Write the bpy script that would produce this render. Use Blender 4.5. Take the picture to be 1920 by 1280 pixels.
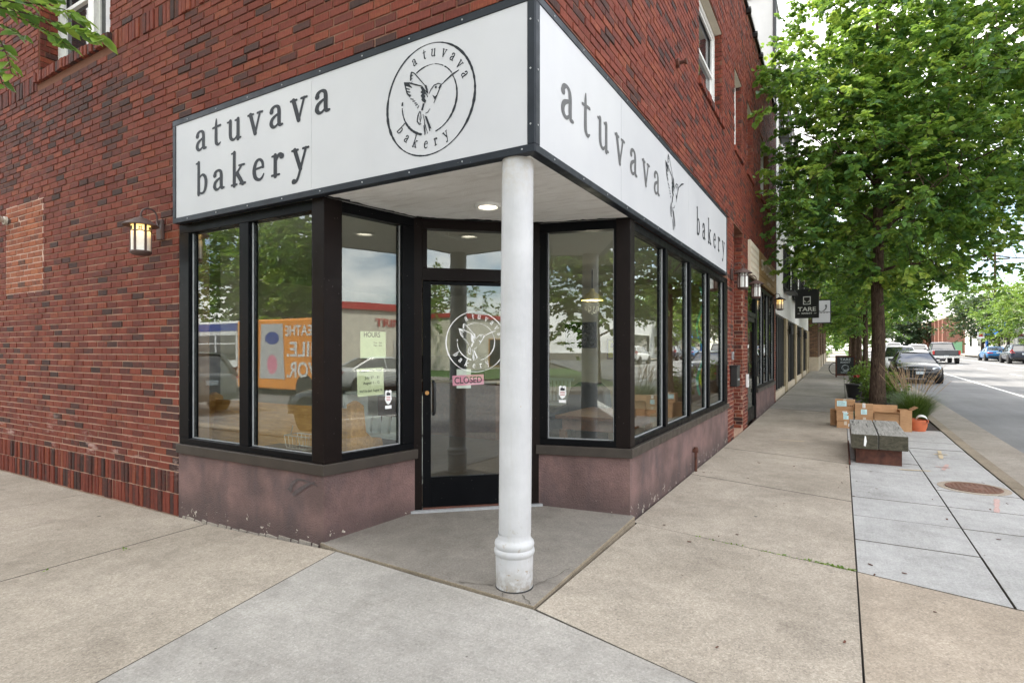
import bpy, bmesh, math, random
import numpy as np
from mathutils import Vector, Matrix, Quaternion
R = math.radians
rnd = random.Random(7)
for o in list(bpy.data.objects):
    bpy.data.objects.remove(o)
scene = bpy.context.scene
COL = scene.collection

# ------------------------------------------------------------------ camera, world, sun, exposure
cam_d = bpy.data.cameras.new('camera')
cam_d.sensor_width = 36.0
cam_d.lens = 19.82
cam_d.shift_y = 0.0083
cam_d.clip_start = 0.05
cam_d.clip_end = 2000
cam = bpy.data.objects.new('camera', cam_d)
cam.location = (0, 0, 1.48)
cam.rotation_euler = (R(90), 0, R(30.3137))
COL.objects.link(cam)
scene.camera = cam

world = bpy.data.worlds.new('World')
scene.world = world
world.use_nodes = True
wt = world.node_tree
wt.nodes.clear()
def wn(t, **k):
    n = wt.nodes.new(t)
    for a, b in k.items():
        setattr(n, a, b)
    return n
SUN_DIR = Vector((-0.50, 0.42, 0.80)).normalized()
sky = wn('ShaderNodeTexSky', sky_type='NISHITA', sun_disc=False)
sky.sun_elevation = math.asin(SUN_DIR.z)
sky.sun_rotation = math.atan2(SUN_DIR.x, SUN_DIR.y)
tc = wn('ShaderNodeTexCoord')
mp = wn('ShaderNodeMapping')
mp.inputs['Scale'].default_value = (1.0, 1.0, 2.6)
mp.inputs['Location'].default_value = (0.35, 0.1, 0.2)
nz = wn('ShaderNodeTexNoise')
nz.inputs['Scale'].default_value = 2.3
nz.inputs['Detail'].default_value = 8
nz.inputs['Roughness'].default_value = 0.58
rp = wn('ShaderNodeValToRGB')
rp.color_ramp.elements[0].position = 0.40
rp.color_ramp.elements[0].color = (0, 0, 0, 1)
rp.color_ramp.elements[1].position = 0.56
rp.color_ramp.elements[1].color = (1, 1, 1, 1)
cl = wn('ShaderNodeMix', data_type='RGBA')
cl.inputs[7].default_value = (11.2, 10.95, 10.6, 1)
bg = wn('ShaderNodeBackground')
bg.inputs['Strength'].default_value = 0.14
wo = wn('ShaderNodeOutputWorld')
L = wt.links.new
L(tc.outputs['Generated'], mp.inputs['Vector'])
L(mp.outputs[0], nz.inputs['Vector'])
L(nz.outputs[0], rp.inputs[0])
L(rp.outputs[0], cl.inputs[0])
L(sky.outputs[0], cl.inputs[6])
L(cl.outputs[2], bg.inputs[0])
L(bg.outputs[0], wo.inputs[0])

sun_d = bpy.data.lights.new('sun', 'SUN')
sun_d.energy = 3.6
sun_d.angle = R(4)
sun_d.color = (1.0, 0.93, 0.82)
sun = bpy.data.objects.new('sun', sun_d)
sun.rotation_euler = (-SUN_DIR).to_track_quat('-Z', 'Y').to_euler()
sun.location = (20, -10, 40)
COL.objects.link(sun)

scene.view_settings.view_transform = 'Standard'
scene.view_settings.look = 'None'
scene.view_settings.gamma = 1.0
scene.view_settings.exposure = 1.42
scene.cycles.max_bounces = 8
scene.cycles.transparent_max_bounces = 16
scene.cycles.use_denoising = True

# ------------------------------------------------------------------ material helper
class Mat:
    def __init__(s, name):
        s.m = bpy.data.materials.new(name)
        s.m.use_nodes = True
        s.t = s.m.node_tree
        s.t.nodes.clear()
        s.out = s.t.nodes.new('ShaderNodeOutputMaterial')
        s.co = s.t.nodes.new('ShaderNodeTexCoord').outputs['Object']
    def n(s, t, ins=(), **k):
        nd = s.t.nodes.new(t)
        for a, b in k.items():
            setattr(nd, a, b)
        for a, b in (ins.items() if isinstance(ins, dict) else ins):
            s.set(nd.inputs[a], b)
        return nd
    def set(s, inp, v):
        if isinstance(v, bpy.types.NodeSocket):
            s.t.links.new(v, inp)
        else:
            if isinstance(v, tuple) and len(v) == 3 and inp.type == 'RGBA':
                v = v + (1,)
            inp.default_value = v
    def scale(s, v, vec=None):
        return s.n('ShaderNodeMapping', {'Vector': vec or s.co, 'Scale': v}).outputs[0]
    def noise(s, sc, det=4, rough=.55, vec=None, dist=0):
        return s.n('ShaderNodeTexNoise', {'Vector': vec or s.co, 'Scale': sc, 'Detail': det, 'Roughness': rough, 'Distortion': dist}).outputs[0]
    def voro(s, sc, vec=None, feature='F1', out=0):
        return s.n('ShaderNodeTexVoronoi', {'Vector': vec or s.co, 'Scale': sc}, feature=feature).outputs[out]
    def ramp(s, f, stops, interp='LINEAR'):
        nd = s.n('ShaderNodeValToRGB', {'Fac': f})
        cr = nd.color_ramp
        cr.interpolation = interp
        while len(cr.elements) < len(stops):
            cr.elements.new(0.5)
        for e, (p, c) in zip(cr.elements, stops):
            e.position = p
            if not isinstance(c, tuple):
                c = (c, c, c)
            e.color = c + (1,)
        return nd.outputs[0]
    def mix(s, f, a, b, mode='MIX'):
        nd = s.n('ShaderNodeMix', data_type='RGBA', blend_type=mode)
        s.set(nd.inputs[0], f)
        s.set(nd.inputs[6], a)
        s.set(nd.inputs[7], b)
        return nd.outputs[2]
    def math(s, op, a, b=0.0):
        return s.n('ShaderNodeMath', [(0, a), (1, b)], operation=op).outputs[0]
    def attr(s, name):
        return s.n('ShaderNodeAttribute', attribute_name=name).outputs['Fac']
    def sep(s, i):
        return s.n('ShaderNodeSeparateXYZ', {0: s.co}).outputs[i]
    def bump(s, h, st=.5, dist=.01, nrm=None):
        d = {'Height': h, 'Strength': st, 'Distance': dist}
        if nrm is not None:
            d['Normal'] = nrm
        return s.n('ShaderNodeBump', d).outputs[0]
    def pbr(s, col, rough=.6, metal=0., bump=None, spec=.5, emit=None, es=1.):
        d = {'Base Color': col, 'Roughness': rough, 'Metallic': metal, 'Specular IOR Level': spec}
        if bump is not None:
            d['Normal'] = bump
        if emit is not None:
            d['Emission Color'] = emit
            d['Emission Strength'] = es
        p = s.n('ShaderNodeBsdfPrincipled', d)
        s.t.links.new(p.outputs[0], s.out.inputs[0])
        return s.m
    def surf(s, sh):
        s.t.links.new(sh, s.out.inputs[0])
        return s.m

def plain(name, col, rough=.5, metal=0., var=.12, spec=.5, nscale=30, bump=0.):
    m = Mat(name)
    f = m.noise(nscale, 4)
    d = tuple(c * (1 - var) for c in col)
    e = tuple(min(1, c * (1 + var)) for c in col)
    c = m.ramp(f, [(.3, d), (.7, e)])
    b = m.bump(f, bump, .003) if bump else None
    return m.pbr(c, rough, metal, b, spec)

MT = {}
def mk_brick(name, stops, mortar_bleed):
    m = Mat(name)
    t = m.attr('tone')
    inner = m.noise(1, 4, .6, vec=m.scale((16, 16, 24)))
    t = m.math('ADD', t, m.math('MULTIPLY', m.math('SUBTRACT', inner, .5), .55))
    base = m.ramp(t, stops)
    grain = m.noise(1, 5, .72, vec=m.scale((64, 64, 9)))          # vertical wire-cut scratches
    fine = m.noise(140, 3)
    base = m.mix(.62, base, m.ramp(grain, [(.28, .22), (.72, 1.25)]), 'MULTIPLY')
    base = m.mix(m.ramp(fine, [(.62, 0.), (.8, .28)]), base, (.012, .01, .01))
    blot = m.noise(3.1, 5, .6)
    base = m.mix(m.ramp(blot, [(.5, 0.), (.75, .5)]), base, m.mix(.6, base, (.03, .02, .018)))
    eff = m.noise(5.5, 6, .7)
    base = m.mix(m.ramp(eff, [(.64, 0.), (.80, mortar_bleed)]), base, (.42, .30, .26))
    zz = m.sep(2)
    lowz = m.ramp(m.math('MULTIPLY', zz, .5), [(.10, 0.), (.17, 1.), (.27, .8), (.42, 0.)])
    salt = m.noise(1, 6, .7, vec=m.scale((2.2, 2.2, 9)))
    base = m.mix(m.math('MULTIPLY', lowz, m.ramp(salt, [(.56, 0.), (.66, .75)])), base, (.50, .36, .32))
    h = m.math('ADD', m.math('MULTIPLY', grain, .8), m.math('MULTIPLY', fine, .5))
    return m.pbr(base, .82, 0, m.bump(h, .8, .006), .25)
BR = [(0, (.058, .033, .029)), (.16, (.092, .037, .030)), (.30, (.148, .040, .029)), (.52, (.192, .045, .029)),
      (.78, (.225, .054, .032)), (.93, (.265, .076, .038)), (1, (.16, .042, .030))]
MT['brick'] = mk_brick('red_wirecut_brick', BR, .30)
MT['brick_orange'] = mk_brick('orange_infill_brick', [(0, (.10, .055, .04)), (.2, (.27, .080, .040)), (.7, (.37, .115, .052)), (1, (.42, .15, .07))], .4)
def mk_mortar():
    m = Mat('mortar')
    f = m.noise(2.2, 5)
    z = m.sep(2)
    lowlight = m.ramp(m.math('ADD', m.math('MULTIPLY', z, -.16), m.math('ADD', f, .38)), [(.25, (.21, .10, .068)), (.75, (.50, .335, .25))])
    g = m.noise(160, 3)
    return m.pbr(m.mix(.4, lowlight, m.ramp(g, [(.3, .5), (.7, 1.)]), 'MULTIPLY'), .95, 0, m.bump(g, .6, .004), .1)
MT['mortar'] = mk_mortar()

def mk_concrete(name, dark, light, agg, stain, spots=True, brush=None):
    m = Mat(name)
    big = m.noise(.75, 6, .62)
    mid = m.noise(7, 5, .6)
    spk = m.noise(260, 2, .7)
    v = m.voro(105, out=1)
    grit = m.noise(75, 3, .75)
    base = m.mix(m.ramp(big, [(.3, 0.), (.7, 1.)]), dark, light)
    base = m.mix(.5, base, m.ramp(mid, [(.3, .72), (.7, 1.1)]), 'MULTIPLY')
    base = m.mix(agg, base, m.ramp(v, [(0., (.30, .25, .20)), (.35, (.62, .56, .48)), (.7, (.85, .80, .72)), (1., (1.25, 1.2, 1.12))]), 'MULTIPLY')
    base = m.mix(agg * .7, base, m.ramp(spk, [(.35, .45), (.62, 1.2)]), 'MULTIPLY')
    base = m.mix(.30, base, m.ramp(grit, [(.30, .62), (.5, 1.), (.70, 1.22)]), 'MULTIPLY')
    st = m.noise(1.9, 7, .72, dist=.6)
    base = m.mix(m.ramp(st, [(.52, 0.), (.72, stain)]), base, m.mix(.75, base, (.10, .085, .07)))
    if brush:
        b2 = m.noise(1, 4, .6, vec=m.scale(brush))
        base = m.mix(.35, base, m.ramp(b2, [(.3, .78), (.7, 1.08)]), 'MULTIPLY')
    if spots:
        wide = m.noise(.32, 5, .6, dist=.4)
        base = m.mix(.45, base, m.ramp(wide, [(.32, .84), (.66, 1.08)]), 'MULTIPLY')
        sd3 = m.voro(2.6)
        base = m.mix(m.ramp(m.math('ADD', sd3, m.math('MULTIPLY', m.noise(40, 3), .02)), [(.024, .8), (.032, 0.)]), base, (.10, .09, .08))
        sd = m.voro(1.35)
        ed = m.math('ADD', sd, m.math('MULTIPLY', m.noise(24, 3), .02))
        base = m.mix(m.ramp(ed, [(.030, .85), (.036, 0.)]), base, (.055, .05, .045))
        sd2 = m.voro(5.2)
        base = m.mix(m.ramp(sd2, [(.035, .55), (.05, 0.)]), base, (.09, .08, .07))
    h = m.math('ADD', spk, m.math('MULTIPLY', mid, .6))
    return m.pbr(base, .88, 0, m.bump(h, .35, .004), .25)
MT['con_tan'] = mk_concrete('tan_aggregate_concrete', (.365, .328, .28), (.515, .47, .41), .55, .42)
MT['con_gray'] = mk_concrete('brushed_grey_concrete', (.325, .313, .295), (.45, .437, .413), .36, .36, brush=(2, 60, 60))
MT['con_pale'] = mk_concrete('pale_blue_grey_concrete', (.375, .378, .375), (.50, .505, .505), .30, .36, brush=(60, 3, 60))
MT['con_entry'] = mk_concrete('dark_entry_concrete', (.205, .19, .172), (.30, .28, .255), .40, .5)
MT['con_orange'] = mk_concrete('warm_tan_concrete', (.355, .305, .248), (.47, .412, .345), .5, .34)
MT['con_curb'] = mk_concrete('curb_concrete', (.30, .272, .24), (.40, .37, .33), .45, .5, spots=False)
MT['con_kerb'] = mk_concrete('dirty_kerb_concrete', (.22, .185, .14), (.36, .31, .24), .5, .7, spots=False)
MT['con_far'] = mk_concrete('walk_concrete', (.32, .30, .268), (.425, .405, .37), .4, .5)
MT['joint'] = plain('joint_dirt', (.085, .074, .06), .95, var=.4, nscale=60)

def mk_asphalt():
    m = Mat('asphalt')
    big = m.noise(.35, 6, .6)
    st = m.noise(1, 5, .6, vec=m.scale((1.6, .12, 1)))
    spk = m.noise(120, 3, .7)
    c = m.mix(m.ramp(big, [(.3, 0.), (.7, 1.)]), (.13, .13, .132), (.215, .215, .217))
    c = m.mix(.5, c, m.ramp(st, [(.3, .7), (.7, 1.2)]), 'MULTIPLY')
    c = m.mix(.6, c, m.ramp(spk, [(.3, .5), (.7, 1.35)]), 'MULTIPLY')
    cr = m.voro(.55, vec=m.mix(.12, m.co, m.n('ShaderNodeTexNoise', {'Vector': m.co, 'Scale': 1.5}).outputs[1]), feature='DISTANCE_TO_EDGE')
    c = m.mix(m.ramp(cr, [(.001, .35), (.004, 0.)]), c, (.08, .078, .075))
    return m.pbr(c, .82, 0, m.bump(spk, .5, .006), .3)
MT['asphalt'] = mk_asphalt()
def mk_paint_line():
    m = Mat('worn_road_paint')
    f = m.noise(14, 6, .7)
    return m.pbr(m.mix(m.ramp(f, [(.52, 0.), (.62, .75)]), (.78, .77, .74), (.22, .21, .2)), .7, 0, None, .3)
MT['line'] = mk_paint_line()

def mk_stucco():
    m = Mat('purple_brown_stucco')
    f = m.noise(75, 5, .65, dist=.4)
    g = m.noise(2.4, 6, .62)
    st = m.noise(1, 5, .6, vec=m.scale((4.2, 4.2, 1.5)))
    c = m.mix(m.ramp(g, [(.36, 0.), (.64, 1.)]), (.132, .084, .078), (.250, .152, .140))
    c = m.mix(m.ramp(st, [(.50, 0.), (.68, .75)]), c, (.105, .078, .08))
    c = m.mix(.35, c, m.ramp(f, [(.3, .55), (.7, 1.25)]), 'MULTIPLY')
    z = m.sep(2)
    low = m.ramp(z, [(.0, 1.), (.22, 0.)])
    # chipped paint along the foot of the wall
    n1 = m.noise(8, 6, .62)
    n2 = m.noise(55, 3, .6)
    chip = m.math('ADD', m.math('MULTIPLY', n1, .75), m.math('ADD', m.math('MULTIPLY', n2, .35), m.math('MULTIPLY', low, .20)))
    c = m.mix(m.ramp(low, [(.3, 0.), (1., .55)]), c, (.07, .052, .05))
    c = m.mix(m.ramp(chip, [(.850, 0.), (.860, 1.)]), c, (.62, .56, .48))
    fl = m.voro(16)
    c = m.mix(m.ramp(m.math('ADD', fl, m.math('MULTIPLY', m.noise(2.6), .28)), [(.135, 1.), (.15, 0.)]), c, (.60, .55, .50))
    return m.pbr(c, .7, 0, m.bump(f, 1., .02), .35)
MT['stucco'] = mk_stucco()

def mk_white_panel():
    m = Mat('white_sign_panel')
    f = m.noise(1.2, 4)
    g = m.noise(1, 4, .6, vec=m.scale((7, 7, .8)))
    c = m.mix(m.ramp(f, [(.3, 0.), (.7, 1.)]), (.49, .495, .515), (.545, .55, .565))
    c = m.mix(m.ramp(g, [(.6, 0.), (.85, .22)]), c, (.55, .54, .52))
    return m.pbr(c, .38, 0, m.bump(m.noise(3), .06, .02), .45)
MT['panel'] = mk_white_panel()
MT['letter'] = plain('slate_vinyl', (.018, .021, .027), .5, spec=.25)
MT['letter_grey'] = plain('faded_grey_vinyl', (.105, .105, .108), .5, spec=.3)
MT['white_vinyl'] = plain('white_vinyl', (.85, .85, .84), .5, var=.04)
def mk_metal(name, c, rough, spec=.5, scr=True):
    m = Mat(name)
    f = m.noise(5, 5)
    cc = m.mix(m.ramp(f, [(.3, 0.), (.7, 1.)]), tuple(x * .8 for x in c), tuple(x * 1.2 for x in c))
    if scr:
        s1 = m.voro(21)
        cc = m.mix(m.ramp(s1, [(.030, .6), (.040, 0.)]), cc, (.45, .42, .38))
    return m.pbr(cc, m.ramp(m.noise(9), [(.3, rough * .8), (.7, min(1, rough * 1.25))]), 0, None, spec)
MT['sign_frame'] = mk_metal('slate_sign_frame', (.020, .024, .031), .42, .2)
MT['bronze'] = mk_metal('dark_bronze_aluminium', (.008, .005, .0045), .36, .11)
MT['black_frame'] = mk_metal('black_aluminium', (.003, .0034, .0044), .36, .08)
MT['sill'] = mk_metal('bronze_sill', (.040, .032, .026), .42, .35)
MT['gasket'] = plain('silver_gasket', (.32, .33, .34), .35)
def mk_column():
    m = Mat('white_painted_column')
    f = m.noise(4, 5)
    z = m.sep(2)
    r1 = m.noise(22, 5, .65)
    c = m.mix(m.ramp(f, [(.35, 0.), (.7, 1.)]), (.43, .435, .445), (.52, .525, .535))
    top = m.ramp(m.math('MULTIPLY', z, .37), [(.90, 0.), (1.0, .5)])
    c = m.mix(m.math('MULTIPLY', top, m.ramp(r1, [(.4, .1), (.6, 1.)])), c, (.42, .36, .27))
    low = m.ramp(z, [(.0, 1.), (.16, 0.)])
    drip = m.noise(1, 5, .65, vec=m.scale((26, 26, 2.2)))
    c = m.mix(m.ramp(drip, [(.55, 0.), (.75, .30)]), c, (.40, .38, .33))
    c = m.mix(m.math('MULTIPLY', low, m.ramp(r1, [(.36, 0.), (.56, .9)])), c, (.24, .21, .17))
    ch = m.noise(30, 4, .6)
    c = m.mix(m.math('MULTIPLY', m.ramp(z, [(.05, 1.), (.5, .0)]), m.ramp(ch, [(.63, 0.), (.65, .9)])), c, (.30, .24, .17))
    rs = m.voro(7)
    c = m.mix(m.ramp(m.math('ADD', rs, m.math('MULTIPLY', m.noise(60), .03)), [(.035, .8), (.045, 0.)]), c, (.36, .22, .12))
    return m.pbr(c, .5, 0, m.bump(m.noise(1, 5, .6, vec=m.scale((30, 30, 9))), .35, .008), .4)
MT['column'] = mk_column()
def mk_soffit():
    m = Mat('textured_soffit_paint')
    f = m.noise(120, 4, .7)
    g = m.noise(1.4, 6, .65)
    s = m.noise(1, 4, .6, vec=m.scale((3, 14, 3)))
    c = m.mix(m.ramp(g, [(.35, 0.), (.65, 1.)]), (.76, .745, .71), (.90, .895, .87))
    c = m.mix(m.ramp(s, [(.50, 0.), (.72, .5)]), c, (.52, .495, .455))
    c = m.mix(.3, c, m.ramp(f, [(.3, .75), (.6, 1.1)]), 'MULTIPLY')
    return m.pbr(c, .9, 0, m.bump(f, .8, .012), .2)
MT['soffit'] = mk_soffit()

def mk_glass(name, tint, f0):
    m = Mat(name)
    fac = m.n('ShaderNodeLayerWeight', {'Blend': .5}).outputs['Facing']
    fr = m.math('MULTIPLY_ADD', m.math('POWER', fac, 5.0), 1 - f0)
    fr.node.inputs[2].default_value = f0
    tr = m.n('ShaderNodeBsdfTransparent', {'Color': tint})
    wob = m.bump(m.noise(1.1, 2), .05, .01)
    gl = m.n('ShaderNodeBsdfGlossy', {'Color': (.95, .97, .96), 'Roughness': .0, 'Normal': wob})
    mx = m.n('ShaderNodeMixShader', [(0, fr), (1, tr.outputs[0]), (2, gl.outputs[0])])
    return m.surf(mx.outputs[0])
MT['glass'] = mk_glass('window_glass', (.93, .96, .93), .09)
MT['car_glass'] = plain('car_glass', (.012, .014, .015), .04, var=.05, spec=1.0)
for _n in MT['car_glass'].node_tree.nodes:
    if _n.type == 'BSDF_PRINCIPLED': _n.inputs['IOR'].default_value = 1.75
MT['dark_glass'] = plain('dark_window_glass', (.02, .023, .026), .05, var=.1, spec=.8)

def mk_leaf(name, stops, tr):
    m = Mat(name)
    t = m.attr('tone')
    c = m.ramp(t, stops)
    p = m.n('ShaderNodeBsdfPrincipled', {'Base Color': c, 'Roughness': .42, 'Specular IOR Level': .45})
    tl = m.n('ShaderNodeBsdfTranslucent', {'Color': m.mix(.5, c, (.30, .42, .05), 'MIX')})
    mx = m.n('ShaderNodeMixShader', [(0, tr), (1, p.outputs[0]), (2, tl.outputs[0])])
    return m.surf(mx.outputs[0])
MT['leaf'] = mk_leaf('elm_leaf', [(0, (.034, .098, .034)), (.35, (.075, .195, .048)), (.62, (.155, .30, .055)), (.85, (.28, .41, .065)), (1, (.38, .48, .085))], .48)
MT['leaf_light'] = mk_leaf('light_leaf', [(0, (.05, .12, .022)), (.5, (.12, .23, .04)), (1, (.26, .36, .06))], .38)
MT['leaf_dark'] = mk_leaf('dark_leaf', [(0, (.015, .038, .022)), (.5, (.028, .062, .030)), (1, (.06, .11, .045))], .25)
MT['blade'] = mk_leaf('grass_blade', [(0, (.03, .07, .02)), (.5, (.06, .12, .03)), (1, (.13, .17, .05))], .3)
MT['plume'] = plain('dry_plume', (.36, .25, .15), .9, var=.3)
def mk_bark():
    m = Mat('furrowed_bark')
    f = m.noise(1, 6, .65, vec=m.scale((38, 38, 7)), dist=.8)
    g = m.noise(6, 4)
    c = m.ramp(f, [(.3, (.022, .015, .011)), (.52, (.095, .064, .046)), (.76, (.19, .138, .102))])
    c = m.mix(.4, c, m.ramp(g, [(.3, .6), (.7, 1.2)]), 'MULTIPLY')
    return m.pbr(c, .95, 0, m.bump(f, 1., .03), .15)
MT['bark'] = mk_bark()
MT['lantern'] = mk_metal('rust_brown_lantern', (.085, .052, .045), .55, scr=False)
def mk_lantern_glass(name, lit):
    m = Mat(name)
    g = m.noise(14, 5)
    z = m.sep(2)
    c = m.mix(m.ramp(g, [(.3, 0.), (.7, 1.)]), (.60, .62, .58), (.76, .77, .73))
    p = m.n('ShaderNodeBsdfPrincipled', {'Base Color': c, 'Roughness': .3})
    if lit:
        e = m.ramp(m.math('MULTIPLY', z, 1 / .27), [(.0, (.02, .015, .01)), (.5, (.18, .11, .04)), (.8, (1., .62, .18)), (1., (1., .60, .15))])
        m.set(p.inputs['Emission Color'], e)
        p.inputs['Emission Strength'].default_value = .75
    return m.surf(p.outputs[0])
MT['lantern_glass'] = mk_lantern_glass('frosted_lantern_glass', False)
MT['lantern_glass_lit'] = mk_lantern_glass('lit_lantern_glass', True)
def mk_emit(name, c, s):
    m = Mat(name)
    return m.surf(m.n('ShaderNodeEmission', {'Color': c, 'Strength': s}).outputs[0])
MT['downlight'] = mk_emit('downlight_lens', (1, .9, .72), 2.2)
def mk_wood(name, a, b, grain=(3, 40, 40), rough=.7, cracks=False):
    m = Mat(name)
    f = m.noise(1, 6, .65, vec=m.scale(grain), dist=.7)
    g = m.noise(5, 5)
    c = m.mix(m.ramp(f, [(.3, 0.), (.7, 1.)]), a, b)
    c = m.mix(.35, c, m.ramp(g, [(.3, .6), (.7, 1.2)]), 'MULTIPLY')
    if cracks:
        k = m.noise(1, 6, .6, vec=m.scale((grain[0] * .7, grain[1] * .7, grain[2] * .7)), dist=1.2)
        c = m.mix(m.ramp(k, [(.36, .9), (.41, 0.)]), c, (.02, .017, .014))
    return m.pbr(c, rough, 0, m.bump(f, .6, .008), .3)
MT['timber'] = mk_wood('weathered_timber', (.15, .145, .13), (.36, .35, .32), (45, 2.2, 45), .9, True)
MT['timber_end'] = mk_wood('weathered_end_grain', (.036, .034, .023), (.11, .10, .072), (18, 8, 30), .9)
MT['rust'] = mk_wood('rusty_steel', (.055, .026, .020), (.15, .060, .040), (8, 8, 8), .8)
MT['pew'] = mk_wood('oak_pew_wood', (.36, .17, .05), (.62, .33, .11), (4, 30, 30), .4)
MT['table_wood'] = mk_wood('reddish_table_wood', (.12, .045, .022), (.24, .10, .05), (20, 4, 20), .4)
MT['floor_wood'] = mk_wood('wood_floor', (.07, .045, .028), (.13, .085, .055), (30, 2, 30), .5)
MT['cardboard'] = mk_wood('cardboard', (.36, .20, .10), (.46, .275, .145), (6, 6, 60), .85)
MT['sign_wood'] = mk_wood('yellow_brown_sign_wood', (.18, .105, .035), (.34, .215, .085), (30, 3, 40), .7)
MT['paper'] = plain('paper', (.74, .74, .72), .8, var=.05)
MT['paper_green'] = plain('pale_green_paper', (.60, .66, .44), .8, var=.05)
MT['paper_yellow'] = plain('pale_yellow_paper', (.68, .68, .47), .8, var=.05)
MT['paper_pink'] = plain('pink_paper', (.85, .33, .48), .8, var=.05)
MT['paper_blue'] = plain('pale_blue_label', (.50, .72, .74), .7, var=.08)
MT['ink'] = plain('black_ink', (.02, .02, .025), .7)
MT['brown_ink'] = plain('brown_print', (.12, .06, .03), .8)
MT['terracotta'] = plain('orange_terracotta', (.50, .125, .05), .6, var=.15, nscale=8)
MT['white_paint'] = plain('white_window_paint', (.72, .72, .70), .45, var=.06)
MT['pale_mortar'] = plain('pale_pink_mortar', (.46, .31, .245), .95, var=.2, nscale=12)
MT['scuff'] = plain('black_scuff', (.075, .058, .058), .7, var=.3, nscale=40)
MT['cream'] = plain('cream_plaster', (.58, .53, .43), .85, var=.08, nscale=4)
MT['ceiling'] = plain('ceiling_paint', (.58, .56, .50), .9, var=.06)
MT['white_stucco'] = plain('white_render', (.66, .655, .63), .85, var=.06, nscale=3, bump=.2)
MT['grey_render'] = plain('pale_grey_render', (.56, .57, .57), .85, var=.05, nscale=3)
MT['beige_pier'] = plain('beige_block', (.36, .29, .185), .85, var=.15, nscale=6)
MT['black_metal'] = plain('black_metal', (.013, .013, .014), .45)
MT['chrome'] = plain('chrome', (.62, .63, .65), .15, 1., var=.05)
MT['rubber'] = plain('tyre_rubber', (.018, .018, .018), .85)
MT['rim'] = plain('alloy_rim', (.42, .43, .44), .3, .8)
MT['tail'] = plain('red_tail_lens', (.45, .02, .02), .2)
MT['lens'] = plain('clear_headlamp', (.55, .58, .60), .12, .3)
MT['plate'] = plain('number_plate', (.55, .62, .68), .5, var=.15, nscale=60)
MT['leather'] = plain('black_leather', (.022, .024, .030), .35, var=.3, nscale=20)
MT['manhole'] = mk_wood('rusty_iron_cover', (.12, .060, .040), (.20, .105, .072), (25, 25, 25), .7)
MT['mulch'] = plain('dark_mulch', (.045, .03, .022), .95, var=.6, nscale=50, bump=.8)
MT['slate_board'] = plain('chalkboard', (.022, .028, .030), .7, var=.3, nscale=10)
MT['chalk'] = plain('chalk', (.50, .56, .58), .9, var=.2)
MT['red_plastic'] = plain('red_paint', (.45, .02, .03), .5)
MT['spray_red'] = plain('red_survey_paint', (.44, .30, .27), .8, var=.2, nscale=60)
MT['spray_yellow'] = plain('yellow_survey_paint', (.46, .37, .24), .8, var=.2, nscale=60)
MT['lawn'] = plain('lawn', (.07, .13, .03), .95, var=.5, nscale=15, bump=.6)
MT['earth'] = plain('bare_ground', (.10, .085, .065), .95, var=.3, nscale=2)
def mk_far_brick(name, a, b, mort, sc):
    m = Mat(name)
    g = m.n('ShaderNodeNewGeometry').outputs['Normal']
    x, y, z = m.sep(0), m.sep(1), m.sep(2)
    v = m.n('ShaderNodeCombineXYZ', {0: m.math('ADD', x, y), 1: z}).outputs[0]
    bt = m.n('ShaderNodeTexBrick', {'Vector': v, 'Color1': a, 'Color2': b, 'Mortar': mort, 'Scale': sc, 'Mortar Size': .02, 'Brick Width': .5, 'Row Height': .165})
    bt.offset = .5
    c = m.mix(.4, bt.outputs[0], m.ramp(m.noise(1.2), [(.3, .7), (.7, 1.2)]), 'MULTIPLY')
    return m.pbr(c, .9, 0, m.bump(bt.outputs[1], -.3, .01), .2)
MT['brick_brown'] = mk_far_brick('brown_brick', (.26, .155, .09), (.12, .075, .055), (.07, .052, .042), 2.4)
MT['brick_red_far'] = mk_far_brick('far_red_brick', (.30, .115, .075), (.24, .09, .06), (.30, .22, .18), 2.4)
MT['limestone'] = plain('pale_limestone', (.55, .47, .36), .85, var=.1, nscale=5)
MT['siding'] = plain('pale_siding', (.52, .51, .42), .7, var=.06)
MT['roof'] = plain('asphalt_shingle', (.07, .065, .06), .9, var=.3, nscale=20)
MT['blue_awning'] = plain('blue_awning', (.02, .16, .62), .6)
MT['bus_orange'] = plain('orange_bus_wrap', (.85, .30, .02), .35, var=.05)
MT['bus_blue'] = plain('blue_bus_stripe', (.015, .05, .30), .35)
MT['bus_white'] = plain('white_bus_paint', (.75, .76, .78), .3, var=.04)
MT['pink'] = plain('pink_print', (.75, .25, .38), .5)
MT['green_wall'] = plain('green_hoarding', (.03, .12, .05), .8)
MT['red_trim'] = plain('red_trim', (.50, .045, .05), .6)
MT['warm_white'] = plain('warm_white_wall', (.72, .68, .60), .8, var=.06, nscale=4)
MT['grey_fix'] = plain('beige_floodlight_plastic', (.52, .49, .42), .5)
MT['green_fabric'] = plain('teal_fabric', (.02, .25, .16), .7)
MT['yellow_fabric'] = plain('yellow_green_fabric', (.50, .52, .03), .7)
MT['orange_fabric'] = plain('orange_fabric', (.60, .18, .03), .7)
MT['yellow_shade'] = plain('pale_yellow_shade', (.75, .60, .22), .5)
MT['wire'] = plain('galvanised_wire', (.42, .42, .40), .3, .8)
def paint(name, c, rough=.22):
    m = Mat(name)
    p = m.n('ShaderNodeBsdfPrincipled', {'Base Color': m.ramp(m.noise(6), [(.3, tuple(x * .92 for x in c)), (.7, c)]), 'Roughness': rough, 'Coat Weight': .22, 'Coat Roughness': .08})
    return m.surf(p.outputs[0])
for k, c in dict(black=(.010, .011, .014), white=(.72, .73, .74), silver=(.50, .52, .54), blue=(.01, .13, .32), navy=(.022, .030, .050), charcoal=(.055, .060, .068), grey=(.18, .19, .20)).items():
    MT['paint_' + k] = paint(k + '_car_paint', c)

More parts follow.
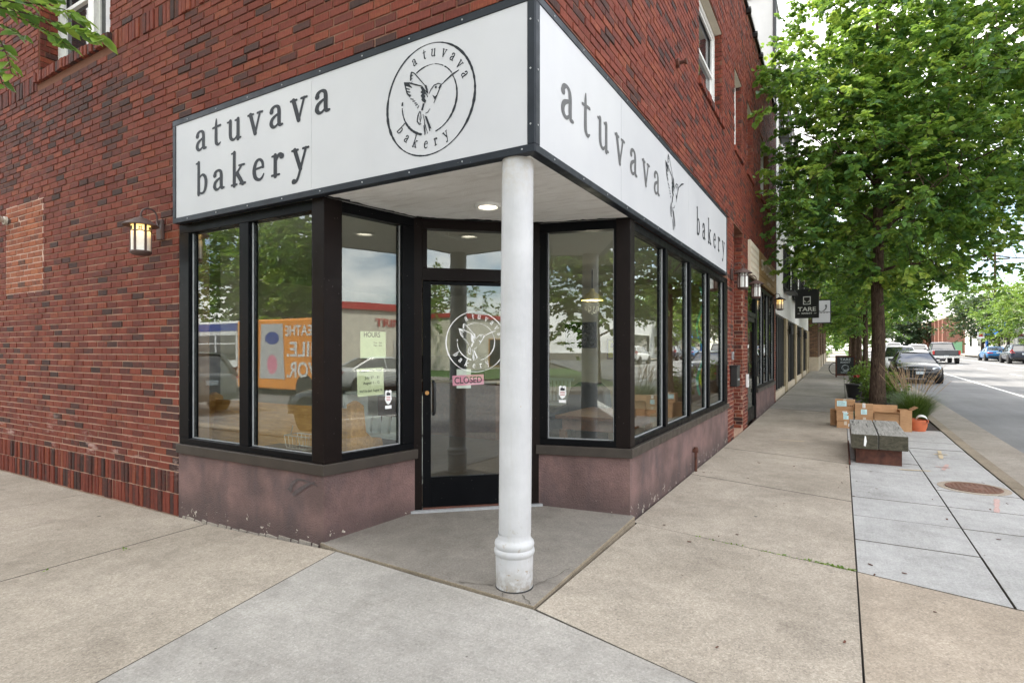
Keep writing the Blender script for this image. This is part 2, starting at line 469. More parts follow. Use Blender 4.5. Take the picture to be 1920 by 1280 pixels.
# ------------------------------------------------------------------ object helpers
ORG = {}
def tag(o, label=None, cat=None, group=None, kind=None):
    if label: o['label'] = label
    if cat: o['category'] = cat
    if group: o['group'] = group
    if kind: o['kind'] = kind
    return o
def thing(name, label, cat, loc=(0, 0, 0), rz=0., group=None, kind=None):
    o = bpy.data.objects.new(name, None)
    o.empty_display_size = .1
    COL.objects.link(o)
    o.location = loc
    o.rotation_euler = (0, 0, rz)
    ORG[o.name] = Vector(loc)
    return tag(o, label, cat, group, kind)

class MB:
    def __init__(s):
        s.v, s.f, s.mi, s.tone = [], [], [], []
        s.cur = 0
        s.ct = 0.5
    def face(s, idx):
        s.f.append(idx)
        s.mi.append(s.cur)
        s.tone.append(s.ct)
    def add(s, vs, fs):
        b = len(s.v)
        s.v.extend(tuple(v) for v in vs)
        for f in fs:
            s.face([b + i for i in f])
        return s
    def box(s, x0, x1, y0, y1, z0, z1):
        if x0 > x1: x0, x1 = x1, x0
        if y0 > y1: y0, y1 = y1, y0
        return s.add([(x0, y0, z0), (x1, y0, z0), (x1, y1, z0), (x0, y1, z0), (x0, y0, z1), (x1, y0, z1), (x1, y1, z1), (x0, y1, z1)],
                     [(0, 3, 2, 1), (4, 5, 6, 7), (0, 1, 5, 4), (1, 2, 6, 5), (2, 3, 7, 6), (3, 0, 4, 7)])
    def obox(s, c, ax, ay, az):
        c, ax, ay, az = Vector(c), Vector(ax), Vector(ay), Vector(az)
        vs = [c + ax * i + ay * j + az * k for k in (-1, 1) for i, j in ((-1, -1), (1, -1), (1, 1), (-1, 1))]
        return s.add(vs, [(0, 3, 2, 1), (4, 5, 6, 7), (0, 1, 5, 4), (1, 2, 6, 5), (2, 3, 7, 6), (3, 0, 4, 7)])
    def prism(s, poly, z0, z1):
        """poly: list of (x,y) or (x,y,ztop); counter clockwise"""
        n = len(poly)
        vs = [(p[0], p[1], z0) for p in poly] + [(p[0], p[1], p[2] if len(p) > 2 else z1) for p in poly]
        fs = [tuple(range(n - 1, -1, -1)), tuple(range(n, 2 * n))]
        fs += [(i, (i + 1) % n, n + (i + 1) % n, n + i) for i in range(n)]
        return s.add(vs, fs)
    def tube(s, pts, rad, seg=8, cap=True):
        pts = [Vector(p) for p in pts]
        n = len(pts)
        if not hasattr(rad, '__len__'):
            rad = [rad] * n
        b = len(s.v)
        prev = None
        for i, p in enumerate(pts):
            d = (pts[min(i + 1, n - 1)] - pts[max(i - 1, 0)])
            if d.length < 1e-9:
                d = Vector((0, 0, 1))
            d.normalize()
            if prev is None:
                a = d.cross(Vector((0, 0, 1)))
                if a.length < .05:
                    a = d.cross(Vector((1, 0, 0)))
            else:
                a = prev - d * prev.dot(d)
            a.normalize()
            prev = a
            c = d.cross(a)
            for k in range(seg):
                t = 2 * math.pi * k / seg
                s.v.append(tuple(p + (a * math.cos(t) + c * math.sin(t)) * rad[i]))
        for i in range(n - 1):
            for k in range(seg):
                k2 = (k + 1) % seg
                s.face((b + i * seg + k, b + i * seg + k2, b + (i + 1) * seg + k2, b + (i + 1) * seg + k))
        if cap:
            s.face(tuple(b + k for k in range(seg - 1, -1, -1)))
            s.face(tuple(b + (n - 1) * seg + k for k in range(seg)))
        return s
    def lathe(s, c, prof, seg=24, axis='z', cap=True):
        """prof: list of (r, h) along the axis from c"""
        b = len(s.v)
        n = len(prof)
        for r, h in prof:
            for k in range(seg):
                t = 2 * math.pi * k / seg
                u, w = r * math.cos(t), r * math.sin(t)
                if axis == 'z': p = (c[0] + u, c[1] + w, c[2] + h)
                elif axis == 'x': p = (c[0] + h, c[1] + u, c[2] + w)
                else: p = (c[0] + w, c[1] + h, c[2] + u)
                s.v.append(p)
        for i in range(n - 1):
            for k in range(seg):
                k2 = (k + 1) % seg
                s.face((b + i * seg + k, b + i * seg + k2, b + (i + 1) * seg + k2, b + (i + 1) * seg + k))
        if cap:
            s.face(tuple(b + k for k in range(seg - 1, -1, -1)))
            s.face(tuple(b + (n - 1) * seg + k for k in range(seg)))
        return s
    def mesh(s, name, mats, off=(0, 0, 0), smooth=False):
        me = bpy.data.meshes.new(name)
        ox, oy, oz = off
        me.from_pydata([(x - ox, y - oy, z - oz) for x, y, z in s.v], [], s.f)
        if not isinstance(mats, (list, tuple)):
            mats = [mats]
        for m in mats:
            me.materials.append(MT[m] if isinstance(m, str) else m)
        if any(s.mi):
            me.polygons.foreach_set('material_index', s.mi)
        if any(t != .5 for t in s.tone):
            a = me.attributes.new('tone', 'FLOAT', 'FACE')
            a.data.foreach_set('value', s.tone)
        if smooth:
            me.shade_smooth() if smooth is True else None
            if smooth is not True:
                me.shade_smooth()
                me.set_sharp_from_angle(angle=R(smooth))
        me.update()
        return me
    def build(s, name, mats, parent=None, local=False, smooth=False, kind=None, origin=None):
        off = Vector((0, 0, 0))
        porg = ORG[parent.name] if parent else Vector((0, 0, 0))
        if origin is not None:
            off = Vector(origin)
        elif parent and not local:
            off = porg
        o = bpy.data.objects.new(name, s.mesh(name, mats, off, smooth))
        COL.objects.link(o)
        if parent:
            o.parent = parent
        if origin is not None:
            o.location = off - (porg if not local else Vector((0, 0, 0)))
            ORG[o.name] = off
        else:
            ORG[o.name] = porg
        if kind:
            o['kind'] = kind
        return o
def add_bevel(o, w, seg=2):
    m = o.modifiers.new('bevel', 'BEVEL')
    m.width = w
    m.segments = seg
    m.limit_method = 'ANGLE'
    m.angle_limit = R(40)
    return o
def copy_tree(o, parent=None, depth=0):
    c = o.copy()
    COL.objects.link(c)
    c.parent = parent
    if parent:
        c.matrix_parent_inverse = o.matrix_parent_inverse
    ORG[c.name] = ORG.get(o.name, Vector((0, 0, 0)))
    for ch in o.children:
        copy_tree(ch, c, depth + 1)
    return c

# ------------------------------------------------------------------ lettering
def glyph(body, offset=0., font_scale=1.):
    cu = bpy.data.curves.new('glyph', 'FONT')
    cu.body = body
    cu.offset = offset
    cu.resolution_u = 5
    cu.fill_mode = 'FRONT'
    o = bpy.data.objects.new('glyph', cu)
    COL.objects.link(o)
    dg = bpy.context.evaluated_depsgraph_get()
    me = bpy.data.meshes.new_from_object(o.evaluated_get(dg))
    vs = [tuple(v.co) for v in me.vertices]
    fs = [tuple(p.vertices) for p in me.polygons]
    bpy.data.objects.remove(o)
    bpy.data.meshes.remove(me)
    bpy.data.curves.remove(cu)
    xs = [v[0] for v in vs] or [0]
    return vs, fs, min(xs), max(xs)
# condensed slab letters of the sign, drawn as brush strokes; x-height = 1
_S = .155
FONT = {
 'a': [([(.13, .76), (.17, .90), (.33, .985), (.50, .92), (.555, .72), (.555, .22), (.60, .07), (.74, .06)], [.20, .15, .10, .14, .17, .17, .15, .09]),
       ([(.54, .60), (.36, .53), (.17, .40), (.11, .20), (.20, .05), (.34, .03), (.48, .13), (.56, .27)], [.09, .11, .15, .17, .14, .10, .08, .08])],
 't': [([(.27, 1.34), (.25, 1.0), (.25, .24), (.31, .07), (.42, .02), (.55, .10)], [.06, .15, .17, .15, .11, .05]), ([(.03, .92), (.27, .95), (.54, .97)], [.08, .10, .10])],
 'u': [([(.20, .99), (.20, .32), (.26, .10), (.40, .02), (.56, .10), (.68, .27)], [.16, .17, .15, .11, .08, .07]), ([(.69, .99), (.69, .01)], [.16, .17]),
       ([(.02, .955), (.20, .955)], [.08, .10]), ([(.52, .955), (.69, .955)], [.08, .10]), ([(.69, .045), (.86, .05)], [.10, .08])],
 'v': [([(.13, .97), (.41, .0)], [.17, .17]), ([(.70, .97), (.41, .0)], [.10, .10]), ([(-.01, .955), (.30, .955)], [.09, .09]), ([(.55, .955), (.84, .955)], [.09, .09])],
 'b': [([(.17, 1.66), (.17, .0)], [.15, .17]), ([(.0, 1.62), (.17, 1.64)], [.07, .10]),
       ([(.18, .78), (.32, .93), (.48, .97), (.64, .80), (.68, .48), (.60, .15), (.42, .02), (.18, .10)], [.07, .09, .11, .16, .17, .14, .10, .08])],
 'k': [([(.17, 1.66), (.17, .0)], [.15, .17]), ([(.0, 1.62), (.17, 1.64)], [.07, .10]), ([(.0, .045), (.34, .045)], [.09, .09]), ([(.64, .95), (.19, .43)], [.10, .10]),
       ([(.35, .60), (.70, .03)], [.17, .17]), ([(.48, .955), (.80, .955)], [.09, .09]), ([(.54, .045), (.86, .045)], [.09, .09])],
 'e': [([(.13, .54), (.63, .60)], [.09, .09]), ([(.63, .58), (.59, .84), (.41, .985), (.21, .86), (.11, .50), (.18, .16), (.39, .015), (.57, .08), (.68, .26)], [.12, .13, .10, .15, .18, .17, .12, .10, .05])],
 'r': [([(.22, .98), (.22, .0)], [.16, .17]), ([(.03, .045), (.45, .045)], [.09, .09]), ([(.04, .945), (.22, .955)], [.08, .10]), ([(.22, .62), (.33, .86), (.47, .96), (.585, .87)], [.09, .12, .16, .23])],
 'y': [([(.13, .97), (.43, .06)], [.17, .16]), ([(.72, .97), (.42, .02), (.30, -.32), (.19, -.47), (.08, -.46)], [.10, .11, .11, .13, .21]), ([(-.01, .955), (.30, .955)], [.09, .09]), ([(.57, .955), (.86, .955)], [.09, .09])],
}
def _catmull(P, W, k=6):
    n = len(P)
    if n == 2:
        return P, W
    q, w = [], []
    for i in range(n - 1):
        p0, p1, p2, p3 = P[max(i - 1, 0)], P[i], P[i + 1], P[min(i + 2, n - 1)]
        for j in range(k):
            t = j / k
            q.append(tuple(.5 * (2 * b + (c - a) * t + (2 * a - 5 * b + 4 * c - d) * t * t + (3 * b - a - 3 * c + d) * t ** 3) for a, b, c, d in zip(p0, p1, p2, p3)))
            w.append(W[i] * (1 - t) + W[i + 1] * t)
    return q + [P[-1]], w + [W[-1]]
def slab_glyph(strokes, bold=1.2):
    vs, fs = [], []
    for si, (P, W) in enumerate(strokes):
        P, W = _catmull(P, [w * bold for w in W])
        b, n = len(vs), len(P)
        for i, (x, y) in enumerate(P):
            dx, dy = P[min(i + 1, n - 1)][0] - P[max(i - 1, 0)][0], P[min(i + 1, n - 1)][1] - P[max(i - 1, 0)][1]
            l = math.hypot(dx, dy) or 1
            for s_ in (1, -1):
                vs.append((x - s_ * dy / l * W[i] / 2, y + s_ * dx / l * W[i] / 2, .0015 * si))
        fs += [(b + 2 * i, b + 2 * i + 1, b + 2 * i + 3, b + 2 * i + 2) for i in range(n - 1)]
        for e, (px_, py_) in ((0, P[0]), (n - 1, P[-1])):          # round ends
            c = len(vs)
            for k in range(10):
                a = 2 * math.pi * k / 10
                vs.append((px_ + math.cos(a) * W[e] * .5, py_ + math.sin(a) * W[e] * .5, .0015 * si + .0006))
            fs.append(tuple(range(c, c + 10)))
    return vs, fs, min(v[0] for v in vs), max(v[0] for v in vs)
SERIF = {ch: slab_glyph(st_) for ch, st_ in FONT.items()}
XH = 1.0
SANS = {}
def sans(body):
    if body not in SANS:
        SANS[body] = glyph(body, .016)
    return SANS[body]
for w in ['TARE', 'MARKET', 'CLOSED', 'HOURS', 'PAUSE BREATHE', 'SMILE.', 'SAVOR.', 'STUDIO', 'TRINKS', 'OFFICE', 'Atuvava will be closed', 'July 27 - 31', 'August 1 - 12', "We'll be back August 15",
          'Tue - Sun', '7am - 2pm']:
    sans(w)
def place_glyph(mb, g, o, u, v, sx, sy, dx=0.):
    o, u, v = Vector(o), Vector(u), Vector(v)
    nn_ = u.cross(v)
    mb.add([o + u * ((p[0] + dx) * sx) + v * (p[1] * sy) + nn_ * (p[2] * .12) for p in g[0]], g[1])
def serif_word(word, o, u, v, xh, width, mat, parent, nm='letter', narrow=1.27):
    """lay the letters of a word from o along u so that it spans width; each letter a part"""
    sy = xh / XH
    sx = sy * narrow
    ws = [(SERIF[c][3] - SERIF[c][2]) * sx for c in word]
    gap = (width - sum(ws)) / (len(word) - 1)
    p = Vector(o)
    for c, w in zip(word, ws):
        mb = MB()
        place_glyph(mb, SERIF[c], p, u, v, sx, sy, -SERIF[c][2])
        mb.build(nm, mat, parent)
        p = p + Vector(u) * (w + gap)
def sans_line(mb, body, o, u, v, h, width=None, center=False, sx=None):
    g = sans(body)
    sy = h / .72
    w = (g[3] - g[2])
    k = (width / w) if width else sy
    oo = Vector(o)
    if center:
        oo = oo - Vector(u) * (w * k / 2)
    place_glyph(mb, g, oo, u, v, k, sy, -g[2])
STROKES = [(0.013, [(-0.405, 0.601), (-0.33, 0.553), (-0.193, 0.395), (-0.096, 0.285)]), (0.025, [(-0.405, 0.601), (-0.418, 0.537), (-0.426, 0.443)]), (0.011, [(-0.413, 0.516), (-0.367, 0.534)]), (0.011, [(-0.423, 0.459), (-0.38, 0.478)]), (0.011, [(-0.399, 0.398), (-0.383, 0.422)]), (0.015, [(-0.584, 0.443), (-0.445, 0.406), (-0.292, 0.336), (-0.158, 0.28)]), (0.017, [(-0.571, 0.43), (-0.533, 0.309), (-0.504, 0.224), (-0.431, 0.141)]), (0.017, [(-0.549, 0.392), (-0.394, 0.312)]), (0.017, [(-0.536, 0.328), (-0.445, 0.288)]), (0.017, [(-0.525, 0.269), (-0.431, 0.232)]), (0.017, [(-0.488, 0.21), (-0.413, 0.167)]), (0.015, [(-0.431, 0.111), (-0.351, 0.082)]), (0.015, [(-0.38, 0.055), (-0.313, 0.044)]), (0.015, [(-0.33, 0.007), (-0.279, -0.001)]), (0.015, [(-0.313, -0.036), (-0.252, -0.025)]), (0.017, [(-0.263, -0.1), (-0.228, -0.055)]), (0.013, [(-0.158, 0.28), (-0.035, 0.127)]), (0.015, [(-0.059, 0.122), (-0.024, 0.052)]), (0.011, [(0.003, 0.106), (0.051, 0.173), (0.121, 0.232), (0.217, 0.242), (0.287, 0.208)]), (0.013, [(0.287, 0.194), (0.228, 0.114), (0.182, 0.031), (0.115, -0.087)]), (0.021, [(0.268, 0.202), (0.225, 0.149)]), (0.011, [(0.276, 0.2), (0.498, 0.309), (0.67, 0.371)]), (0.008, [(0.34, 0.245), (0.52, 0.339), (0.67, 0.374)]), (0.038, [(-0.115, -0.042), (-0.158, -0.159)]), (0.01, [(-0.075, -0.229), (-0.024, -0.221), (0.029, -0.167)]), (0.015, [(0.005, -0.513), (0.029, -0.575)]), (0.01, [(-0.131, -0.234), (-0.096, -0.368), (-0.096, -0.62)]), (0.01, [(-0.096, -0.347), (-0.072, -0.612)]), (0.01, [(-0.083, -0.427), (-0.027, -0.607)]), (0.011, [(-0.121, -0.438), (-0.104, -0.559)]), (0.015, [(-0.206, -0.162), (-0.255, -0.237), (-0.268, -0.336), (-0.22, -0.403), (-0.174, -0.401)]), (0.013, [(-0.19, -0.175), (-0.18, -0.293), (-0.206, -0.387)]), (0.01, [(-0.23, -0.234), (-0.217, -0.323)])]
POLYS = [[(-0.107, 0.296), (-0.048, 0.272), (-0.019, 0.189), (-0.013, 0.109), (-0.043, 0.138), (-0.075, 0.221)], [(-0.584, 0.443), (-0.469, 0.406), (-0.388, 0.309), (-0.482, 0.363), (-0.533, 0.363)], [(-0.193, 0.269), (-0.145, 0.267), (-0.096, 0.197), (-0.056, 0.122), (-0.096, 0.117), (-0.075, 0.066), (-0.096, 0.05), (-0.056, -0.007), (-0.083, -0.047), (-0.131, -0.009), (-0.169, 0.028), (-0.158, 0.063), (-0.185, 0.114), (-0.15, 0.141), (-0.19, 0.173), (-0.158, 0.202)], [(0.08, 0.068), (0.145, 0.025), (0.198, 0.058), (0.169, -0.017), (0.134, -0.031)], [(-0.096, -0.267), (-0.043, -0.293), (0.064, -0.537), (0.003, -0.516)]]
def stroke(mb, pts, w, o, u, v, k, n, lift):
    """a tapering brush stroke lying on the plane (o,u,v)"""
    m = len(pts)
    vs = []
    for i, (a, b) in enumerate(pts):
        q0 = pts[max(i - 1, 0)]
        q1 = pts[min(i + 1, m - 1)]
        dx, dy = q1[0] - q0[0], q1[1] - q0[1]
        l = math.hypot(dx, dy) or 1
        t = i / (m - 1)
        ww = w * .5 * (.45 + .75 * math.sin(math.pi * (.15 + .7 * t)))
        for sg in (1, -1):
            vs.append(o + u * ((a - sg * dy / l * ww) * k) + v * ((b + sg * dx / l * ww) * k) + n * lift)
    mb.add(vs, [(2 * i, 2 * i + 2, 2 * i + 3, 2 * i + 1) for i in range(m - 1)])
def bird(mb, o, u, v, k, bold=1.):
    o, u, v = Vector(o), Vector(u), Vector(v)
    n = u.cross(v)
    for i, (w, pts) in enumerate(STROKES):
        stroke(mb, pts, w * 1.5 * bold, o, u, v, k, n, .0002 * (i % 7))
    for i, pl in enumerate(POLYS):
        mb.add([o + u * (a * k) + v * (b * k) + n * .0016 for a, b in pl], [tuple(range(len(pl)))[::-1] if i != 3 else tuple(range(len(pl)))])
    mb.add([o + u * ((.163 + .024 * math.cos(t * .7854)) * k) + v * ((.186 + .024 * math.sin(t * .7854)) * k) + n * .0018 for t in range(8)], [tuple(range(8))])
def ring(mb, o, u, v, r, w, a0, a1, seed, seg=72):
    o, u, v = Vector(o), Vector(u), Vector(v)
    rr = random.Random(seed)
    vs = []
    ph = [rr.random() * 6.28 for _ in range(4)]
    for i in range(seg + 1):
        t = a0 + (a1 - a0) * i / seg
        ww = w * (1 + .45 * math.sin(2 * t + ph[0]) + .25 * math.sin(5 * t + ph[1])) * (.75 + .5 * rr.random())
        rm = r * (1 + .008 * math.sin(3 * t + ph[2]))
        for q in (rm - ww * .5, rm + ww * .5):
            vs.append(o + u * (math.cos(t) * q) + v * (math.sin(t) * q))
    mb.add(vs, [(2 * i, 2 * i + 1, 2 * i + 3, 2 * i + 2) for i in range(seg)])
def emblem(parent, o, u, v, rad, mat, nm='emblem', rw=.035):
    o, u, v = Vector(o), Vector(u), Vector(v)
    mb = MB()
    ring(mb, o, u, v, rad, rad * rw, 0, 2 * math.pi, 3, 110)
    for k, (a, b) in enumerate([(35, 56), (58, 78), (80, 118), (172, 178), (182, 255), (-76, 30)]):
        ring(mb, o, u, v, rad * .622, rad * rw * .8, R(a), R(b), 11 + k, 30)
    sy = rad * .128 / XH
    for c, a in zip('atuvava', (113.5, 97, 83, 65.5, 50, 34.5, 18.5)):
        g = SERIF[c]
        t = R(a)
        uu = u * math.sin(t) - v * math.cos(t)
        vv = u * math.cos(t) + v * math.sin(t)
        place_glyph(mb, g, o + vv * (rad * .765), uu, vv, sy * .95, sy, -(g[2] + g[3]) / 2)
    for c, a in zip('bakery', (-148.5, -130.5, -113.5, -95, -78.5, -61.5)):
        g = SERIF[c]
        t = R(a)
        vv = -(u * math.cos(t) + v * math.sin(t))
        uu = -u * math.sin(t) + v * math.cos(t)
        place_glyph(mb, g, o - vv * (rad * .865), uu, vv, sy * .95, sy, -(g[2] + g[3]) / 2)
    bird(mb, o, u, v, rad)
    return mb.build(nm, mat, parent)
# ------------------------------------------------------------------ ground, pavements, streets
def gz(y):
    return .01 * min(max(y - 12, 0), 140)
def lerp(a, b, t):
    return a + (b - a) * t
def walk_z(x, y):
    if -3.4 < x < -1.5 and 2.88 < y < 3.07:
        return -.045
    if x > -1.7:
        return -.10 + gz(y)
    if x >= -3.3:
        return -.085
    if x <= -5.3:
        return -.148
    return lerp(-.085, -.148, (-3.3 - x) / 2.0)
def entry_z(x, y):
    d = ((x + 3.376) * .669 - (y - 4.03) * .743) / 1.9       # 0 at the door, about 1 at the tip
    side = abs((x + 3.376) * .743 + (y - 4.03) * .669 - .57)
    return -.004 - .030 * max(0, d) - .035 * max(0, side - .5)

ground = MB()
ground.add([(-400, -400, -.42), (400, -400, -.42), (400, 500, -.42), (-400, 500, -.42)], [(0, 1, 2, 3)])
tag(ground.build('ground', 'earth'), kind='structure')

bed = MB()
SLABS = []
def slab(poly, mat, zf=walk_z, gap=.0022, side='joint'):
    cx = sum(p[0] for p in poly) / len(poly)
    cy = sum(p[1] for p in poly) / len(poly)
    n = len(poly)
    def inset(d):
        out = []
        for i in range(n):
            a, b, c = poly[i - 1], poly[i], poly[(i + 1) % n]
            e1 = Vector((b[0] - a[0], b[1] - a[1])).normalized()
            e2 = Vector((c[0] - b[0], c[1] - b[1])).normalized()
            n1, n2 = Vector((-e1.y, e1.x)), Vector((-e2.y, e2.x))
            m = (n1 + n2)
            m = m / max(.35, m.dot(n1)) if m.length > 1e-6 else n1
            out.append((b[0] + m.x * d, b[1] + m.y * d))
        return out
    dz = rnd.uniform(-.003, .003)
    a, b = inset(gap), inset(gap + .0022)
    mb = MB()
    vs = [(x, y, zf(x, y) - .12) for x, y in a] + [(x, y, zf(x, y) - .004 + dz) for x, y in a] + [(x, y, zf(x, y) + dz) for x, y in b]
    fs = [tuple(range(2 * n, 3 * n))]
    for k in (0, 1):
        fs += [(k * n + i, k * n + (i + 1) % n, (k + 1) * n + (i + 1) % n, (k + 1) * n + i) for i in range(n)]
    mb.add(vs, fs[:1])
    mb.cur = 1
    b0 = len(mb.v) - 3 * n
    for f_ in fs[1:]:
        mb.face(tuple(b0 + i for i in f_))
    SLABS.append((mb, mat, side))
    bed.add([(x, y, zf(x, y) - .022) for x, y in poly], [tuple(range(n))])

# left of the entrance, along the side street
xs = [(-3.31, -2.98), (-5.12, -5.08), (-7.40, -7.35), (-9.65, -9.6), (-11.9, -11.85), (-14.1, -14.1), (-16.4, -16.4)]
for i in range(len(xs) - 1):
    (ra, rb), (la, lb) = xs[i], xs[i + 1]
    top = 3.02 if i == 0 else 3.10
    slab([(lb, 1.05), (rb, 1.05), (ra, top), (la, 3.10)], 'con_tan')
    slab([(lb, -.6), (rb if i else -2.9, -.6), (rb, 1.05), (lb, 1.05)], 'con_tan')
# the grey slab in front of the entrance
arc = [(-1.34 + 3 * math.sin(R(a)), 2.4 - 3 * math.cos(R(a))) for a in range(0, 91, 9)]
slab([(-2.98, 1.05), (-2.9, -.6)] + arc + [(1.66, 2.45), (.09, 2.63), (-.51, 2.735), (-1.57, 2.93), (-2.45, 2.965), (-3.31, 3.02)], 'con_gray')
# entrance floor
slab([(-1.57, 2.94), (-1.63, 5.02), (-1.70, 5.06), (-2.50, 4.83), (-3.40, 4.06), (-3.56, 3.08), (-3.31, 3.03), (-2.45, 2.975)], 'con_entry', entry_z, .003, 'con_kerb')
# walk along the shop front
ys = [(2.94, 2.63), (5.04, 4.72), (7.36, 6.87), (9.62, 9.12)]
y = 11.4
while y < 62:
    ys.append((y + .35, y))
    y += 2.28
for (la, ra), (lb, rb) in zip(ys, ys[1:]):
    slab([(-1.66, la), (.092, ra), (.092, rb), (-1.66, lb)] if la > 3 else [(-1.56, 2.94), (-.51, 2.735), (.090, 2.63), (.092, 4.72), (-1.62, 5.04)],
         'con_tan' if la < 16 else 'con_far')
slab([(.0936, 2.62), (1.655, 2.46), (1.655, 4.42), (.91, 4.52), (.0936, 4.715)], 'con_orange')
y, row = 4.72, 0
while y < 13.3:
    a, b = y, y + .8
    slab([(.0936, a), (.918, a if row else 4.53), (.918, b), (.0936, b)], 'con_pale', gap=.004)
    slab([(.9196, a if row else 4.52), (1.655, a if row else 4.43), (1.655, b), (.9196, b)], 'con_pale', gap=.004)
    y, row = b, row + 1
PITS = [(14.3, 17.7), (18.6, 25.6), (29.6, 32.2), (36.8, 40.0), (44.5, 47.5)]
y = 13.52
def in_pit(a, b):
    return any(a < q and b > p for p, q in PITS)
while y < 62:
    b = y + 1.15
    if not in_pit(y + .1, b - .1):
        slab([(.105, y), (1.655, y), (1.655, b), (.105, b)], 'con_far')
    else:
        slab([(.105, y), (.30, y), (.30, b), (.105, b)], 'con_far', gap=.003)
    y = b
sidewalk = bed.build('sidewalk', 'joint')
tag(sidewalk, kind='structure')
for mb, mat, side in SLABS:
    mb.build('slab', [mat, side], sidewalk)
pits = MB()
for a, b in PITS:
    pits.add([(.28, a - .6, -.13 + gz(a)), (1.66, a - .6, -.13 + gz(a)), (1.66, b + .6, -.13 + gz(b)), (.28, b + .6, -.13 + gz(b))], [(0, 1, 2, 3)])
tag(pits.build('tree_pit_mulch', 'mulch'), kind='structure')

def strip(mb, x0, x1, z, ys_):
    vs, fs = [], []
    for y_ in ys_:
        vs += [(x0, y_, z + gz(y_)), (x1, y_, z + gz(y_))]
    fs = [(2 * i, 2 * i + 1, 2 * i + 3, 2 * i + 2) for i in range(len(ys_) - 1)]
    mb.add(vs, fs)
YS = [62, 100, 152, 320]
far_walk = MB()
strip(far_walk, -1.9, .6, -.10, YS)
strip(far_walk, 14.8, 17.4, -.10, [-10.5, 12, 60, 152, 320])
far_walk.add([(-90, -14.5, -.12), (2.2, -14.5, -.12), (2.2, -11.9, -.12), (-90, -11.9, -.12)], [(0, 1, 2, 3)])
far_walk.add([(-90, -.6, -.15), (-16.4, -.6, -.15), (-16.4, 3.1, -.15), (-90, 3.1, -.15)], [(0, 1, 2, 3)])
far_walk.add([(14.8, -40, -.11), (17.4, -40, -.11), (17.4, -12, -.11), (14.8, -12, -.11)], [(0, 1, 2, 3)])
tag(far_walk.build('far_pavement', 'con_far'), kind='structure')
lawn = MB()
strip(lawn, .6, 1.66, -.11, YS)
strip(lawn, -9, -1.9, -.11, [66, 100, 152, 320])
lawn.add([(-90, -40, -.14), (2.2, -40, -.14), (2.2, -14.5, -.14), (-90, -14.5, -.14)], [(0, 1, 2, 3)])
lawn.add([(17.4, -60, -.14), (80, -60, -.14), (80, -12, -.14), (17.4, -12, -.14)], [(0, 1, 2, 3)])
tag(lawn.build('lawn', 'lawn'), kind='structure')

road = MB()
strip(road, 2.62, 14.6, -.25, [-90, 12, 60, 152, 320])
road.add([(-90, -11.7, -.25), (2.62, -11.7, -.25), (2.62, -1.56, -.25), (-90, -1.56, -.25)], [(0, 1, 2, 3)])
road.add([(14.6, -11.7, -.25), (90, -11.7, -.25), (90, -1.0, -.25), (14.6, -1.0, -.25)], [(0, 1, 2, 3)])
arc2 = [(-1.34 + 3.96 * math.sin(R(a)), 2.4 - 3.96 * math.cos(R(a)), -.25) for a in range(0, 91, 9)]
road.add(arc2 + [(2.62, -1.56, -.25)], [tuple(range(len(arc2), -1, -1))])
tag(road.build('road', 'asphalt'), kind='structure')
# kerb stones and gutter slabs
kerb = MB()
kerb.add([(1.66, 2.4, -.33), (2.6, 2.4, -.33), (2.6, 60, .1), (1.66, 60, .1)], [(0, 1, 2, 3)])
kerb = kerb.build('kerb', 'joint')
tag(kerb, kind='structure')
def kerb_piece(y0, y1):
    mb = MB()
    c = [(1.676, -.30), (1.862, -.30), (1.856, -.135), (1.838, -.112), (1.676, -.104)]
    vs = []
    for yy in (y0 + .006, y1 - .006):
        vs += [(x, yy, z + gz(yy)) for x, z in c]
    n = len(c)
    mb.add(vs, [tuple(range(n)), tuple(range(2 * n - 1, n - 1, -1))] + [(i, n + i, n + (i + 1) % n, (i + 1) % n) for i in range(n)])
    mb.build('kerb_stone', 'con_kerb', kerb)
def gutter_piece(y0, y1):
    mb = MB()
    vs = []
    for yy in (y0 + .005, y1 - .005):
        vs += [(1.868, yy, -.262 + gz(yy)), (2.615, yy, -.243 + gz(yy)), (2.615, yy, -.4 + gz(yy)), (1.868, yy, -.4 + gz(yy))]
    mb.add(vs, [(3, 2, 1, 0), (4, 5, 6, 7), (0, 1, 5, 4), (1, 2, 6, 5), (2, 3, 7, 6), (3, 0, 4, 7)])
    mb.build('gutter_slab', 'con_curb', kerb)
y = 2.4
while y < 60:
    kerb_piece(y, y + 3.05)
    gutter_piece(y + .4, y + 3.45)
    y += 3.05
cm = MB()
for a in range(0, 90, 9):
    p = [(-1.34 + r * math.sin(R(t)), 2.4 - r * math.cos(R(t))) for r, t in ((3.004, a), (3.004, a + 9), (3.19, a + 9), (3.19, a))]
    cm.prism(p[::-1], -.4, -.125)
    q = [(-1.34 + r * math.sin(R(t)), 2.4 - r * math.cos(R(t))) for r, t in ((3.195, a), (3.195, a + 9), (3.955, a + 9), (3.955, a))]
    cm.prism(q[::-1], -.4, -.245)
cm.box(-90, -1.34, -.79, -.604, -.4, -.135)
cm.box(-90, -1.34, -1.555, -.795, -.4, -.246)
cm.box(14.6, 14.795, -1, 12, -.4, -.12)
cm.add([(14.6, 12, -.12), (14.795, 12, -.12), (14.795, 300, 1.28), (14.6, 300, 1.28), (14.6, 12, -.26), (14.6, 300, 1.14)], [(0, 1, 2, 3), (4, 0, 3, 5)])
cm.box(-90, 2.2, -11.9, -11.7, -.4, -.13)
cm.box(14.6, 14.79, -40, -12, -.4, -.13)
cm.build('corner_kerb', 'con_curb', kerb)
marks = MB()
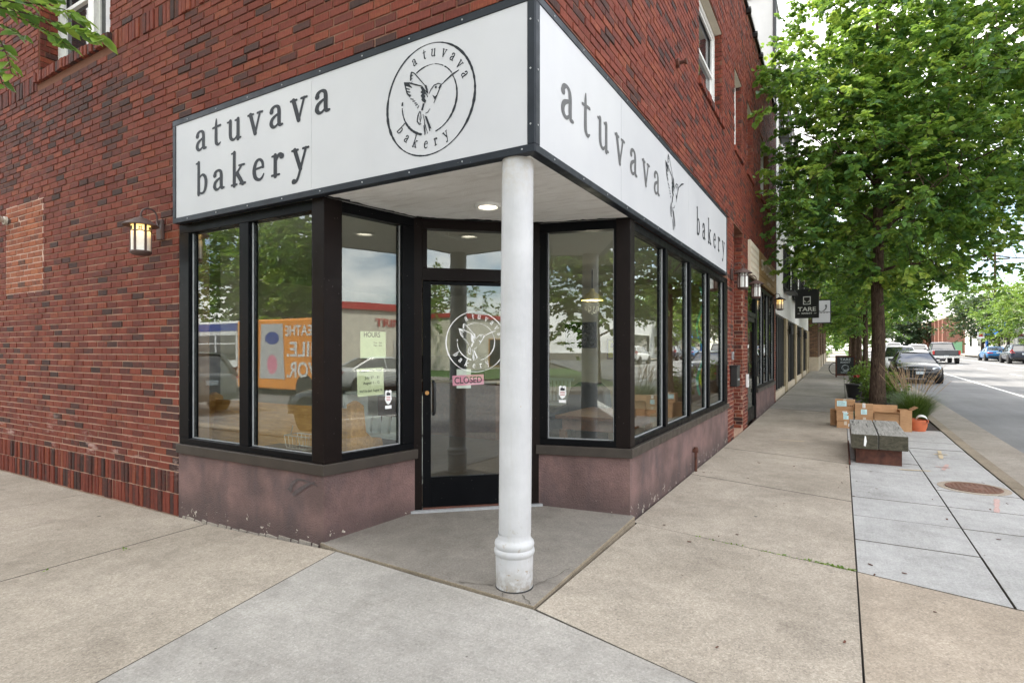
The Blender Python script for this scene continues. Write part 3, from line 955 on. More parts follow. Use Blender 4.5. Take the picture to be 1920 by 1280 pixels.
def mark(x0, x1, y0, y1, z=-.246):
    marks.add([(x0, y0, z + gz(y0)), (x1, y0, z + gz(y0)), (x1, y1, z + gz(y1)), (x0, y1, z + gz(y1))], [(0, 1, 2, 3)])
mark(5.32, 5.44, 6, 12)
mark(5.32, 5.44, 12, 140)
for k in range(14):
    y0 = 14 + 9 * k
    mark(8.55, 8.66, y0, y0 + 2.6)
mark(11.6, 11.7, 12, 130)
mark(3.2, 14, 1.2, 1.55)
mark(3.2, 14, 4.0, 4.35)
mark(-.2, .15, -11.2, -2.0)
mark(2.2, 2.55, -11.2, -2.0)
tag(marks.build('road_markings', 'line'), kind='structure')

# inspection cover in the pavement
mh = thing('manhole_cover', 'round rusty iron inspection cover set in the pale paving beside the kerb', 'manhole cover', (1.30, 8.22, -.098))
m = MB(); m.lathe((0, 0, 0), [(.335, -.01), (.335, .005), (.275, .006), (.27, .002)], 40)
m.build('surround', 'con_orange', mh, local=True)
m = MB(); m.lathe((0, 0, 0), [(.262, .0), (.262, .012), (.245, .012), (.243, .008), (.09, .008), (.085, .013), (.05, .013), (.045, .008), (.001, .008)], 40)
for k in range(10):
    for q in range(10):
        px_, py_ = -.2 + .045 * k, -.2 + .045 * q
        if .1 < math.hypot(px_, py_) < .225:
            m.box(px_, px_ + .024, py_, py_ + .024, .007, .0115)
m.build('lid', 'manhole', mh, local=True)
cr_ = MB()
def crack(pts, w):
    vs = []
    for i, (x, y) in enumerate(pts):
        a, b = pts[max(i - 1, 0)], pts[min(i + 1, len(pts) - 1)]
        d = Vector((b[0] - a[0], b[1] - a[1])).normalized() * w * rnd.uniform(.4, 1.2)
        z = entry_z(x, y) + .0055
        vs += [(x - d.y, y + d.x, z), (x + d.y, y - d.x, z)]
    cr_.add(vs, [(2 * i, 2 * i + 2, 2 * i + 3, 2 * i + 1) for i in range(len(pts) - 1)])
def jag(a, b, n, j):
    return [(lerp(a[0], b[0], i / n) + rnd.uniform(-j, j) * (0 < i < n), lerp(a[1], b[1], i / n) + rnd.uniform(-j, j) * (0 < i < n)) for i in range(n + 1)]
crack(jag((-1.70, 3.20), (-1.615, 3.55), 9, .012), .004)
crack(jag((-1.82, 3.01), (-1.80, 2.955), 4, .006), .004)
crack(jag((-1.70, 3.03), (-1.60, 2.955), 6, .008), .004)
crack(jag((-1.93, 3.06), (-2.15, 2.99), 7, .012), .004)
tag(cr_.build('pavement_crack', 'joint'), kind='structure')
sp = MB()
def dab(x0, y0, x1, y1, w, mb=None):
    (mb or sp)
    d = Vector((x1 - x0, y1 - y0)).normalized() * w / 2
    k = max(2, int(math.hypot(x1 - x0, y1 - y0) / .05))
    pts = []
    for i in range(k + 1):
        t = i / k
        e = .6 + .5 * rnd.random()
        x, y = lerp(x0, x1, t), lerp(y0, y1, t)
        pts += [(x - d.y * e, y + d.x * e, -.0955), (x + d.y * e, y - d.x * e, -.0955)]
    mb.add(pts, [(2 * i, 2 * i + 2, 2 * i + 3, 2 * i + 1) for i in range(k)])
r_ = MB()
dab(1.15, 9.25, 1.26, 9.75, .05, r_); dab(1.1, 9.5, 1.25, 9.45, .05, r_); dab(1.30, 7.1, 1.42, 7.75, .05, r_)
tag(r_.build('survey_paint', 'spray_red'), kind='structure')
r_ = MB()
dab(1.25, 10.2, 1.32, 11.0, .06, r_); dab(1.2, 10.6, 1.38, 10.65, .06, r_); dab(.66, 9.02, 1.0, 9.1, .05, r_); dab(-.95, 10.9, -.55, 10.95, .06, r_)
tag(r_.build('survey_paint', 'spray_yellow'), kind='structure')

# ------------------------------------------------------------------ the brick corner building
YW, XW = 3.10, -1.68
bld = thing('brick_building', 'two storey red brick corner building with a white framed shop front', 'building', (-1.68, 3.10, 0))
wall = MB()
TOP = 8.45
yb, xb = YW + .0075, XW - .0075                    # mortar faces
# side wall along the side street, with the storefront and upper window openings
def wl(x0, x1, z0, z1, d=.30): wall.box(x0, x1, yb, yb + d, z0, z1)
wl(-16, -8.68, -.5, TOP)
wl(-8.68, -6.91, -.5, 4.86)
wl(-8.68, -6.91, 6.6, TOP)
wl(-6.91, -5.57, -.5, TOP)
wl(-5.57, xb, 2.78, TOP)
def wr(y0, y1, z0, z1, d=.30): wall.box(xb - d, xb, y0, y1, z0, z1)
Y0 = yb + .30
wr(Y0, 7.94, 2.78, TOP)
W1, W2, W3, W4 = (7.94, 9.70), (10.9, 11.83), (12.5, 13.42), (14.7, 16.4)
zs0, zs1 = 5.20, 6.65
ylist = [7.94]
for a, b in (W1, W2, W3, W4):
    if a > ylist[-1]:
        wr(ylist[-1], a, 4.0, TOP)
    wr(a, b, 4.0, zs0 - .1)
    wr(a, b, zs1, TOP)
    ylist.append(b)
wr(16.4, 18.3, 4.0, TOP)
wr(7.94, 10.16, 2.78, 4.0)
wr(10.16, 10.82, -.5, 4.0)
wr(10.82, 11.95, 3.78, 4.0)
wr(11.95, 12.55, -.5, 4.0, .95)
wr(12.55, 17.95, 3.25, 4.0)
wr(17.95, 18.3, -.5, 4.0)
wall.box(xb - .95, xb - .301, 10.52, 10.82, -.5, 3.9)
wall.box(xb - 1.2, xb - .951, 10.5, 12.55, -.5, 3.9)
wall.box(xb - .95, xb, 10.821, 11.949, -.4, -.07)
# roof slab and remaining walls
wall.box(-16, xb - .30, yb + .30, 18.3, 8.0, 8.1)
wall.box(-16, xb - .3, 18.0, 18.3, -.5, 8.0)
wallo = wall.build('wall', 'mortar', bld)

PL = {'L': (Vector((0, YW, 0)), Vector((1, 0, 0)), Vector((0, -1, 0))),
      'R': (Vector((XW, 0, 0)), Vector((0, 1, 0)), Vector((1, 0, 0))),
      'J1': (Vector((0, W1[1] - .012, 0)), Vector((1, 0, 0)), Vector((0, -1, 0))),
      'J2': (Vector((0, W2[1] - .012, 0)), Vector((1, 0, 0)), Vector((0, -1, 0))),
      'J3': (Vector((0, W3[1] - .012, 0)), Vector((1, 0, 0)), Vector((0, -1, 0))),
      'N': (Vector((0, 11.938, 0)), Vector((1, 0, 0)), Vector((0, -1, 0))),
      'K': (Vector((-8.668, 0, 0)), Vector((0, 1, 0)), Vector((1, 0, 0)))}
CH, BL, JT = .0715, .2145, .0128
BRICKS = []
def courses(pl, u0, u1, z0, z1, holes, bl=BL, ch=CH, stagger=.5, proud=0., jit=.12, mat=0, dark=0., edge=False):
    k = 0
    z = z0
    while z + ch <= z1 + .01:
        zc = z + ch / 2
        iv = [(u0, u1)]
        for a, b, c, d in holes:
            if c < zc < d:
                iv2 = []
                for p, q in iv:
                    if b <= p or a >= q:
                        iv2.append((p, q))
                    else:
                        if a > p: iv2.append((p, a))
                        if b < q: iv2.append((b, q))
                iv = iv2
        off = (bl * stagger * (k % 2) + (rnd.choice((0, 0, 0, .25)) + rnd.uniform(-.03, .03)) * bl * (1 if stagger else 0))
        for p, q in iv:
            u = math.floor((p - off) / bl) * bl + off
            while u < q:
                e = u + bl
                a, b = max(u, p), min(e, q)
                if b - a > .035:
                    t = rnd.random()
                    t = rnd.uniform(0, .26) if t < .155 + dark else (rnd.uniform(.30, .88) if t < .985 else 1.)
                    if pl == 'L' and mat == 0 and ((-9.9 < a < -6.7 and 3.75 + .25 * math.sin(a * 4) < zc < 4.86) or (-16 < a < -8.7 and 4.3 < zc < 4.95)) and rnd.random() < .62:
                        t = rnd.uniform(0, .30)
                    BRICKS.append([pl, a + JT / 2, b - JT / 2, z + JT / 2, z + ch - JT / 2, t, mat, proud + rnd.uniform(-.0035, .0045) * (1 if ch < .1 else 2.2), b - a > bl * .98 and bl > .2 and mat == 0])
                u = e
        z += ch
        k += 1
PATCH = (-9.66, -8.56, 2.20, 3.36)
Z1 = .290
ZS = Z1 + 62 * CH
storeL = (-5.57, 0, -1, 3.70)
winL = (-8.68, -6.91, 4.93, 6.62)
courses('L', -14, -5.57, -.139, Z1 + .001, [], bl=CH, ch=BL, stagger=0, proud=.004, dark=.16)
courses('L', -14, XW, Z1, ZS, [storeL, winL, PATCH, (-8.72, -6.87, 4.70, 4.95)])
courses('L', -9.66, -8.56, 2.22, 3.36, [], mat=1, proud=.001)
im = MB(); im.box(-9.68, -8.54, YW + .0035, YW + .02, 2.20, 3.39); im.build('infill_mortar', 'pale_mortar', wallo)
courses('L', -14, XW, ZS, ZS + BL + .001, [(-8.72, -6.87, 4.70, 6.62)], bl=CH, ch=BL, stagger=0, proud=.003)
courses('L', -14, XW, ZS + BL, TOP - .05, [winL])
courses('L', -8.74, -6.85, 4.805, 4.95, [], bl=CH, ch=.13, stagger=0, proud=.035, dark=.2)
RH = [(3.0, 10.18, -1, 3.71), (W1[0], W1[1], zs0 - .10, zs1 + .0), (W2[0], W2[1], zs0 - .10, zs1), (W3[0], W3[1], zs0 - .1, zs1), (W4[0], W4[1], zs0 - .1, zs1),
      (10.82, 11.95, -1, 3.78), (12.56, 17.94, -1, 3.80)]
courses('R', YW, 18.3, Z1 - 6 * CH, TOP - .05, RH)
for a, b in (W1, W2, W3, W4):
    courses('R', a - .06, b + .06, zs0 - .105, zs0 + .03, [], bl=CH, ch=.115, stagger=0, proud=.03)
for j in ('J1', 'J2', 'J3'):
    courses(j, -1.86, XW - .005, zs0 + .01, zs1, [], bl=BL * .75, stagger=.3)
courses('N', -2.6, XW - .005, -.07, 3.78, [], bl=BL, stagger=.5)
courses('K', YW + .01, YW + .26, 4.95, 6.6, [], bl=BL, stagger=.5)

def brick_geo(mb, pl, u0, u1, z0, z1, t, proud):
    o, U, N = PL[pl]
    Zv = Vector((0, 0, 1))
    c = .0035
    h = rnd.uniform(-.0016, .0016)
    w = rnd.uniform(-.0016, .0016)
    mb.ct = t
    q = []
    for (u, z, sx, sz) in ((u0, z0, 1, 1), (u1, z0, -1, 1), (u1, z1, -1, -1), (u0, z1, 1, -1)):
        q.append(o + U * u + Zv * z - N * .016)
    for (u, z, sx, sz) in ((u0, z0, 1, 1), (u1, z0, -1, 1), (u1, z1, -1, -1), (u0, z1, 1, -1)):
        q.append(o + U * u + Zv * z + N * (proud - c))
    for (u, z, sx, sz) in ((u0, z0, 1, 1), (u1, z0, -1, 1), (u1, z1, -1, -1), (u0, z1, 1, -1)):
        q.append(o + U * (u + c * sx + rnd.uniform(0, .0015) * sx) + Zv * (z + c * sz) + N * (proud + h * sx + w * sz))
    f = [(8, 9, 10, 11)]
    for k in (0, 4):
        f += [(k + i, k + (i + 1) % 4, k + 4 + (i + 1) % 4, k + 4 + i) for i in range(4)]
    mb.add(q, f)
def screen_area(b):
    o, U, N = PL[b[0]]
    p = o + U * ((b[1] + b[2]) / 2) + Vector((0, 0, (b[3] + b[4]) / 2))
    s_, c_ = .50473, .86327
    dep = -p.x * s_ + p.y * c_
    lat = p.x * c_ + p.y * s_
    if dep < .5:
        return 0
    px = 960 + 1057 * lat / dep
    py = 656 - 1057 * (p.z - 1.48) / dep
    if not (5 < px < 1915 and 5 < py < 1275):
        return 0
    return abs(N.dot(p - Vector((0, 0, 1.48)))) / dep ** 3
BRICKS.sort(key=lambda b: -screen_area(b) if b[8] and b[0] == 'L' else 0)
BRICKS.sort(key=lambda b: -(screen_area(b) if (b[8] and b[0] == 'L') else 0))
single, rest = BRICKS[:300], BRICKS[300:]
mbs = [MB(), MB()]
for b in rest:
    brick_geo(mbs[b[6]], b[0], b[1], b[2], b[3], b[4], b[5], b[7])
mbs[0].build('brick_courses', 'brick', wallo, kind='stuff')
mbs[1].build('infill_brick_courses', 'brick_orange', wallo, kind='stuff')
PL['X'] = (Vector((0, 0, 0)), Vector((1, 0, 0)), Vector((0, -1, 0)))
VAR = []
hw, hh = (BL - JT) / 2, (CH - JT) / 2
for i in range(16):
    mb = MB()
    brick_geo(mb, 'X', -hw, hw, -hh, hh, (i % 16) / 15 * .97 if i > 3 else i * .055, 0)
    me = mb.mesh('brick', 'brick')
    if 'tone' not in me.attributes:
        a = me.attributes.new('tone', 'FLOAT', 'FACE')
        a.data.foreach_set('value', [mb.ct] * len(me.polygons))
    VAR.append((mb.ct, me))
for b in single:
    best = sorted(VAR, key=lambda v: abs(v[0] - b[5]) + rnd.random() * .02)[0]
    o = bpy.data.objects.new('brick', best[1])
    COL.objects.link(o)
    o.parent = wallo
    o.location = (((b[1] + b[2]) / 2) - ORG[wallo.name].x, YW - b[7] - ORG[wallo.name].y, (b[3] + b[4]) / 2)

# parapet coping with its row of bolt heads
cp = MB()
cp.box(-16, XW + .05, YW - .05, YW + .36, TOP, TOP + .07)
cp.box(XW - .36, XW + .05, YW + .361, 18.34, TOP, TOP + .07)
for k in range(14):
    cp.lathe((XW + .04, 4.2 + k * 1.02, TOP - .06), [(.03, -.06), (.07, -.04), (.075, .05), (.03, .058)], 8, axis='x')
cp.build('coping', 'black_metal', bld)

# stucco base, sills: mitred ribbons along the plan of the shop front
pA, pB, pC, pD, pE, pF = (-5.57, 3.10), (-3.535, 3.10), (-3.376, 4.03), (-2.53, 4.79), (-1.68, 5.02), (-1.68, 10.17)
def ribbon(path, out, inn, z0, z1, mb=None):
    mb = mb or MB()
    P = [Vector(p) for p in path]
    n = len(P)
    def off(d):
        r = []
        for i in range(n):
            es = []
            if i > 0: es.append((P[i] - P[i - 1]).normalized())
            if i < n - 1: es.append((P[i + 1] - P[i]).normalized())
            ns = [Vector((e.y, -e.x)) for e in es]
            m_ = sum(ns, Vector((0, 0)))
            m_ = m_ / m_.dot(ns[0])
            r.append(P[i] + m_ * d)
        return r
    a, b = off(out), off(-inn)
    vs = []
    for z in (z0, z1):
        vs += [(p.x, p.y, z) for p in a] + [(p.x, p.y, z) for p in b]
    fs = []
    for i in range(n - 1):
        fs += [(i, i + 1, 2 * n + i + 1, 2 * n + i), (n + i + 1, n + i, 3 * n + i, 3 * n + i + 1),
               (2 * n + i, 2 * n + i + 1, 3 * n + i + 1, 3 * n + i), (i + 1, i, n + i, n + i + 1)]
    fs += [(0, 2 * n, 3 * n, n), (n - 1, 2 * n - 1, 4 * n - 1, 3 * n - 1)]
    mb.add(vs, fs)
    return mb
for path in ([pA, pB, pC], [pD, pE, pF]):
    ribbon(path, .001, .16, -.3, .487).build('stucco_base', 'stucco', bld)
    s_ = ribbon(path, .030, .12, .487, .575).build('sill', 'sill', bld)
    add_bevel(s_, .005)
sc_ = MB()
def scuff(P_, w):
    vs = []
    for i, (x, z) in enumerate(P_):
        a, b = P_[max(i - 1, 0)], P_[min(i + 1, len(P_) - 1)]
        d = Vector((b[0] - a[0], b[1] - a[1])).normalized() * w[i] * .8
        yo = YW - .0032 - .0008 * len(P_)
        vs += [(x - d.y, yo, z + d.x), (x + d.y, yo, z - d.x)]
    sc_.add(vs, [(2 * i, 2 * i + 1, 2 * i + 3, 2 * i + 2) for i in range(len(P_) - 1)])
scuff([(-3.94, .315), (-3.90, .388), (-3.83, .425), (-3.74, .424), (-3.60, .398)], [.030, .020, .012, .009, .004])
scuff([(-3.90, .29), (-3.81, .345), (-3.70, .405), (-3.63, .424)], [.020, .022, .015, .005])
sc_.build('scuff_mark', 'scuff', bld)
# rubble showing under the stucco
rub = MB()
x = -5.5
while x < -3.6:
    w = rnd.uniform(.05, .22)
    z = walk_z(x, 3)
    q = rnd.uniform(.012, .04)
    rub.add([(x, 3.085 - rnd.random() * .01, z - .03), (x + w, 3.085, z - .03), (x + w - .01, 3.092, z + q * rnd.uniform(.5, 1)), (x + .01, 3.092, z + q), (x, 3.12, z + q), (x + w, 3.12, z + q)],
            [(0, 1, 2, 3), (3, 2, 5, 4)])
    x += w
tag(rub.build('rubble', 'con_curb'), kind='stuff')

def seg_frame(P, Q):
    P, Q = Vector(P), Vector(Q)
    e = (Q - P).normalized()
    nrm = Vector((e.y, -e.x))
    def W(t, n, z):
        p = P + e * t + nrm * n
        return (p.x, p.y, z)
    return W, (Q - P).length, e, nrm
def wbox(mb, W, t0, t1, n0, n1, z0, z1):
    vs = [W(t, n, z) for z in (z0, z1) for t, n in ((t0, n0), (t1, n0), (t1, n1), (t0, n1))]
    mb.add(vs, [(0, 1, 2, 3), (7, 6, 5, 4), (0, 4, 5, 1), (1, 5, 6, 2), (2, 6, 7, 3), (3, 7, 4, 0)])
def storefront(P, Q, panes, mat, z0=.575, z1=2.69, g0=.632, g1=2.603, dep=.10, nm='storefront_window', parent=None):
    W, ln, e, nrm = seg_frame(P, Q)
    mb = MB()
    wbox(mb, W, 0, ln, -.004, -dep, z0, g0)
    wbox(mb, W, 0, ln, -.004, -dep, g1, z1)
    edges = [0] + [v for p in panes for v in p] + [ln]
    for a, b in zip(edges[0::2], edges[1::2]):
        if b - a > .01:
            wbox(mb, W, a, b, -.0025, -dep - .002, g0 - .001, g1 + .001)
    fr = mb.build(nm, mat, parent or bld)
    add_bevel(fr, .004, 1)
    gk = MB()
    for a, b in panes:
        wbox(gk, W, a + .001, a + .010, -.040, -.050, g0 + .002, g1 - .002)
        wbox(gk, W, b - .010, b - .001, -.040, -.050, g0 + .002, g1 - .002)
        wbox(gk, W, a + .010, b - .010, -.040, -.050, g0 + .002, g0 + .010)
        g = MB()
        wbox(g, W, a + .002, b - .002, -.052, -.058, g0 + .002, g1 - .002)
        g.build('pane', 'glass', fr)
    gk.build('gasket', 'gasket', fr)
    return W
storefront(pA, pB, [(.162, .945), (1.075, 1.885)], 'black_frame')
W_LR = storefront(pB, pC, [(.165, .79)], 'black_frame')
W_RR = storefront(pD, pE, [(.105, .735)], 'black_frame')
storefront(pE, pF, [(.13, 1.235), (1.325, 2.38), (2.475, 3.575), (3.67, 4.86)], 'black_frame')
# bronze posts on the corners, a little proud of the window frames
for poly in ([(-3.668, 3.094), (-3.529, 3.094), (-3.505, 3.26), (-3.668, 3.26)], [(-1.80, 4.982), (-1.674, 5.016), (-1.674, 5.145), (-1.80, 5.145)]):
    pst = MB()
    pst.prism(poly, .576, 2.692)
    add_bevel(pst.build('corner_post', 'bronze', bld), .004)

# door with transom in the corner
W_D, LD, _, _ = seg_frame(pC, pD)
fr = MB()
wbox(fr, W_D, -.075, .052, .012, -.11, -.02, 2.692)
wbox(fr, W_D, 1.062, LD + .075, .012, -.11, -.02, 2.692)
wbox(fr, W_D, .052, 1.062, .009, -.10, 2.122, 2.238)
wbox(fr, W_D, .052, 1.062, .009, -.10, 2.60, 2.688)
wbox(fr, W_D, .052, .10, -.01, -.09, 2.238, 2.60)
wbox(fr, W_D, 1.01, 1.062, -.01, -.09, 2.238, 2.60)
fro = fr.build('door_frame', 'bronze', bld)
add_bevel(fro, .004)
g = MB(); wbox(g, W_D, .10, 1.01, -.045, -.051, 2.239, 2.599); g.build('transom_pane', 'glass', fro)
th = MB(); wbox(th, W_D, -.05, LD + .05, .05, -.12, -.04, .012); th.build('threshold', 'gasket', fro)
th = MB(); wbox(th, W_D, .06, 1.05, .012, -.05, .012, .028); th.build('door_sweep', 'rust', fro)
dl = MB()
wbox(dl, W_D, .060, .134, .000, -.045, .03, 2.114)
wbox(dl, W_D, .980, 1.054, .000, -.045, .03, 2.114)
wbox(dl, W_D, .134, .980, .0, -.045, .03, .305)
wbox(dl, W_D, .134, .980, .0, -.045, 2.085, 2.114)
dlo = dl.build('door', 'black_frame', bld)
add_bevel(dlo, .003)
g = MB(); wbox(g, W_D, .135, .979, -.018, -.024, .306, 2.084); g.build('door_pane', 'glass', dlo)
h = MB()
h.tube([W_D(.155, .0, 1.185), W_D(.155, .045, 1.19), W_D(.163, .062, 1.17), W_D(.165, .066, 1.12), W_D(.165, .066, .96), W_D(.163, .062, .91), W_D(.155, .045, .89), W_D(.155, .0, .895)], .013, 10)
h.build('handle', 'black_metal', dlo, smooth=True)
h = MB()
h.tube([W_D(.098, -.002, 1.085), W_D(.098, .012, 1.085)], .019, 14)
h.build('lock', 'pew', dlo)
c = W_D(.556, -.012, 1.556)
_, _, e_D, n_D = seg_frame(pC, pD)
emblem(dlo, c, (e_D.x, e_D.y, 0), (0, 0, 1), .283, 'white_vinyl', 'door_emblem', .026)

# soffit with its recessed light
so = MB()
so.prism([(-3.70, 3.062), (-1.642, 3.062), (-1.642, 5.2), (-2.5, 5.0), (-3.5, 4.2)], 2.6925, 2.76)
so.build('soffit', 'soffit', bld)
bk_ = MB()
for (p_, q_), o_ in zip(((pB, pC), (pC, pD), (pD, pE)), (0, 1, 2)):
    W_, l_, _, _ = seg_frame(p_, q_)
    n_ = int(l_ / .03)
    a_ = [(W_(l_ * i / n_, .012, 2.690 - .0004 * o_), W_(l_ * i / n_, .035 + .03 * rnd.random() * (1 + math.sin(i * .35 + o_)), 2.690 - .0004 * o_)) for i in range(n_ + 1)]
    bk_.add([v for pr__ in a_ for v in pr__], [(2 * i, 2 * i + 1, 2 * i + 3, 2 * i + 2) for i in range(n_)])
bk_.build('black_paint_edge', 'black_metal', bld)
dlg = MB(); dlg.lathe((-2.56, 3.98, 2.665), [(.075, .028), (.082, .006), (.105, .0), (.112, .006), (.112, .03)], 28, cap=False)
dgo = dlg.build('downlight_trim', 'white_paint', bld, smooth=50)
dlg = MB(); dlg.lathe((-2.56, 3.98, 2.682), [(.074, .0), (.074, .004)], 28)
dlg.build('downlight_lens', 'downlight', dgo)

# rooms behind the glass
rm = MB()
rm.prism([(-9.0, 3.42), (-5.4, 3.42), (-5.4, 3.27), (-3.55, 3.27), (-3.48, 4.12), (-2.58, 4.93), (-1.85, 5.13), (-1.85, 10.8), (-9.0, 10.8)], -.3, .0)
rm.build('interior_floor', 'floor_wood', bld)
rm = MB()
rm.box(-9.1, -1.99, 10.55, 10.8, 0, 2.9)
rm.box(-9.2, -9.0, 3.42, 10.55, 0, 2.9)
rm.box(-7.33, -6.79, 4.3, 4.75, 0, 2.72)
rm.build('interior_wall', 'cream', bld)
rm = MB()
rm.box(-9.0, -1.85, 5.3, 10.55, 2.73, 2.80)
rm.box(-9.0, -3.75, 3.42, 5.3, 2.73, 2.80)
rm.box(-5.55, -3.75, 3.22, 3.42, 2.735, 2.80)
rm.box(-3.75, -1.85, 5.02, 5.3, 2.735, 2.80)
rm.build('interior_ceiling', 'ceiling', bld)

# upper windows
def sash_window(o, U, N, w, z0, z1, nm='upper_window', mullion=False):
    """o: middle of the opening on the frame's front plane"""
    o, U, N = Vector(o), Vector(U), Vector(N)
    def W(t, n, z):
        p = o + U * t + N * n
        return (p.x, p.y, z)
    mb = MB()
    h = w / 2
    f = .075
    for a, b, c, d in ((-h, -h + f, z0, z1), (h - f, h, z0, z1), (-h + f, h - f, z0, z0 + f), (-h + f, h - f, z1 - f, z1)):
        wbox(mb, W, a, b, 0, -.10, c, d)
    if mullion:
        wbox(mb, W, -.07, .07, .002, -.10, z0 + f, z1 - f)
    fo = mb.build(nm, 'white_paint', bld)
    zm = (z0 + z1) / 2
    for a, b in ([(-h + f, -.07), (.07, h - f)] if mullion else [(-h + f, h - f)]):
        for lo, hi, n_ in ((z0 + f, zm + .02, -.045), (zm - .02, z1 - f, -.02)):
            s_ = MB()
            for p, q, c, d in ((a, a + .05, lo, hi), (b - .05, b, lo, hi), (a + .05, b - .05, lo, lo + .045), (a + .05, b - .05, hi - .045, hi)):
                wbox(s_, W, p, q, n_, n_ - .024, c, d)
            so_ = s_.build('sash', 'white_paint', fo)
        g = MB()
        wbox(g, W, a + .01, b - .01, -.062, -.068, z0 + f, z1 - f)
        g.build('pane', 'dark_glass', fo)
    return fo
sash_window((-7.795, YW + .20, 0), (1, 0, 0), (0, -1, 0), 1.76, 4.945, 6.6, mullion=True)
for a, b in (W1, W2, W3, W4):
    sash_window((XW - .125, (a + b) / 2, 0), (0, 1, 0), (1, 0, 0), b - a - .01, zs0 + .01, zs1 - .01)
for a, b in (W1, W2, W3, W4):
    lt = MB()
    lt.box(XW - .12, XW - .02, a + .002, b - .002, zs1 - .012, zs1 - .002)
    lt.build('lintel_soffit', 'cream', bld)

# doorway niche between the shops
nd = MB()
nd.box(-2.64, -2.60, 10.95, 11.85, -.07, 2.1)
ndo = nd.build('side_door', 'black_frame', bld)
nd = MB(); nd.box(-2.598, -2.59, 11.1, 11.7, .9, 1.95); nd.build('door_pane', 'dark_glass', ndo)

# second shop front of the same building
sh = MB()
ribbon([(XW, 14.02), (XW, 17.95)], .0, .14, -.2, .50).build('stucco_base', 'stucco', bld)
ribbon([(XW, 14.02), (XW, 17.95)], .03, .12, .50, .585).build('sill', 'sill', bld)
storefront((XW, 14.0), (XW, 17.95), [(.1, 1.25), (1.36, 2.5), (2.61, 3.80)], 'black_frame', z0=.585, z1=3.0, g0=.64, g1=2.92)
W2_, L2_, _, _ = seg_frame((XW, 12.56), (XW, 13.99))
d2 = MB()
wbox(d2, W2_, 0, .09, -.01, -.12, -.08, 3.0)
wbox(d2, W2_, 1.33, L2_, -.01, -.12, -.08, 3.0)
wbox(d2, W2_, .09, 1.33, -.012, -.11, 2.2, 2.3)
wbox(d2, W2_, .09, 1.33, -.012, -.11, 2.92, 3.0)
d2o = d2.build('door_frame', 'black_frame', bld)
g = MB(); wbox(g, W2_, .09, 1.33, -.05, -.056, 2.3, 2.92); g.build('transom_pane', 'glass', d2o)
d3 = MB()
wbox(d3, W2_, .10, .19, -.03, -.08, -.06, 2.19)
wbox(d3, W2_, 1.23, 1.32, -.03, -.08, -.06, 2.19)
wbox(d3, W2_, .19, 1.23, -.03, -.08, -.06, .22)
wbox(d3, W2_, .19, 1.23, -.03, -.08, 2.1, 2.19)
d3o = d3.build('door', 'black_frame', bld)
g = MB(); wbox(g, W2_, .19, 1.23, -.05, -.056, .22, 2.1); g.build('door_pane', 'glass', d3o)
h = MB(); h.tube([W2_(1.2, -.03, 1.2), W2_(1.2, .05, 1.2), W2_(1.2, .05, .9), W2_(1.2, -.03, .9)], .014, 8); h.build('handle', 'black_metal', d3o)
rm = MB()
rm.box(-6, -1.99, 17.6, 17.9, -.1, 3.2)
rm.box(-6.1, -5.9, 12.6, 17.6, -.1, 3.2)
rm.box(-6, -2.7, 12.55, 12.6, -.1, 3.2)
rm.build('interior_wall', 'cream', bld)
rm = MB(); rm.box(-5.9, -1.85, 12.6, 17.6, -.3, -.06); rm.build('interior_floor', 'floor_wood', bld)
rm = MB(); rm.box(-5.9, -1.85, 12.6, 17.6, 3.05, 3.15); rm.build('interior_ceiling', 'ceiling', bld)
# ------------------------------------------------------------------ the sign band
sg = thing('shop_sign', 'white fascia sign wrapped round the brick corner over the glass entrance, lettered atuvava bakery', 'sign', (-1.62, 3.04, 2.69))
sz0, sz1 = 2.69, 3.67
YF, XF = 3.04, -1.62
m = MB()
m.prism([(-5.549, YF + .004), (XF - .004, YF + .004), (XF - .004, 9.69), (XW - .001, 9.69), (XW - .001, YW - .001), (-5.549, YW - .001)], sz0 + .002, sz1)
m.build('cabinet', 'sign_frame', sg)
m = MB()
fw = .05
m.box(-5.55, XF + .008, YF - .010, YF + .003, sz0, sz0 + fw)
m.box(-5.55, XF + .008, YF - .010, YF + .003, sz1 - fw, sz1 + .004)
m.box(-5.55, -5.50, YF - .0095, YF + .003, sz0 + fw, sz1 - fw)
m.box(XF - .045, XF + .0075, YF - .0095, YF + .003, sz0 + fw, sz1 - fw)
m.box(XF - .003, XF + .010, YF + .0035, 9.70, sz0 + .001, sz0 + fw)
m.box(XF - .003, XF + .010, YF + .0035, 9.70, sz1 - fw, sz1 + .003)
m.box(XF - .003, XF + .0095, YF + .0035, YF + .06, sz0 + fw, sz1 - fw)
m.box(XF - .003, XF + .0095, 9.655, 9.70, sz0 + fw, sz1 - fw)
add_bevel(m.build('sign_frame', 'sign_frame', sg), .003, 1)
for a, b in ((-5.498, -3.6045), (-3.6015, -1.667)):
    m = MB(); m.box(a, b, YF - .004, YF + .002, sz0 + fw, sz1 - fw); m.build('sign_panel', 'panel', sg)
for a, b in ((YF + .062, 4.60), (4.603, 7.05), (7.053, 9.652)):
    m = MB(); m.box(XF - .002, XF + .004, a, b, sz0 + fw, sz1 - fw); m.build('sign_panel', 'panel', sg)
m = MB()
for k in range(9):
    for z in (sz0 + .025, sz1 - .025):
        m.lathe((-5.3 + k * .45, YF - .0102, z), [(.006, .0), (.006, -.003), (.001, -.004)], 8, axis='y')
for k in range(14):
    for z in (sz0 + .025, sz1 - .025):
        m.lathe((XF + .0102, 3.3 + k * .48, z), [(.006, .0), (.006, .003), (.001, .004)], 8, axis='x')
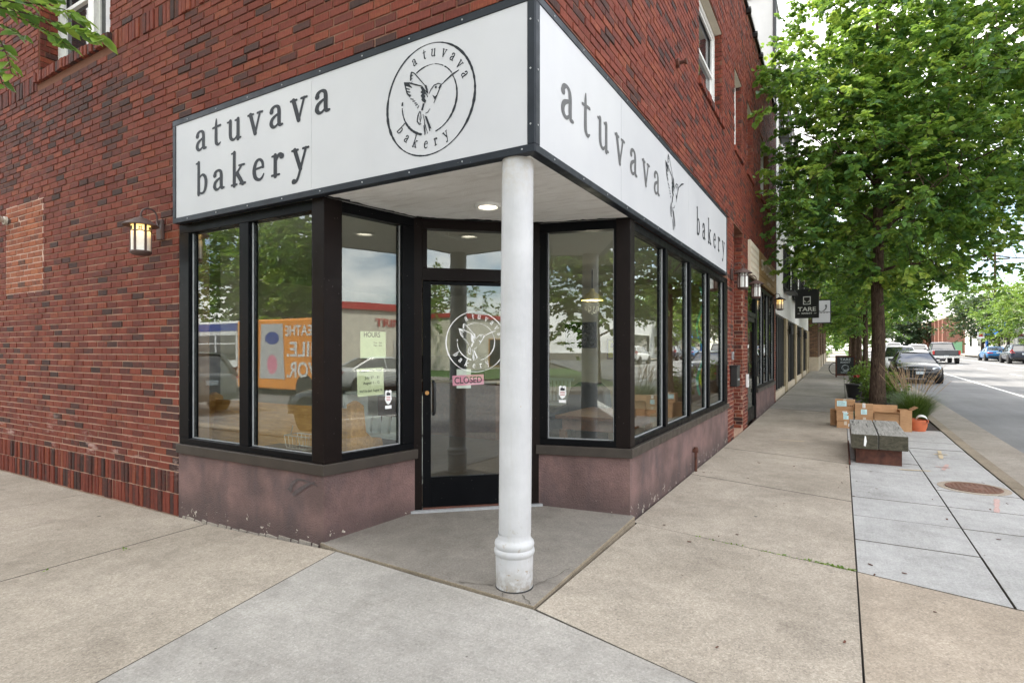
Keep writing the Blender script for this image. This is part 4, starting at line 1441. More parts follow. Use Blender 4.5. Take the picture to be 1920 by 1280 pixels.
for z in (2.86, 3.2, 3.5):
    m.lathe((XF - .02, YF - .0102, z), [(.006, .0), (.006, -.003), (.001, -.004)], 8, axis='y')
    m.lathe((XF + .0102, YF + .03, z), [(.006, .0), (.006, .003), (.001, .004)], 8, axis='x')
m.build('screw', 'gasket', sg, kind='stuff')
m = MB()
xq = -5.58
while xq < XF:
    w = rnd.uniform(.12, .3)
    m.add([(xq, YF - .012, sz1 + .004), (xq + w, YF - .012, sz1 + .004), (xq + w, YW - .004, sz1 + .030 + rnd.uniform(0, .012)), (xq, YW - .004, sz1 + .030)], [(0, 1, 2, 3)])
    xq += w
yq = YF
while yq < 9.8:
    w = rnd.uniform(.12, .3)
    m.add([(XF + .012, yq, sz1 + .004), (XF + .012, yq + w, sz1 + .004), (XW + .004, yq + w, sz1 + .030 + rnd.uniform(0, .012)), (XW + .004, yq, sz1 + .030)], [(0, 1, 2, 3)])
    yq += w
m.build('flashing', 'rust', sg)
UL, VZ, UR = (1, 0, 0), (0, 0, 1), (0, 1, 0)
serif_word('atuvava', (-5.174, YF - .006, 3.318), UL, VZ, .176, 1.785, 'letter', sg)
serif_word('bakery', (-5.174, YF - .006, 2.915), UL, VZ, .176, 1.55, 'letter', sg)
emblem(sg, (-2.432, YF - .0055, 3.186), UL, VZ, .378, 'letter')
serif_word('atuvava', (XF + .006, 3.41, 3.052), UR, VZ, .222, 2.36, 'letter_grey', sg, narrow=1.2)
serif_word('bakery', (XF + .006, 7.47, 2.985), UR, VZ, .205, 2.03, 'letter', sg, narrow=1.15)
m = MB()
bird(m, (XF + .006, 6.36, 3.205), UR, VZ, .64, 1.0)
m.build('bird_emblem', 'letter', sg)

# ------------------------------------------------------------------ white corner column
cl_ = thing('corner_column', 'round white painted column standing at the corner of the entrance under the sign', 'column', (-1.815, 3.135, -.03))
m = MB()
m.lathe((0, 0, 0), [(.118, -.08), (.119, .02), (.121, .20), (.121, .205), (.127, .212), (.131, .228), (.128, .243), (.121, .250), (.126, .262), (.128, .275), (.124, .290), (.112, .300), (.106, .315), (.1045, .34)], 40, cap=False)
m.build('column_base', 'column', cl_, local=True, smooth=50)
m = MB()
vs = [(.1045, .34), (.1045, .8), (.104, 1.4), (.1025, 2.0), (.1015, 2.5), (.1012, 2.724)]
m.lathe((0, 0, 0), vs, 40)
sh_o = m.build('shaft', 'column', cl_, local=True, smooth=50)
for v in sh_o.data.vertices:
    v.co.x += .018 * v.co.z / 2.7
    v.co.y += .012 * v.co.z / 2.7
m = MB(); m.lathe((0, 0, 0), [(.118, -.04), (.1225, -.014), (.1225, .002), (.119, .005)], 40, cap=False)
m.build('base_ring', 'black_metal', cl_, local=True)

# ------------------------------------------------------------------ wall lanterns
def lantern(label, base, N, lit, turn=0):
    """base: centre of the glass foot; N: wall normal"""
    rz = math.atan2(N[0], -N[1])
    t = thing('wall_lantern', label, 'wall lantern', base, rz, 'rust brown wall lanterns')
    # local frame: wall is towards +y at y=.2
    m = MB()
    m.box(-.05, .05, .165, .197, .16, .36)
    add_bevel(m.build('backplate', 'lantern', t, local=True), .008)
    m = MB()
    pts = [(0, .17, .30)]
    for k in range(11):
        a = R(-10 + 190 * k / 10)
        pts.append((0, .075 + .075 * math.cos(a), .375 + .075 * math.sin(a)))
    pts.append((0, 0, .345))
    m.tube(pts, .0085, 8)
    m.build('arm', 'lantern', t, local=True, smooth=True)
    m = MB()
    m.lathe((0, 0, 0), [(.10, .272), (.152, .262), (.155, .268), (.12, .296), (.075, .322), (.05, .338), (.02, .348), (.012, .36), (.001, .365)], 32)
    m.build('roof', 'lantern', t, local=True, smooth=40)
    m = MB()
    m.lathe((0, 0, 0), [(.082, .02), (.082, .268)], 32, cap=False)
    m.build('glass_shade', 'lantern_glass_lit' if lit else 'lantern_glass', t, local=True, smooth=True)
    m = MB()
    for k in range(6):
        a = R(30 + 60 * k + turn)
        c, s_ = math.cos(a), math.sin(a)
        m.obox((c * .086, s_ * .086, .145), (-s_ * .010, c * .010, 0), (c * .004, s_ * .004, 0), (0, 0, .127))
    for k in range(6):
        ca = R(60 * k + turn)
        for q in range(6):
            a0, a1 = ca + R(-30 + 10 * q), ca + R(-20 + 10 * q)
            h0, h1 = [.196 + .016 * math.cos(R(3 * (x_))) for x_ in (-30 + 10 * q, -20 + 10 * q)]
            vs = [(math.cos(a) * r, math.sin(a) * r, h + dz) for dz in (0, .009) for a, h in ((a0, h0), (a1, h1)) for r in (.083, .089)]
            m.add(vs, [(1, 3, 7, 5), (4, 5, 7, 6), (0, 2, 3, 1)])
        c, s_ = math.cos(ca), math.sin(ca)
        for d_ in (-.009, .009):
            m.obox((c * .086 - s_ * d_, s_ * .086 + c * d_, .238), (-s_ * .003, c * .003, 0), (c * .003, s_ * .003, 0), (0, 0, .016))
        m.obox((c * .086, s_ * .086, .238), (-s_ * .009, c * .009, 0), (c * .003, s_ * .003, 0), (0, 0, .003))
    m.build('cage', 'lantern', t, local=True)
    m = MB()
    m.lathe((0, 0, 0), [(.03, -.022), (.07, -.015), (.09, .0), (.094, .012), (.088, .022), (.06, .024)], 32)
    m.build('foot', 'lantern', t, local=True, smooth=40)
    return t
lantern('lit rust brown wall lantern on the brick wall left of the white fascia sign', (-5.86, YW - .2, 2.415), (0, -1), True, 30)
lantern('unlit wall lantern on the brick pier just past the right end of the fascia sign', (XW + .2, 10.48, 2.545), (1, 0), False)
lantern('unlit wall lantern on the far side of the recessed doorway, next to the lit one', (XW + .2, 12.25, 2.53), (1, 0), False)
lantern('lit wall lantern at the far end of the brick building beside the black shutters', (XW + .2, 17.3, 2.60), (1, 0), True)

# flood light and small wall fittings
fl = thing('flood_light', 'small beige bullet flood light fixed to the brick infill patch at far left', 'flood light', (-9.62, YW, 3.20))
m = MB(); m.lathe((0, -.01, 0), [(.055, .0), (.055, -.03), (.03, -.04)], 16, axis='y'); m.build('mount', 'grey_fix', fl, local=True)
m = MB()
m.tube([(0, -.03, .0), (.02, -.10, .01), (.05, -.16, .02)], [.03, .045, .05], 12)
m.tube([(.03, -.12, .05), (.07, -.20, -.02), (.10, -.26, -.09)], [.045, .075, .095], 16)
m.build('lamp_head', 'grey_fix', fl, local=True, smooth=50)
mbx = thing('mail_box', 'small black mail box on the brick pier below the unlit lantern', 'mail box', (XW, 10.55, 1.0))
m = MB(); m.box(.004, .12, -.15, .15, -.16, .19); m.box(.0, .135, -.16, .16, .19, .215)
add_bevel(m.build('box', 'black_metal', mbx, local=True), .01)
m = MB(); m.box(.1205, .124, -.1, .1, -.05, -.02); m.build('slot', 'gasket', mbx, local=True)
kp = thing('door_keypad', 'small grey entry keypad on the brick pier above the black mail box', 'keypad', (XW, 10.6, 1.38))
m = MB(); m.box(.004, .03, -.05, .05, -.07, .07); m.build('case', 'gasket', kp, local=True)
m = MB()
for i in range(3):
    for j in range(4):
        m.box(.031, .034, -.035 + .025 * i, -.017 + .025 * i, -.055 + .022 * j, -.040 + .022 * j)
m.build('keys', 'black_metal', kp, local=True)
ib = thing('intercom_box', 'white intercom box on the far pier of the recessed doorway', 'intercom', (XW, 12.3, .85))
m = MB(); m.box(.004, .05, -.07, .07, -.13, .14); add_bevel(m.build('case', 'white_paint', ib, local=True), .01)
m = MB(); m.box(.051, .054, -.04, .04, .02, .1); m.build('grille', 'gasket', ib, local=True)
# numbers down the pier, in black metal
nb = thing('house_number', 'vertical row of black house numbers on the brick pier above the keypad', 'house number', (XW, 10.5, 1.62))
for k, dgt in enumerate('5283'):
    g = glyph(dgt)
    m = MB()
    for dn in (.006, .016):
        place_glyph(m, g, (dn, .06, .54 - .2 * k), (0, 1, 0), VZ, .16, .19, -g[3])
    m.build('numeral', 'black_metal', nb, local=True)
pp = thing('pipe_stub', 'short rusty capped pipe standing against the stucco base of the long window wall', 'pipe', (-1.64, 7.55, -.1))
m = MB()
m.tube([(0, 0, -.02), (0, 0, .27)], .018, 10)
m.build('pipe', 'rust', pp, local=True, smooth=40)
m = MB(); m.tube([(-.035, 0, .27), (.03, 0, .27)], .026, 10); m.tube([(0, 0, .245), (0, 0, .315)], .027, 10); m.build('cap', 'rust', pp, local=True, smooth=40)
vt = thing('wall_bolt', 'rusty anchor stub sticking out of the brick above the right hand sign', 'anchor bolt', (XW, 6.73, 4.86))
m = MB(); m.lathe((0, 0, 0), [(.05, .0), (.055, .03), (.02, .035), (.02, .09), (.035, .095), (.035, .12)], 10, axis='x'); m.build('stub', 'rust', vt, local=True)

# ------------------------------------------------------------------ paper notices
def sheet(nm, label, cat, W, t0, t1, z0, z1, n, mat, lines, tilt=0., group=None):
    c = W((t0 + t1) / 2, n, (z0 + z1) / 2)
    t = thing(nm, label, cat, c)
    e = (Vector(W(1, n, 0)) - Vector(W(0, n, 0))).normalized()
    v = Vector((0, 0, 1))
    ct, st = math.cos(tilt), math.sin(tilt)
    u2, v2 = e * ct + v * st, v * ct - e * st
    nn = u2.cross(v2)
    hw_, hh_ = (t1 - t0) / 2, (z1 - z0) / 2
    m = MB(); m.obox((0, 0, 0), u2 * hw_, nn * .0006, v2 * hh_); m.build('paper', mat, t, local=True)
    if lines:
        m = MB()
        for body, x, y, h, wd in lines:
            sans_line(m, body, u2 * (x * hw_) + v2 * (y * hh_) + nn * .0012, u2, v2, h, wd, True)
        m.build('writing', 'ink', t, local=True)
    return t, u2, v2, nn
sheet('hours_sheet', 'pale green HOURS sheet taped inside the glass left of the door', 'notice', W_LR, .384, .649, 1.41, 1.64, -.065, 'paper_green',
      [('HOURS', -.1, .58, .046, .17), ('Tue - Sun', .35, .1, .014, .09), ('7am - 2pm', .35, -.1, .014, .09)])
sheet('closure_note', 'pale yellow handwritten closure note below the green hours sheet', 'notice', W_LR, .352, .626, 1.085, 1.325, -.065, 'paper_yellow',
      [('Atuvava will be closed', 0, .72, .022, .235), ('July 27 - 31', .1, .22, .022, .15), ('August 1 - 12', .05, -.15, .022, .17), ("We'll be back August 15", 0, -.72, .022, .235)], .03)
sheet('closed_sign', 'pink hand lettered CLOSED sign on the door below the white bird emblem', 'sign', W_D, .336, .632, 1.15, 1.245, -.030, 'paper_pink',
      [('CLOSED', 0, -.62, .062, .26)], .035)
sheet('taped_paper', 'white paper inside the door just behind the pink closed sign', 'notice', W_D, .375, .51, 1.12, 1.30, -.034, 'paper', [])
def badge(label, W, t, z, n):
    c = W(t, n, z)
    th_ = thing('security_sticker', label, 'sticker', c, group='security stickers on the glass')
    e = (Vector(W(1, n, 0)) - Vector(W(0, n, 0))).normalized()
    nn = e.cross(Vector((0, 0, 1)))
    def P(x, y, d): return tuple(e * x + Vector((0, 0, 1)) * y + nn * d)
    m = MB()
    out = [(-.035, .06), (-.02, .07), (0, .062), (.02, .07), (.035, .06), (.033, .02), (.038, -.01), (.02, -.045), (0, -.058), (-.02, -.045), (-.038, -.01), (-.033, .02)]
    m.add([P(x, y, 0) for x, y in out] + [P(x, y, .001) for x, y in out], [tuple(range(11, -1, -1)), tuple(range(12, 24))] + [(i, (i + 1) % 12, 12 + (i + 1) % 12, 12 + i) for i in range(12)])
    m.add([P(x, y, .0004) for x, y in ((-.035, -.095), (.035, -.095), (.035, -.066), (-.035, -.066))], [(0, 1, 2, 3)])
    m.build('shield', 'white_vinyl', th_, local=True)
    m = MB()
    m.add([P(x, y, .0018) for x, y in ((-.02, .022), (.022, .022), (.022, .045), (-.02, .045))], [(0, 1, 2, 3)])
    m.add([P(x, y, .0018) for x, y in ((-.012, .046), (.005, .046), (.002, .054), (-.01, .054))], [(0, 1, 2, 3)])
    m.build('camera_mark', 'ink', th_, local=True)
    m = MB()
    for k in range(3):
        m.add([P(x, y - .014 * k, .0018) for x, y in ((-.022, .006), (.022, .006), (.022, .011), (-.022, .011))], [(0, 1, 2, 3)])
    m.build('red_print', 'tail', th_, local=True)
badge('white shield sticker on the glass left of the door, right of the yellow note', W_LR, .665, 1.055, -.050)
badge('white shield sticker low on the glass right of the column', W_RR, .245, 1.07, -.050)

# ------------------------------------------------------------------ things inside the shop
pw = thing('church_pew', 'golden oak pew standing with its back to the left shop window', 'pew', (-4.9, 3.62, 0))
for x in (-.95, 1.15):
    m = MB()
    pr = [(-.06, 0), (.40, 0), (.40, .42), (.33, .66), (.20, .68), (.13, .74), (.10, .98), (.02, 1.03), (-.06, 1.0)]
    vs = [(x + d, y, z) for d in (-.03, .03) for y, z in pr]
    k = len(pr)
    m.add(vs, [tuple(range(k - 1, -1, -1)), tuple(range(k, 2 * k))] + [(i, (i + 1) % k, k + (i + 1) % k, k + i) for i in range(k)])
    add_bevel(m.build('end_panel', 'pew', pw, local=True), .01)
m = MB(); m.obox((.1, .0, .66), (1.02, 0, 0), (0, .016, 0), (0, .03, .29)); m.build('backrest', 'pew', pw, local=True)
m = MB(); m.box(-.92, 1.12, .05, .42, .42, .455); m.build('seat', 'pew', pw, local=True)
ds = thing('display_shelf', 'low white display shelf with paper bags, behind the glass left of the door', 'shelf', (-4.45, 4.75, 0))
for z in (.05, .52, .98):
    m = MB(); m.box(-.45, .45, -.18, .18, z, z + .03); m.build('shelf_board', 'white_paint', ds, local=True)
for x in (-.45, .42):
    m = MB(); m.box(x, x + .03, -.18, .18, 0, 1.01); m.build('side_panel', 'white_paint', ds, local=True)
for k in range(6):
    bgx = thing('paper_bag', ['white paper bag at the left end of the display shelf', 'second white paper bag on the display shelf', 'third white paper bag on the display shelf', 'fourth white paper bag on the display shelf', 'fifth white paper bag on the display shelf', 'white paper bag at the right end of the display shelf'][k], 'paper bag', (-4.8 + .14 * k, 4.72, .55), rnd.uniform(-.2, .2), group='paper bags on the display shelf')
    m = MB(); m.add([(-.05, -.04, 0), (.05, -.04, 0), (.05, .04, 0), (-.05, .04, 0), (-.052, -.012, .19), (.052, -.012, .19), (.052, .012, .19), (-.052, .012, .19)], [(3, 2, 1, 0), (4, 5, 6, 7), (0, 1, 5, 4), (1, 2, 6, 5), (2, 3, 7, 6), (3, 0, 4, 7)])
    m.build('bag', 'paper', bgx, local=True)
sc2 = thing('shop_counter', 'dark wooden shop counter with a glass case deep inside the bakery', 'counter', (-6.2, 8.2, 0))
m = MB(); m.box(-1.3, 1.3, -.35, .35, 0, .92); m.build('cabinet', 'table_wood', sc2, local=True)
m = MB(); m.box(-1.35, 1.35, -.4, .4, .921, .96); m.build('worktop', 'limestone', sc2, local=True)
m = MB(); m.box(-.9, .7, -.3, .25, .961, 1.38); m.build('glass_case', 'dark_glass', sc2, local=True)
wb = thing('wire_basket', 'open wire basket on the window ledge in front of the oak pew', 'basket', (-4.15, 3.40, .60))
m = MB(); m.box(-.45, .45, -.11, .11, -.03, -.002); m.build('ledge', 'black_metal', wb, local=True)
m = MB()
for z, w_ in ((.01, .13), (.12, .16)):
    m.tube([(-w_, -.07, z), (w_, -.07, z), (w_, .07, z), (-w_, .07, z), (-w_, -.07, z)], .004, 5)
for k in range(7):
    m.tube([(-.13 + .043 * k, -.07, .01), (-.16 + .053 * k, -.07, .12)], .002, 4)
    m.tube([(-.13 + .043 * k, .07, .01), (-.16 + .053 * k, .07, .12)], .002, 4)
m.tube([(-.16, 0, .12), (-.13, 0, .20)], .004, 5); m.tube([(.16, 0, .12), (.13, 0, .20)], .004, 5)
m.build('wire_frame', 'wire', wb, local=True)
ac = thing('leather_armchair', 'worn black leather wing armchair inside the window right of the column', 'armchair', (-2.95, 6.5, 0), R(-20))
m = MB(); m.box(-.30, .30, -.32, .30, .28, .46); add_bevel(m.build('seat', 'leather', ac, local=True), .06, 3)
m = MB()
vs = []
pr = [(-.33, .42), (-.36, .75), (-.30, .98), (-.15, 1.06), (.15, 1.06), (.30, .98), (.36, .75), (.33, .42)]
k = len(pr)
m.add([(x, .22 + .12 * (z - .42), z) for x, z in pr] + [(x, .36 + .14 * (z - .42), z) for x, z in pr], [tuple(range(k)), tuple(range(2 * k - 1, k - 1, -1))] + [(i, k + i, k + (i + 1) % k, (i + 1) % k) for i in range(k)])
add_bevel(m.build('backrest', 'leather', ac, local=True), .04, 3)
for s_ in (-1, 1):
    m = MB(); m.tube([(s_ * .34, -.33, .58), (s_ * .36, 0, .62), (s_ * .33, .28, .70)], [.055, .07, .06], 10); m.box(s_ * .30, s_ * .38, -.30, .28, .28, .58)
    m.build('armrest', 'leather', ac, local=True, smooth=50)
    for y_ in (-.27, .27):
        m = MB(); m.tube([(s_ * .28, y_, .29), (s_ * .30, y_, 0)], [.03, .018], 8); m.build('leg', 'table_wood', ac, local=True)
tb = thing('wooden_table', 'reddish brown wooden table beside the black armchair inside the shop', 'table', (-2.35, 6.15, 0))
m = MB(); m.box(-.40, .42, -.5, .6, .72, .76); add_bevel(m.build('tabletop', 'table_wood', tb, local=True), .006)
m = MB(); m.box(-.34, .36, -.44, .54, .60, .719); m.build('apron', 'table_wood', tb, local=True)
for x in (-.33, .35):
    for y_ in (-.43, .53):
        m = MB(); m.box(x - .035, x + .035, y_ - .035, y_ + .035, 0, .60); m.build('leg', 'table_wood', tb, local=True)
for i, (x, y_, z, mt, lb) in enumerate([(-2.1, 5.55, .0, 'green_fabric', 'teal storage tub on the floor beside the reddish table'), (-2.12, 5.55, .31, 'paper', 'stack of white papers on the teal tub')]):
    tt = thing(['storage_tub', 'paper_stack'][i], lb, ['tub', 'papers'][i], (x, y_, z))
    m = MB()
    if i == 0:
        m.add([(a * w_, b * w_, h_) for h_, w_ in ((0, .15), (.27, .18)) for a, b in ((-1, -1), (1, -1), (1, 1), (-1, 1))], [(3, 2, 1, 0), (0, 1, 5, 4), (1, 2, 6, 5), (2, 3, 7, 6), (3, 0, 4, 7), (4, 5, 6, 7)])
        m.build('tub', mt, tt, local=True)
        m = MB(); m.box(-.19, .19, -.19, .19, .27, .305); m.build('lid', 'gasket', tt, local=True)
    else:
        for k in range(5):
            a = rnd.uniform(-.2, .2)
            m.obox((0, 0, .004 + .008 * k), (.13 * math.cos(a), .13 * math.sin(a), 0), (-.09 * math.sin(a), .09 * math.cos(a), 0), (0, 0, .0036))
        m.build('paper', mt, tt, local=True)
def wall_frame(nm, label, cat, x, z, w, h, fm, im, bands=()):
    t = thing(nm, label, cat, (x, 10.545, z))
    m = MB()
    for a, b, c, d in ((-w / 2, -w / 2 + .03, -h / 2, h / 2), (w / 2 - .03, w / 2, -h / 2, h / 2), (-w / 2 + .03, w / 2 - .03, -h / 2, -h / 2 + .03), (-w / 2 + .03, w / 2 - .03, h / 2 - .03, h / 2)):
        m.box(a, b, -.03, 0, c, d)
    m.build('frame', fm, t, local=True)
    m = MB(); m.box(-w / 2 + .03, w / 2 - .03, -.015, -.005, -h / 2 + .03, h / 2 - .03); m.build('picture', im, t, local=True)
    if bands:
        m = MB()
        for a, b, c, d in bands:
            m.box(a, b, -.02, -.0152, c, d)
        m.build('print', 'letter', t, local=True)
wall_frame('television', 'dark flat television on the back wall of the shop, seen right of the column', 'television', -4.55, 1.78, .68, .52, 'black_metal', 'dark_glass')
wall_frame('tall_poster', 'tall pale framed poster left of the television on the back wall', 'poster', -5.4, 1.6, .34, .85, 'limestone', 'paper', [(-.05, .05, 0, .15)])
wall_frame('green_picture', 'small framed picture above the tall pale poster', 'picture', -5.4, 2.25, .30, .30, 'white_paint', 'paper', [(-.09, .09, -.08, .08)])
wall_frame('dark_picture', 'black framed yellow picture right of the television', 'picture', -3.85, 1.5, .28, .40, 'black_metal', 'yellow_fabric', [(-.06, .06, .03, .12)])
wh = thing('slatted_bench', 'white slatted garden bench against the back wall of the shop', 'bench', (-5.15, 10.1, 0))
m = MB(); m.box(-.55, .55, -.2, .2, .40, .44); m.build('seat', 'white_paint', wh, local=True)
for k in range(12):
    m = MB(); m.box(-.50 + .085 * k, -.45 + .085 * k, .19, .215, .46, .86); m.build('slat', 'white_paint', wh, local=True)
m = MB(); m.box(-.55, .55, .185, .22, .861, .92); m.build('top_rail', 'white_paint', wh, local=True)
for x in (-.52, .52):
    m = MB(); m.box(x - .03, x + .03, -.2, .2, 0, .399); m.build('leg', 'white_paint', wh, local=True)
pd = thing('pendant_lamp', 'lit pale yellow pendant lamp hanging inside the shop, seen right of the column', 'pendant lamp', (-3.35, 8.2, 2.25))
m = MB(); m.lathe((0, 0, 0), [(.17, 0), (.17, .012), (.10, .10), (.05, .13), (.03, .18)], 28, cap=False); m.build('shade', 'yellow_shade', pd, local=True, smooth=50)
m = MB(); m.tube([(0, 0, .18), (0, 0, .5)], .008, 6); m.build('cord', 'black_metal', pd, local=True)
m = MB(); m.lathe((0, 0, .03), [(.02, .09), (.05, .05), (.055, .02), (.03, -.02), (.001, -.03)], 16); m.build('bulb', 'downlight', pd, local=True, smooth=True)
ld = bpy.data.lights.new('pendant_bulb', 'POINT')
ld.energy = 5
ld.color = (1, .88, .68)
ld.shadow_soft_size = .12
lo_ = bpy.data.objects.new('pendant_bulb', ld)
lo_.location = (0, 0, -.09)
lo_.parent = pd
COL.objects.link(lo_)
bn = thing('rainbow_banner', 'teal, yellow green and orange banner hanging inside the last pane of the long window', 'banner', (-1.98, 9.55, 2.5))
for k, mt in enumerate(('green_fabric', 'yellow_fabric', 'orange_fabric')):
    m = MB()
    vs = []
    for j in range(15):
        z = -1.75 * j / 14
        tw = .25 * math.sin(j * .7 + k)
        x0 = .0 + .05 * math.sin(j * .9 + k)
        vs += [(x0, -.22 + .15 * k, z), (x0 + .04 * tw, -.08 + .15 * k, z)]
    m.add(vs + [(x + .006, y, z) for x, y, z in vs], [(2 * j + d, 2 * j + 1 + d, 2 * j + 3 + d, 2 * j + 2 + d) for d in (0, 30) for j in range(14)])
    m.build('cloth_strip', mt, bn, local=True)

# ------------------------------------------------------------------ the second shop's sign, lamps on the front
s2 = thing('studio_sign', 'yellow brown wooden fascia sign over the second shop door, with raised STUDIO letters', 'sign', (XW, 12.56, 3.02))
m = MB(); m.box(.0, .05, .0, 1.42, .02, .75); m.build('mesh_panel', 'limestone', s2, local=True)
m = MB()
for i in range(6):
    for j in range(5):
        m.box(.0505, .058, .08 + .22 * i, .22 + .22 * i, .07 + .14 * j, .15 + .14 * j)
m.build('relief', 'cream', s2, local=True)
for k in range(4):
    m = MB(); m.box(.0, .048 + .004 * (k % 2), 1.44, 5.35, .02 + .183 * k, .197 + .183 * k); m.build('plank', 'sign_wood', s2, local=True)
m = MB()
for d in (.054, .075):
    sans_line(m, 'STUDIO', (d, 1.75, .34), (0, 1, 0), VZ, .26, 2.9)
m.build('lettering', 'limestone', s2, local=True)
m = MB(); sans_line(m, 'OFFICE', (.056, 2.9, .10), (0, 1, 0), VZ, .10, .9); m.build('small_lettering', 'limestone', s2, local=True)

# ------------------------------------------------------------------ timber bench
bz = -.10
be = thing('timber_bench', 'weathered grey timber bench of two thick beams on a rusty steel base', 'bench', (.44, 10.2, bz))
for k, (a, b, c, d) in enumerate(((.115, .432, 9.18, 11.10), (.444, .775, 9.21, 11.13))):
    m = MB()
    m.box(a, b, c, d, bz + .215, bz + .415)
    o = m.build('beam', ['timber', 'timber_end'], be)
    for p in o.data.polygons:
        if abs(p.normal.y) > .9:
            p.material_index = 1
    add_bevel(o, .008)
m = MB(); m.box(.175, .71, 9.30, 11.0, bz - .02, bz + .212); o = m.build('steel_base', 'rust', be)
m = MB()
vs = [(.265, 9.1755, .16), (.285, 9.1755, .15), (.30, 9.1755, .22), (.29, 9.1755, .29), (.278, 9.1755, .30), (.268, 9.1755, .24)]
m.add(vs, [tuple(range(6))]); m.build('white_scrape', 'white_vinyl', be)
m = MB(); m.box(.085, .108, 9.05, 11.2, -.10, -.06); m.build('edging_strip', 'rust', be)

# ------------------------------------------------------------------ cardboard boxes and the pot
def carton(label, x, y_, z, w, d, h, rz, labels=(), flaps=None, mark_=False):
    t = thing('cardboard_box', label, 'cardboard box', (x, y_, z), rz, 'cardboard boxes stacked behind the bench')
    m = MB()
    th_ = .006
    if flaps:
        m.box(-w / 2, w / 2, -d / 2, -d / 2 + th_, 0, h); m.box(-w / 2, w / 2, d / 2 - th_, d / 2, 0, h)
        m.box(-w / 2, -w / 2 + th_, -d / 2 + th_, d / 2 - th_, 0, h); m.box(w / 2 - th_, w / 2, -d / 2 + th_, d / 2 - th_, 0, h)
        m.box(-w / 2 + th_, w / 2 - th_, -d / 2 + th_, d / 2 - th_, 0, h * .55)
    else:
        m.box(-w / 2, w / 2, -d / 2, d / 2, 0, h)
    for i_, v_ in enumerate(m.v):
        m.v[i_] = tuple(c_ + rnd.uniform(-.005, .005) for c_ in v_)
    add_bevel(m.build('carton', 'cardboard', t, local=True), .004)
    if flaps:
        for nm_, (c, ax, ay, az) in dict(back=((0, d / 2 + .02, h + .07), (w / 2, 0, 0), (0, .003, .0), (0, .025, .07)), front=((0, -d / 2 - .045, h + .02), (w / 2, 0, 0), (0, .05, -.02), (0, .001, .003)),
                                         side=((w / 2 + .05, 0, h + .03), (.05, 0, .03), (0, d / 2, 0), (-.002, 0, .003))).items():
            if nm_ in flaps:
                m = MB(); m.obox(c, ax, ay, az); m.build('flap', 'cardboard', t, local=True)
    else:
        m = MB(); m.box(-.002 - .001, .003, -d / 2 - .0006, d / 2, h, h + .0008); m.build('seam', 'brown_ink', t, local=True)
        m = MB(); m.box(-.025, .025, -d / 2 + .001, d / 2, h + .0009, h + .0016); m.box(-.025, .025, -d / 2 - .0015, -d / 2 - .0008, h - .07, h); m.build('tape', 'limestone', t, local=True)
    for (lx, lz, lw, lh, mt) in labels:
        m = MB(); m.box(lx - lw / 2, lx + lw / 2, -d / 2 - .003, -d / 2 - .0017, lz - lh / 2, lz + lh / 2); lo = m.build('shipping_label', mt, t, local=True)
        m = MB()
        for k in range(4):
            m.box(lx - lw * .38, lx + lw * (.1 + .25 * rnd.random()), -d / 2 - .0038, -d / 2 - .0032, lz + lh * (.3 - .2 * k), lz + lh * (.34 - .2 * k))
        m.build('label_print', 'letter_grey', lo, local=True)
    if mark_:
        m = MB()
        for k in range(9):
            m.box(-w * .35 + .03 * k, -w * .35 + .03 * k + .02, -d / 2 - .0012, -d / 2 - .0006, h * .42, h * .42 + .022)
        m.build('print', 'brown_ink', t, local=True)
    return t
bz0 = -.095
carton('low corrugated box at the bottom front of the left stack behind the bench', .06, 13.3, bz0, .30, .28, .14, .05, [(.08, .07, .06, .06, 'paper')])
carton('box in the middle of the left stack with a pale blue label', .055, 13.3, bz0 + .141, .29, .28, .205, .0, [(.02, .11, .09, .13, 'paper_blue'), (.0, .19, .08, .03, 'paper')])
carton('topmost box of the left stack with a large pale blue label', .06, 13.42, bz0 + .347, .34, .28, .215, -.05, [(-.05, .14, .17, .11, 'paper_blue')], mark_=True)
carton('plain box set back behind the foot of the left stack', -.075, 13.62, bz0, .26, .24, .34, .02)
carton('lower closed box right of the left stack, mostly behind the bench', .385, 13.3, bz0, .31, .30, .24, .03)
carton('closed box with a small blue label on top of the box in the middle', .385, 13.3, bz0 + .241, .31, .30, .26, -.02, [(.0, .11, .10, .10, 'paper_blue'), (.0, .23, .05, .08, 'paper')])
carton('wide open box with raised flaps in front of the tree trunk', .755, 13.3, bz0, .41, .32, .34, .04, flaps=('back', 'front'), mark_=True)
carton('tall tilted box between the wide open box and the flower pot', 1.05, 13.28, bz0, .19, .30, .42, .10, flaps=('side',))
po = thing('flower_pot', 'large orange terracotta flower pot holding a roll of white paper', 'flower pot', (1.27, 13.42, -.092))
po.scale = (.74, .74, .76)
m = MB(); m.lathe((0, 0, 0), [(.17, 0), (.205, .10), (.207, .11), (.21, .108), (.225, .22), (.238, .225), (.242, .30), (.228, .302), (.215, .225), (.16, .03)], 36)
m.build('pot', 'terracotta', po, local=True, smooth=40)
m = MB(); m.lathe((0, 0, .19), [(.20, 0), (.205, .01)], 24); m.build('soil', 'mulch', po, local=True)
pr_ = thing('paper_roll', 'curled sheet of white paper sticking out of the orange pot', 'paper', (1.31, 13.42, .10))
pr_.scale = (.85, .85, .85)
m = MB()
vs = []
for k in range(13):
    a = R(-30 + 200 * k / 12)
    vs += [(.02 + .11 * math.cos(a), -.17, .02 + .10 * math.sin(a)), (.04 + .11 * math.cos(a), .12, .04 + .10 * math.sin(a))]
m.add(vs + [(x * .985, y, z * .985) for x, y, z in vs], [(2 * k + d, 2 * k + 2 + d, 2 * k + 3 + d, 2 * k + 1 + d) for d in (0, 26) for k in range(12)])
m.build('sheet', 'paper', pr_, local=True, smooth=True)

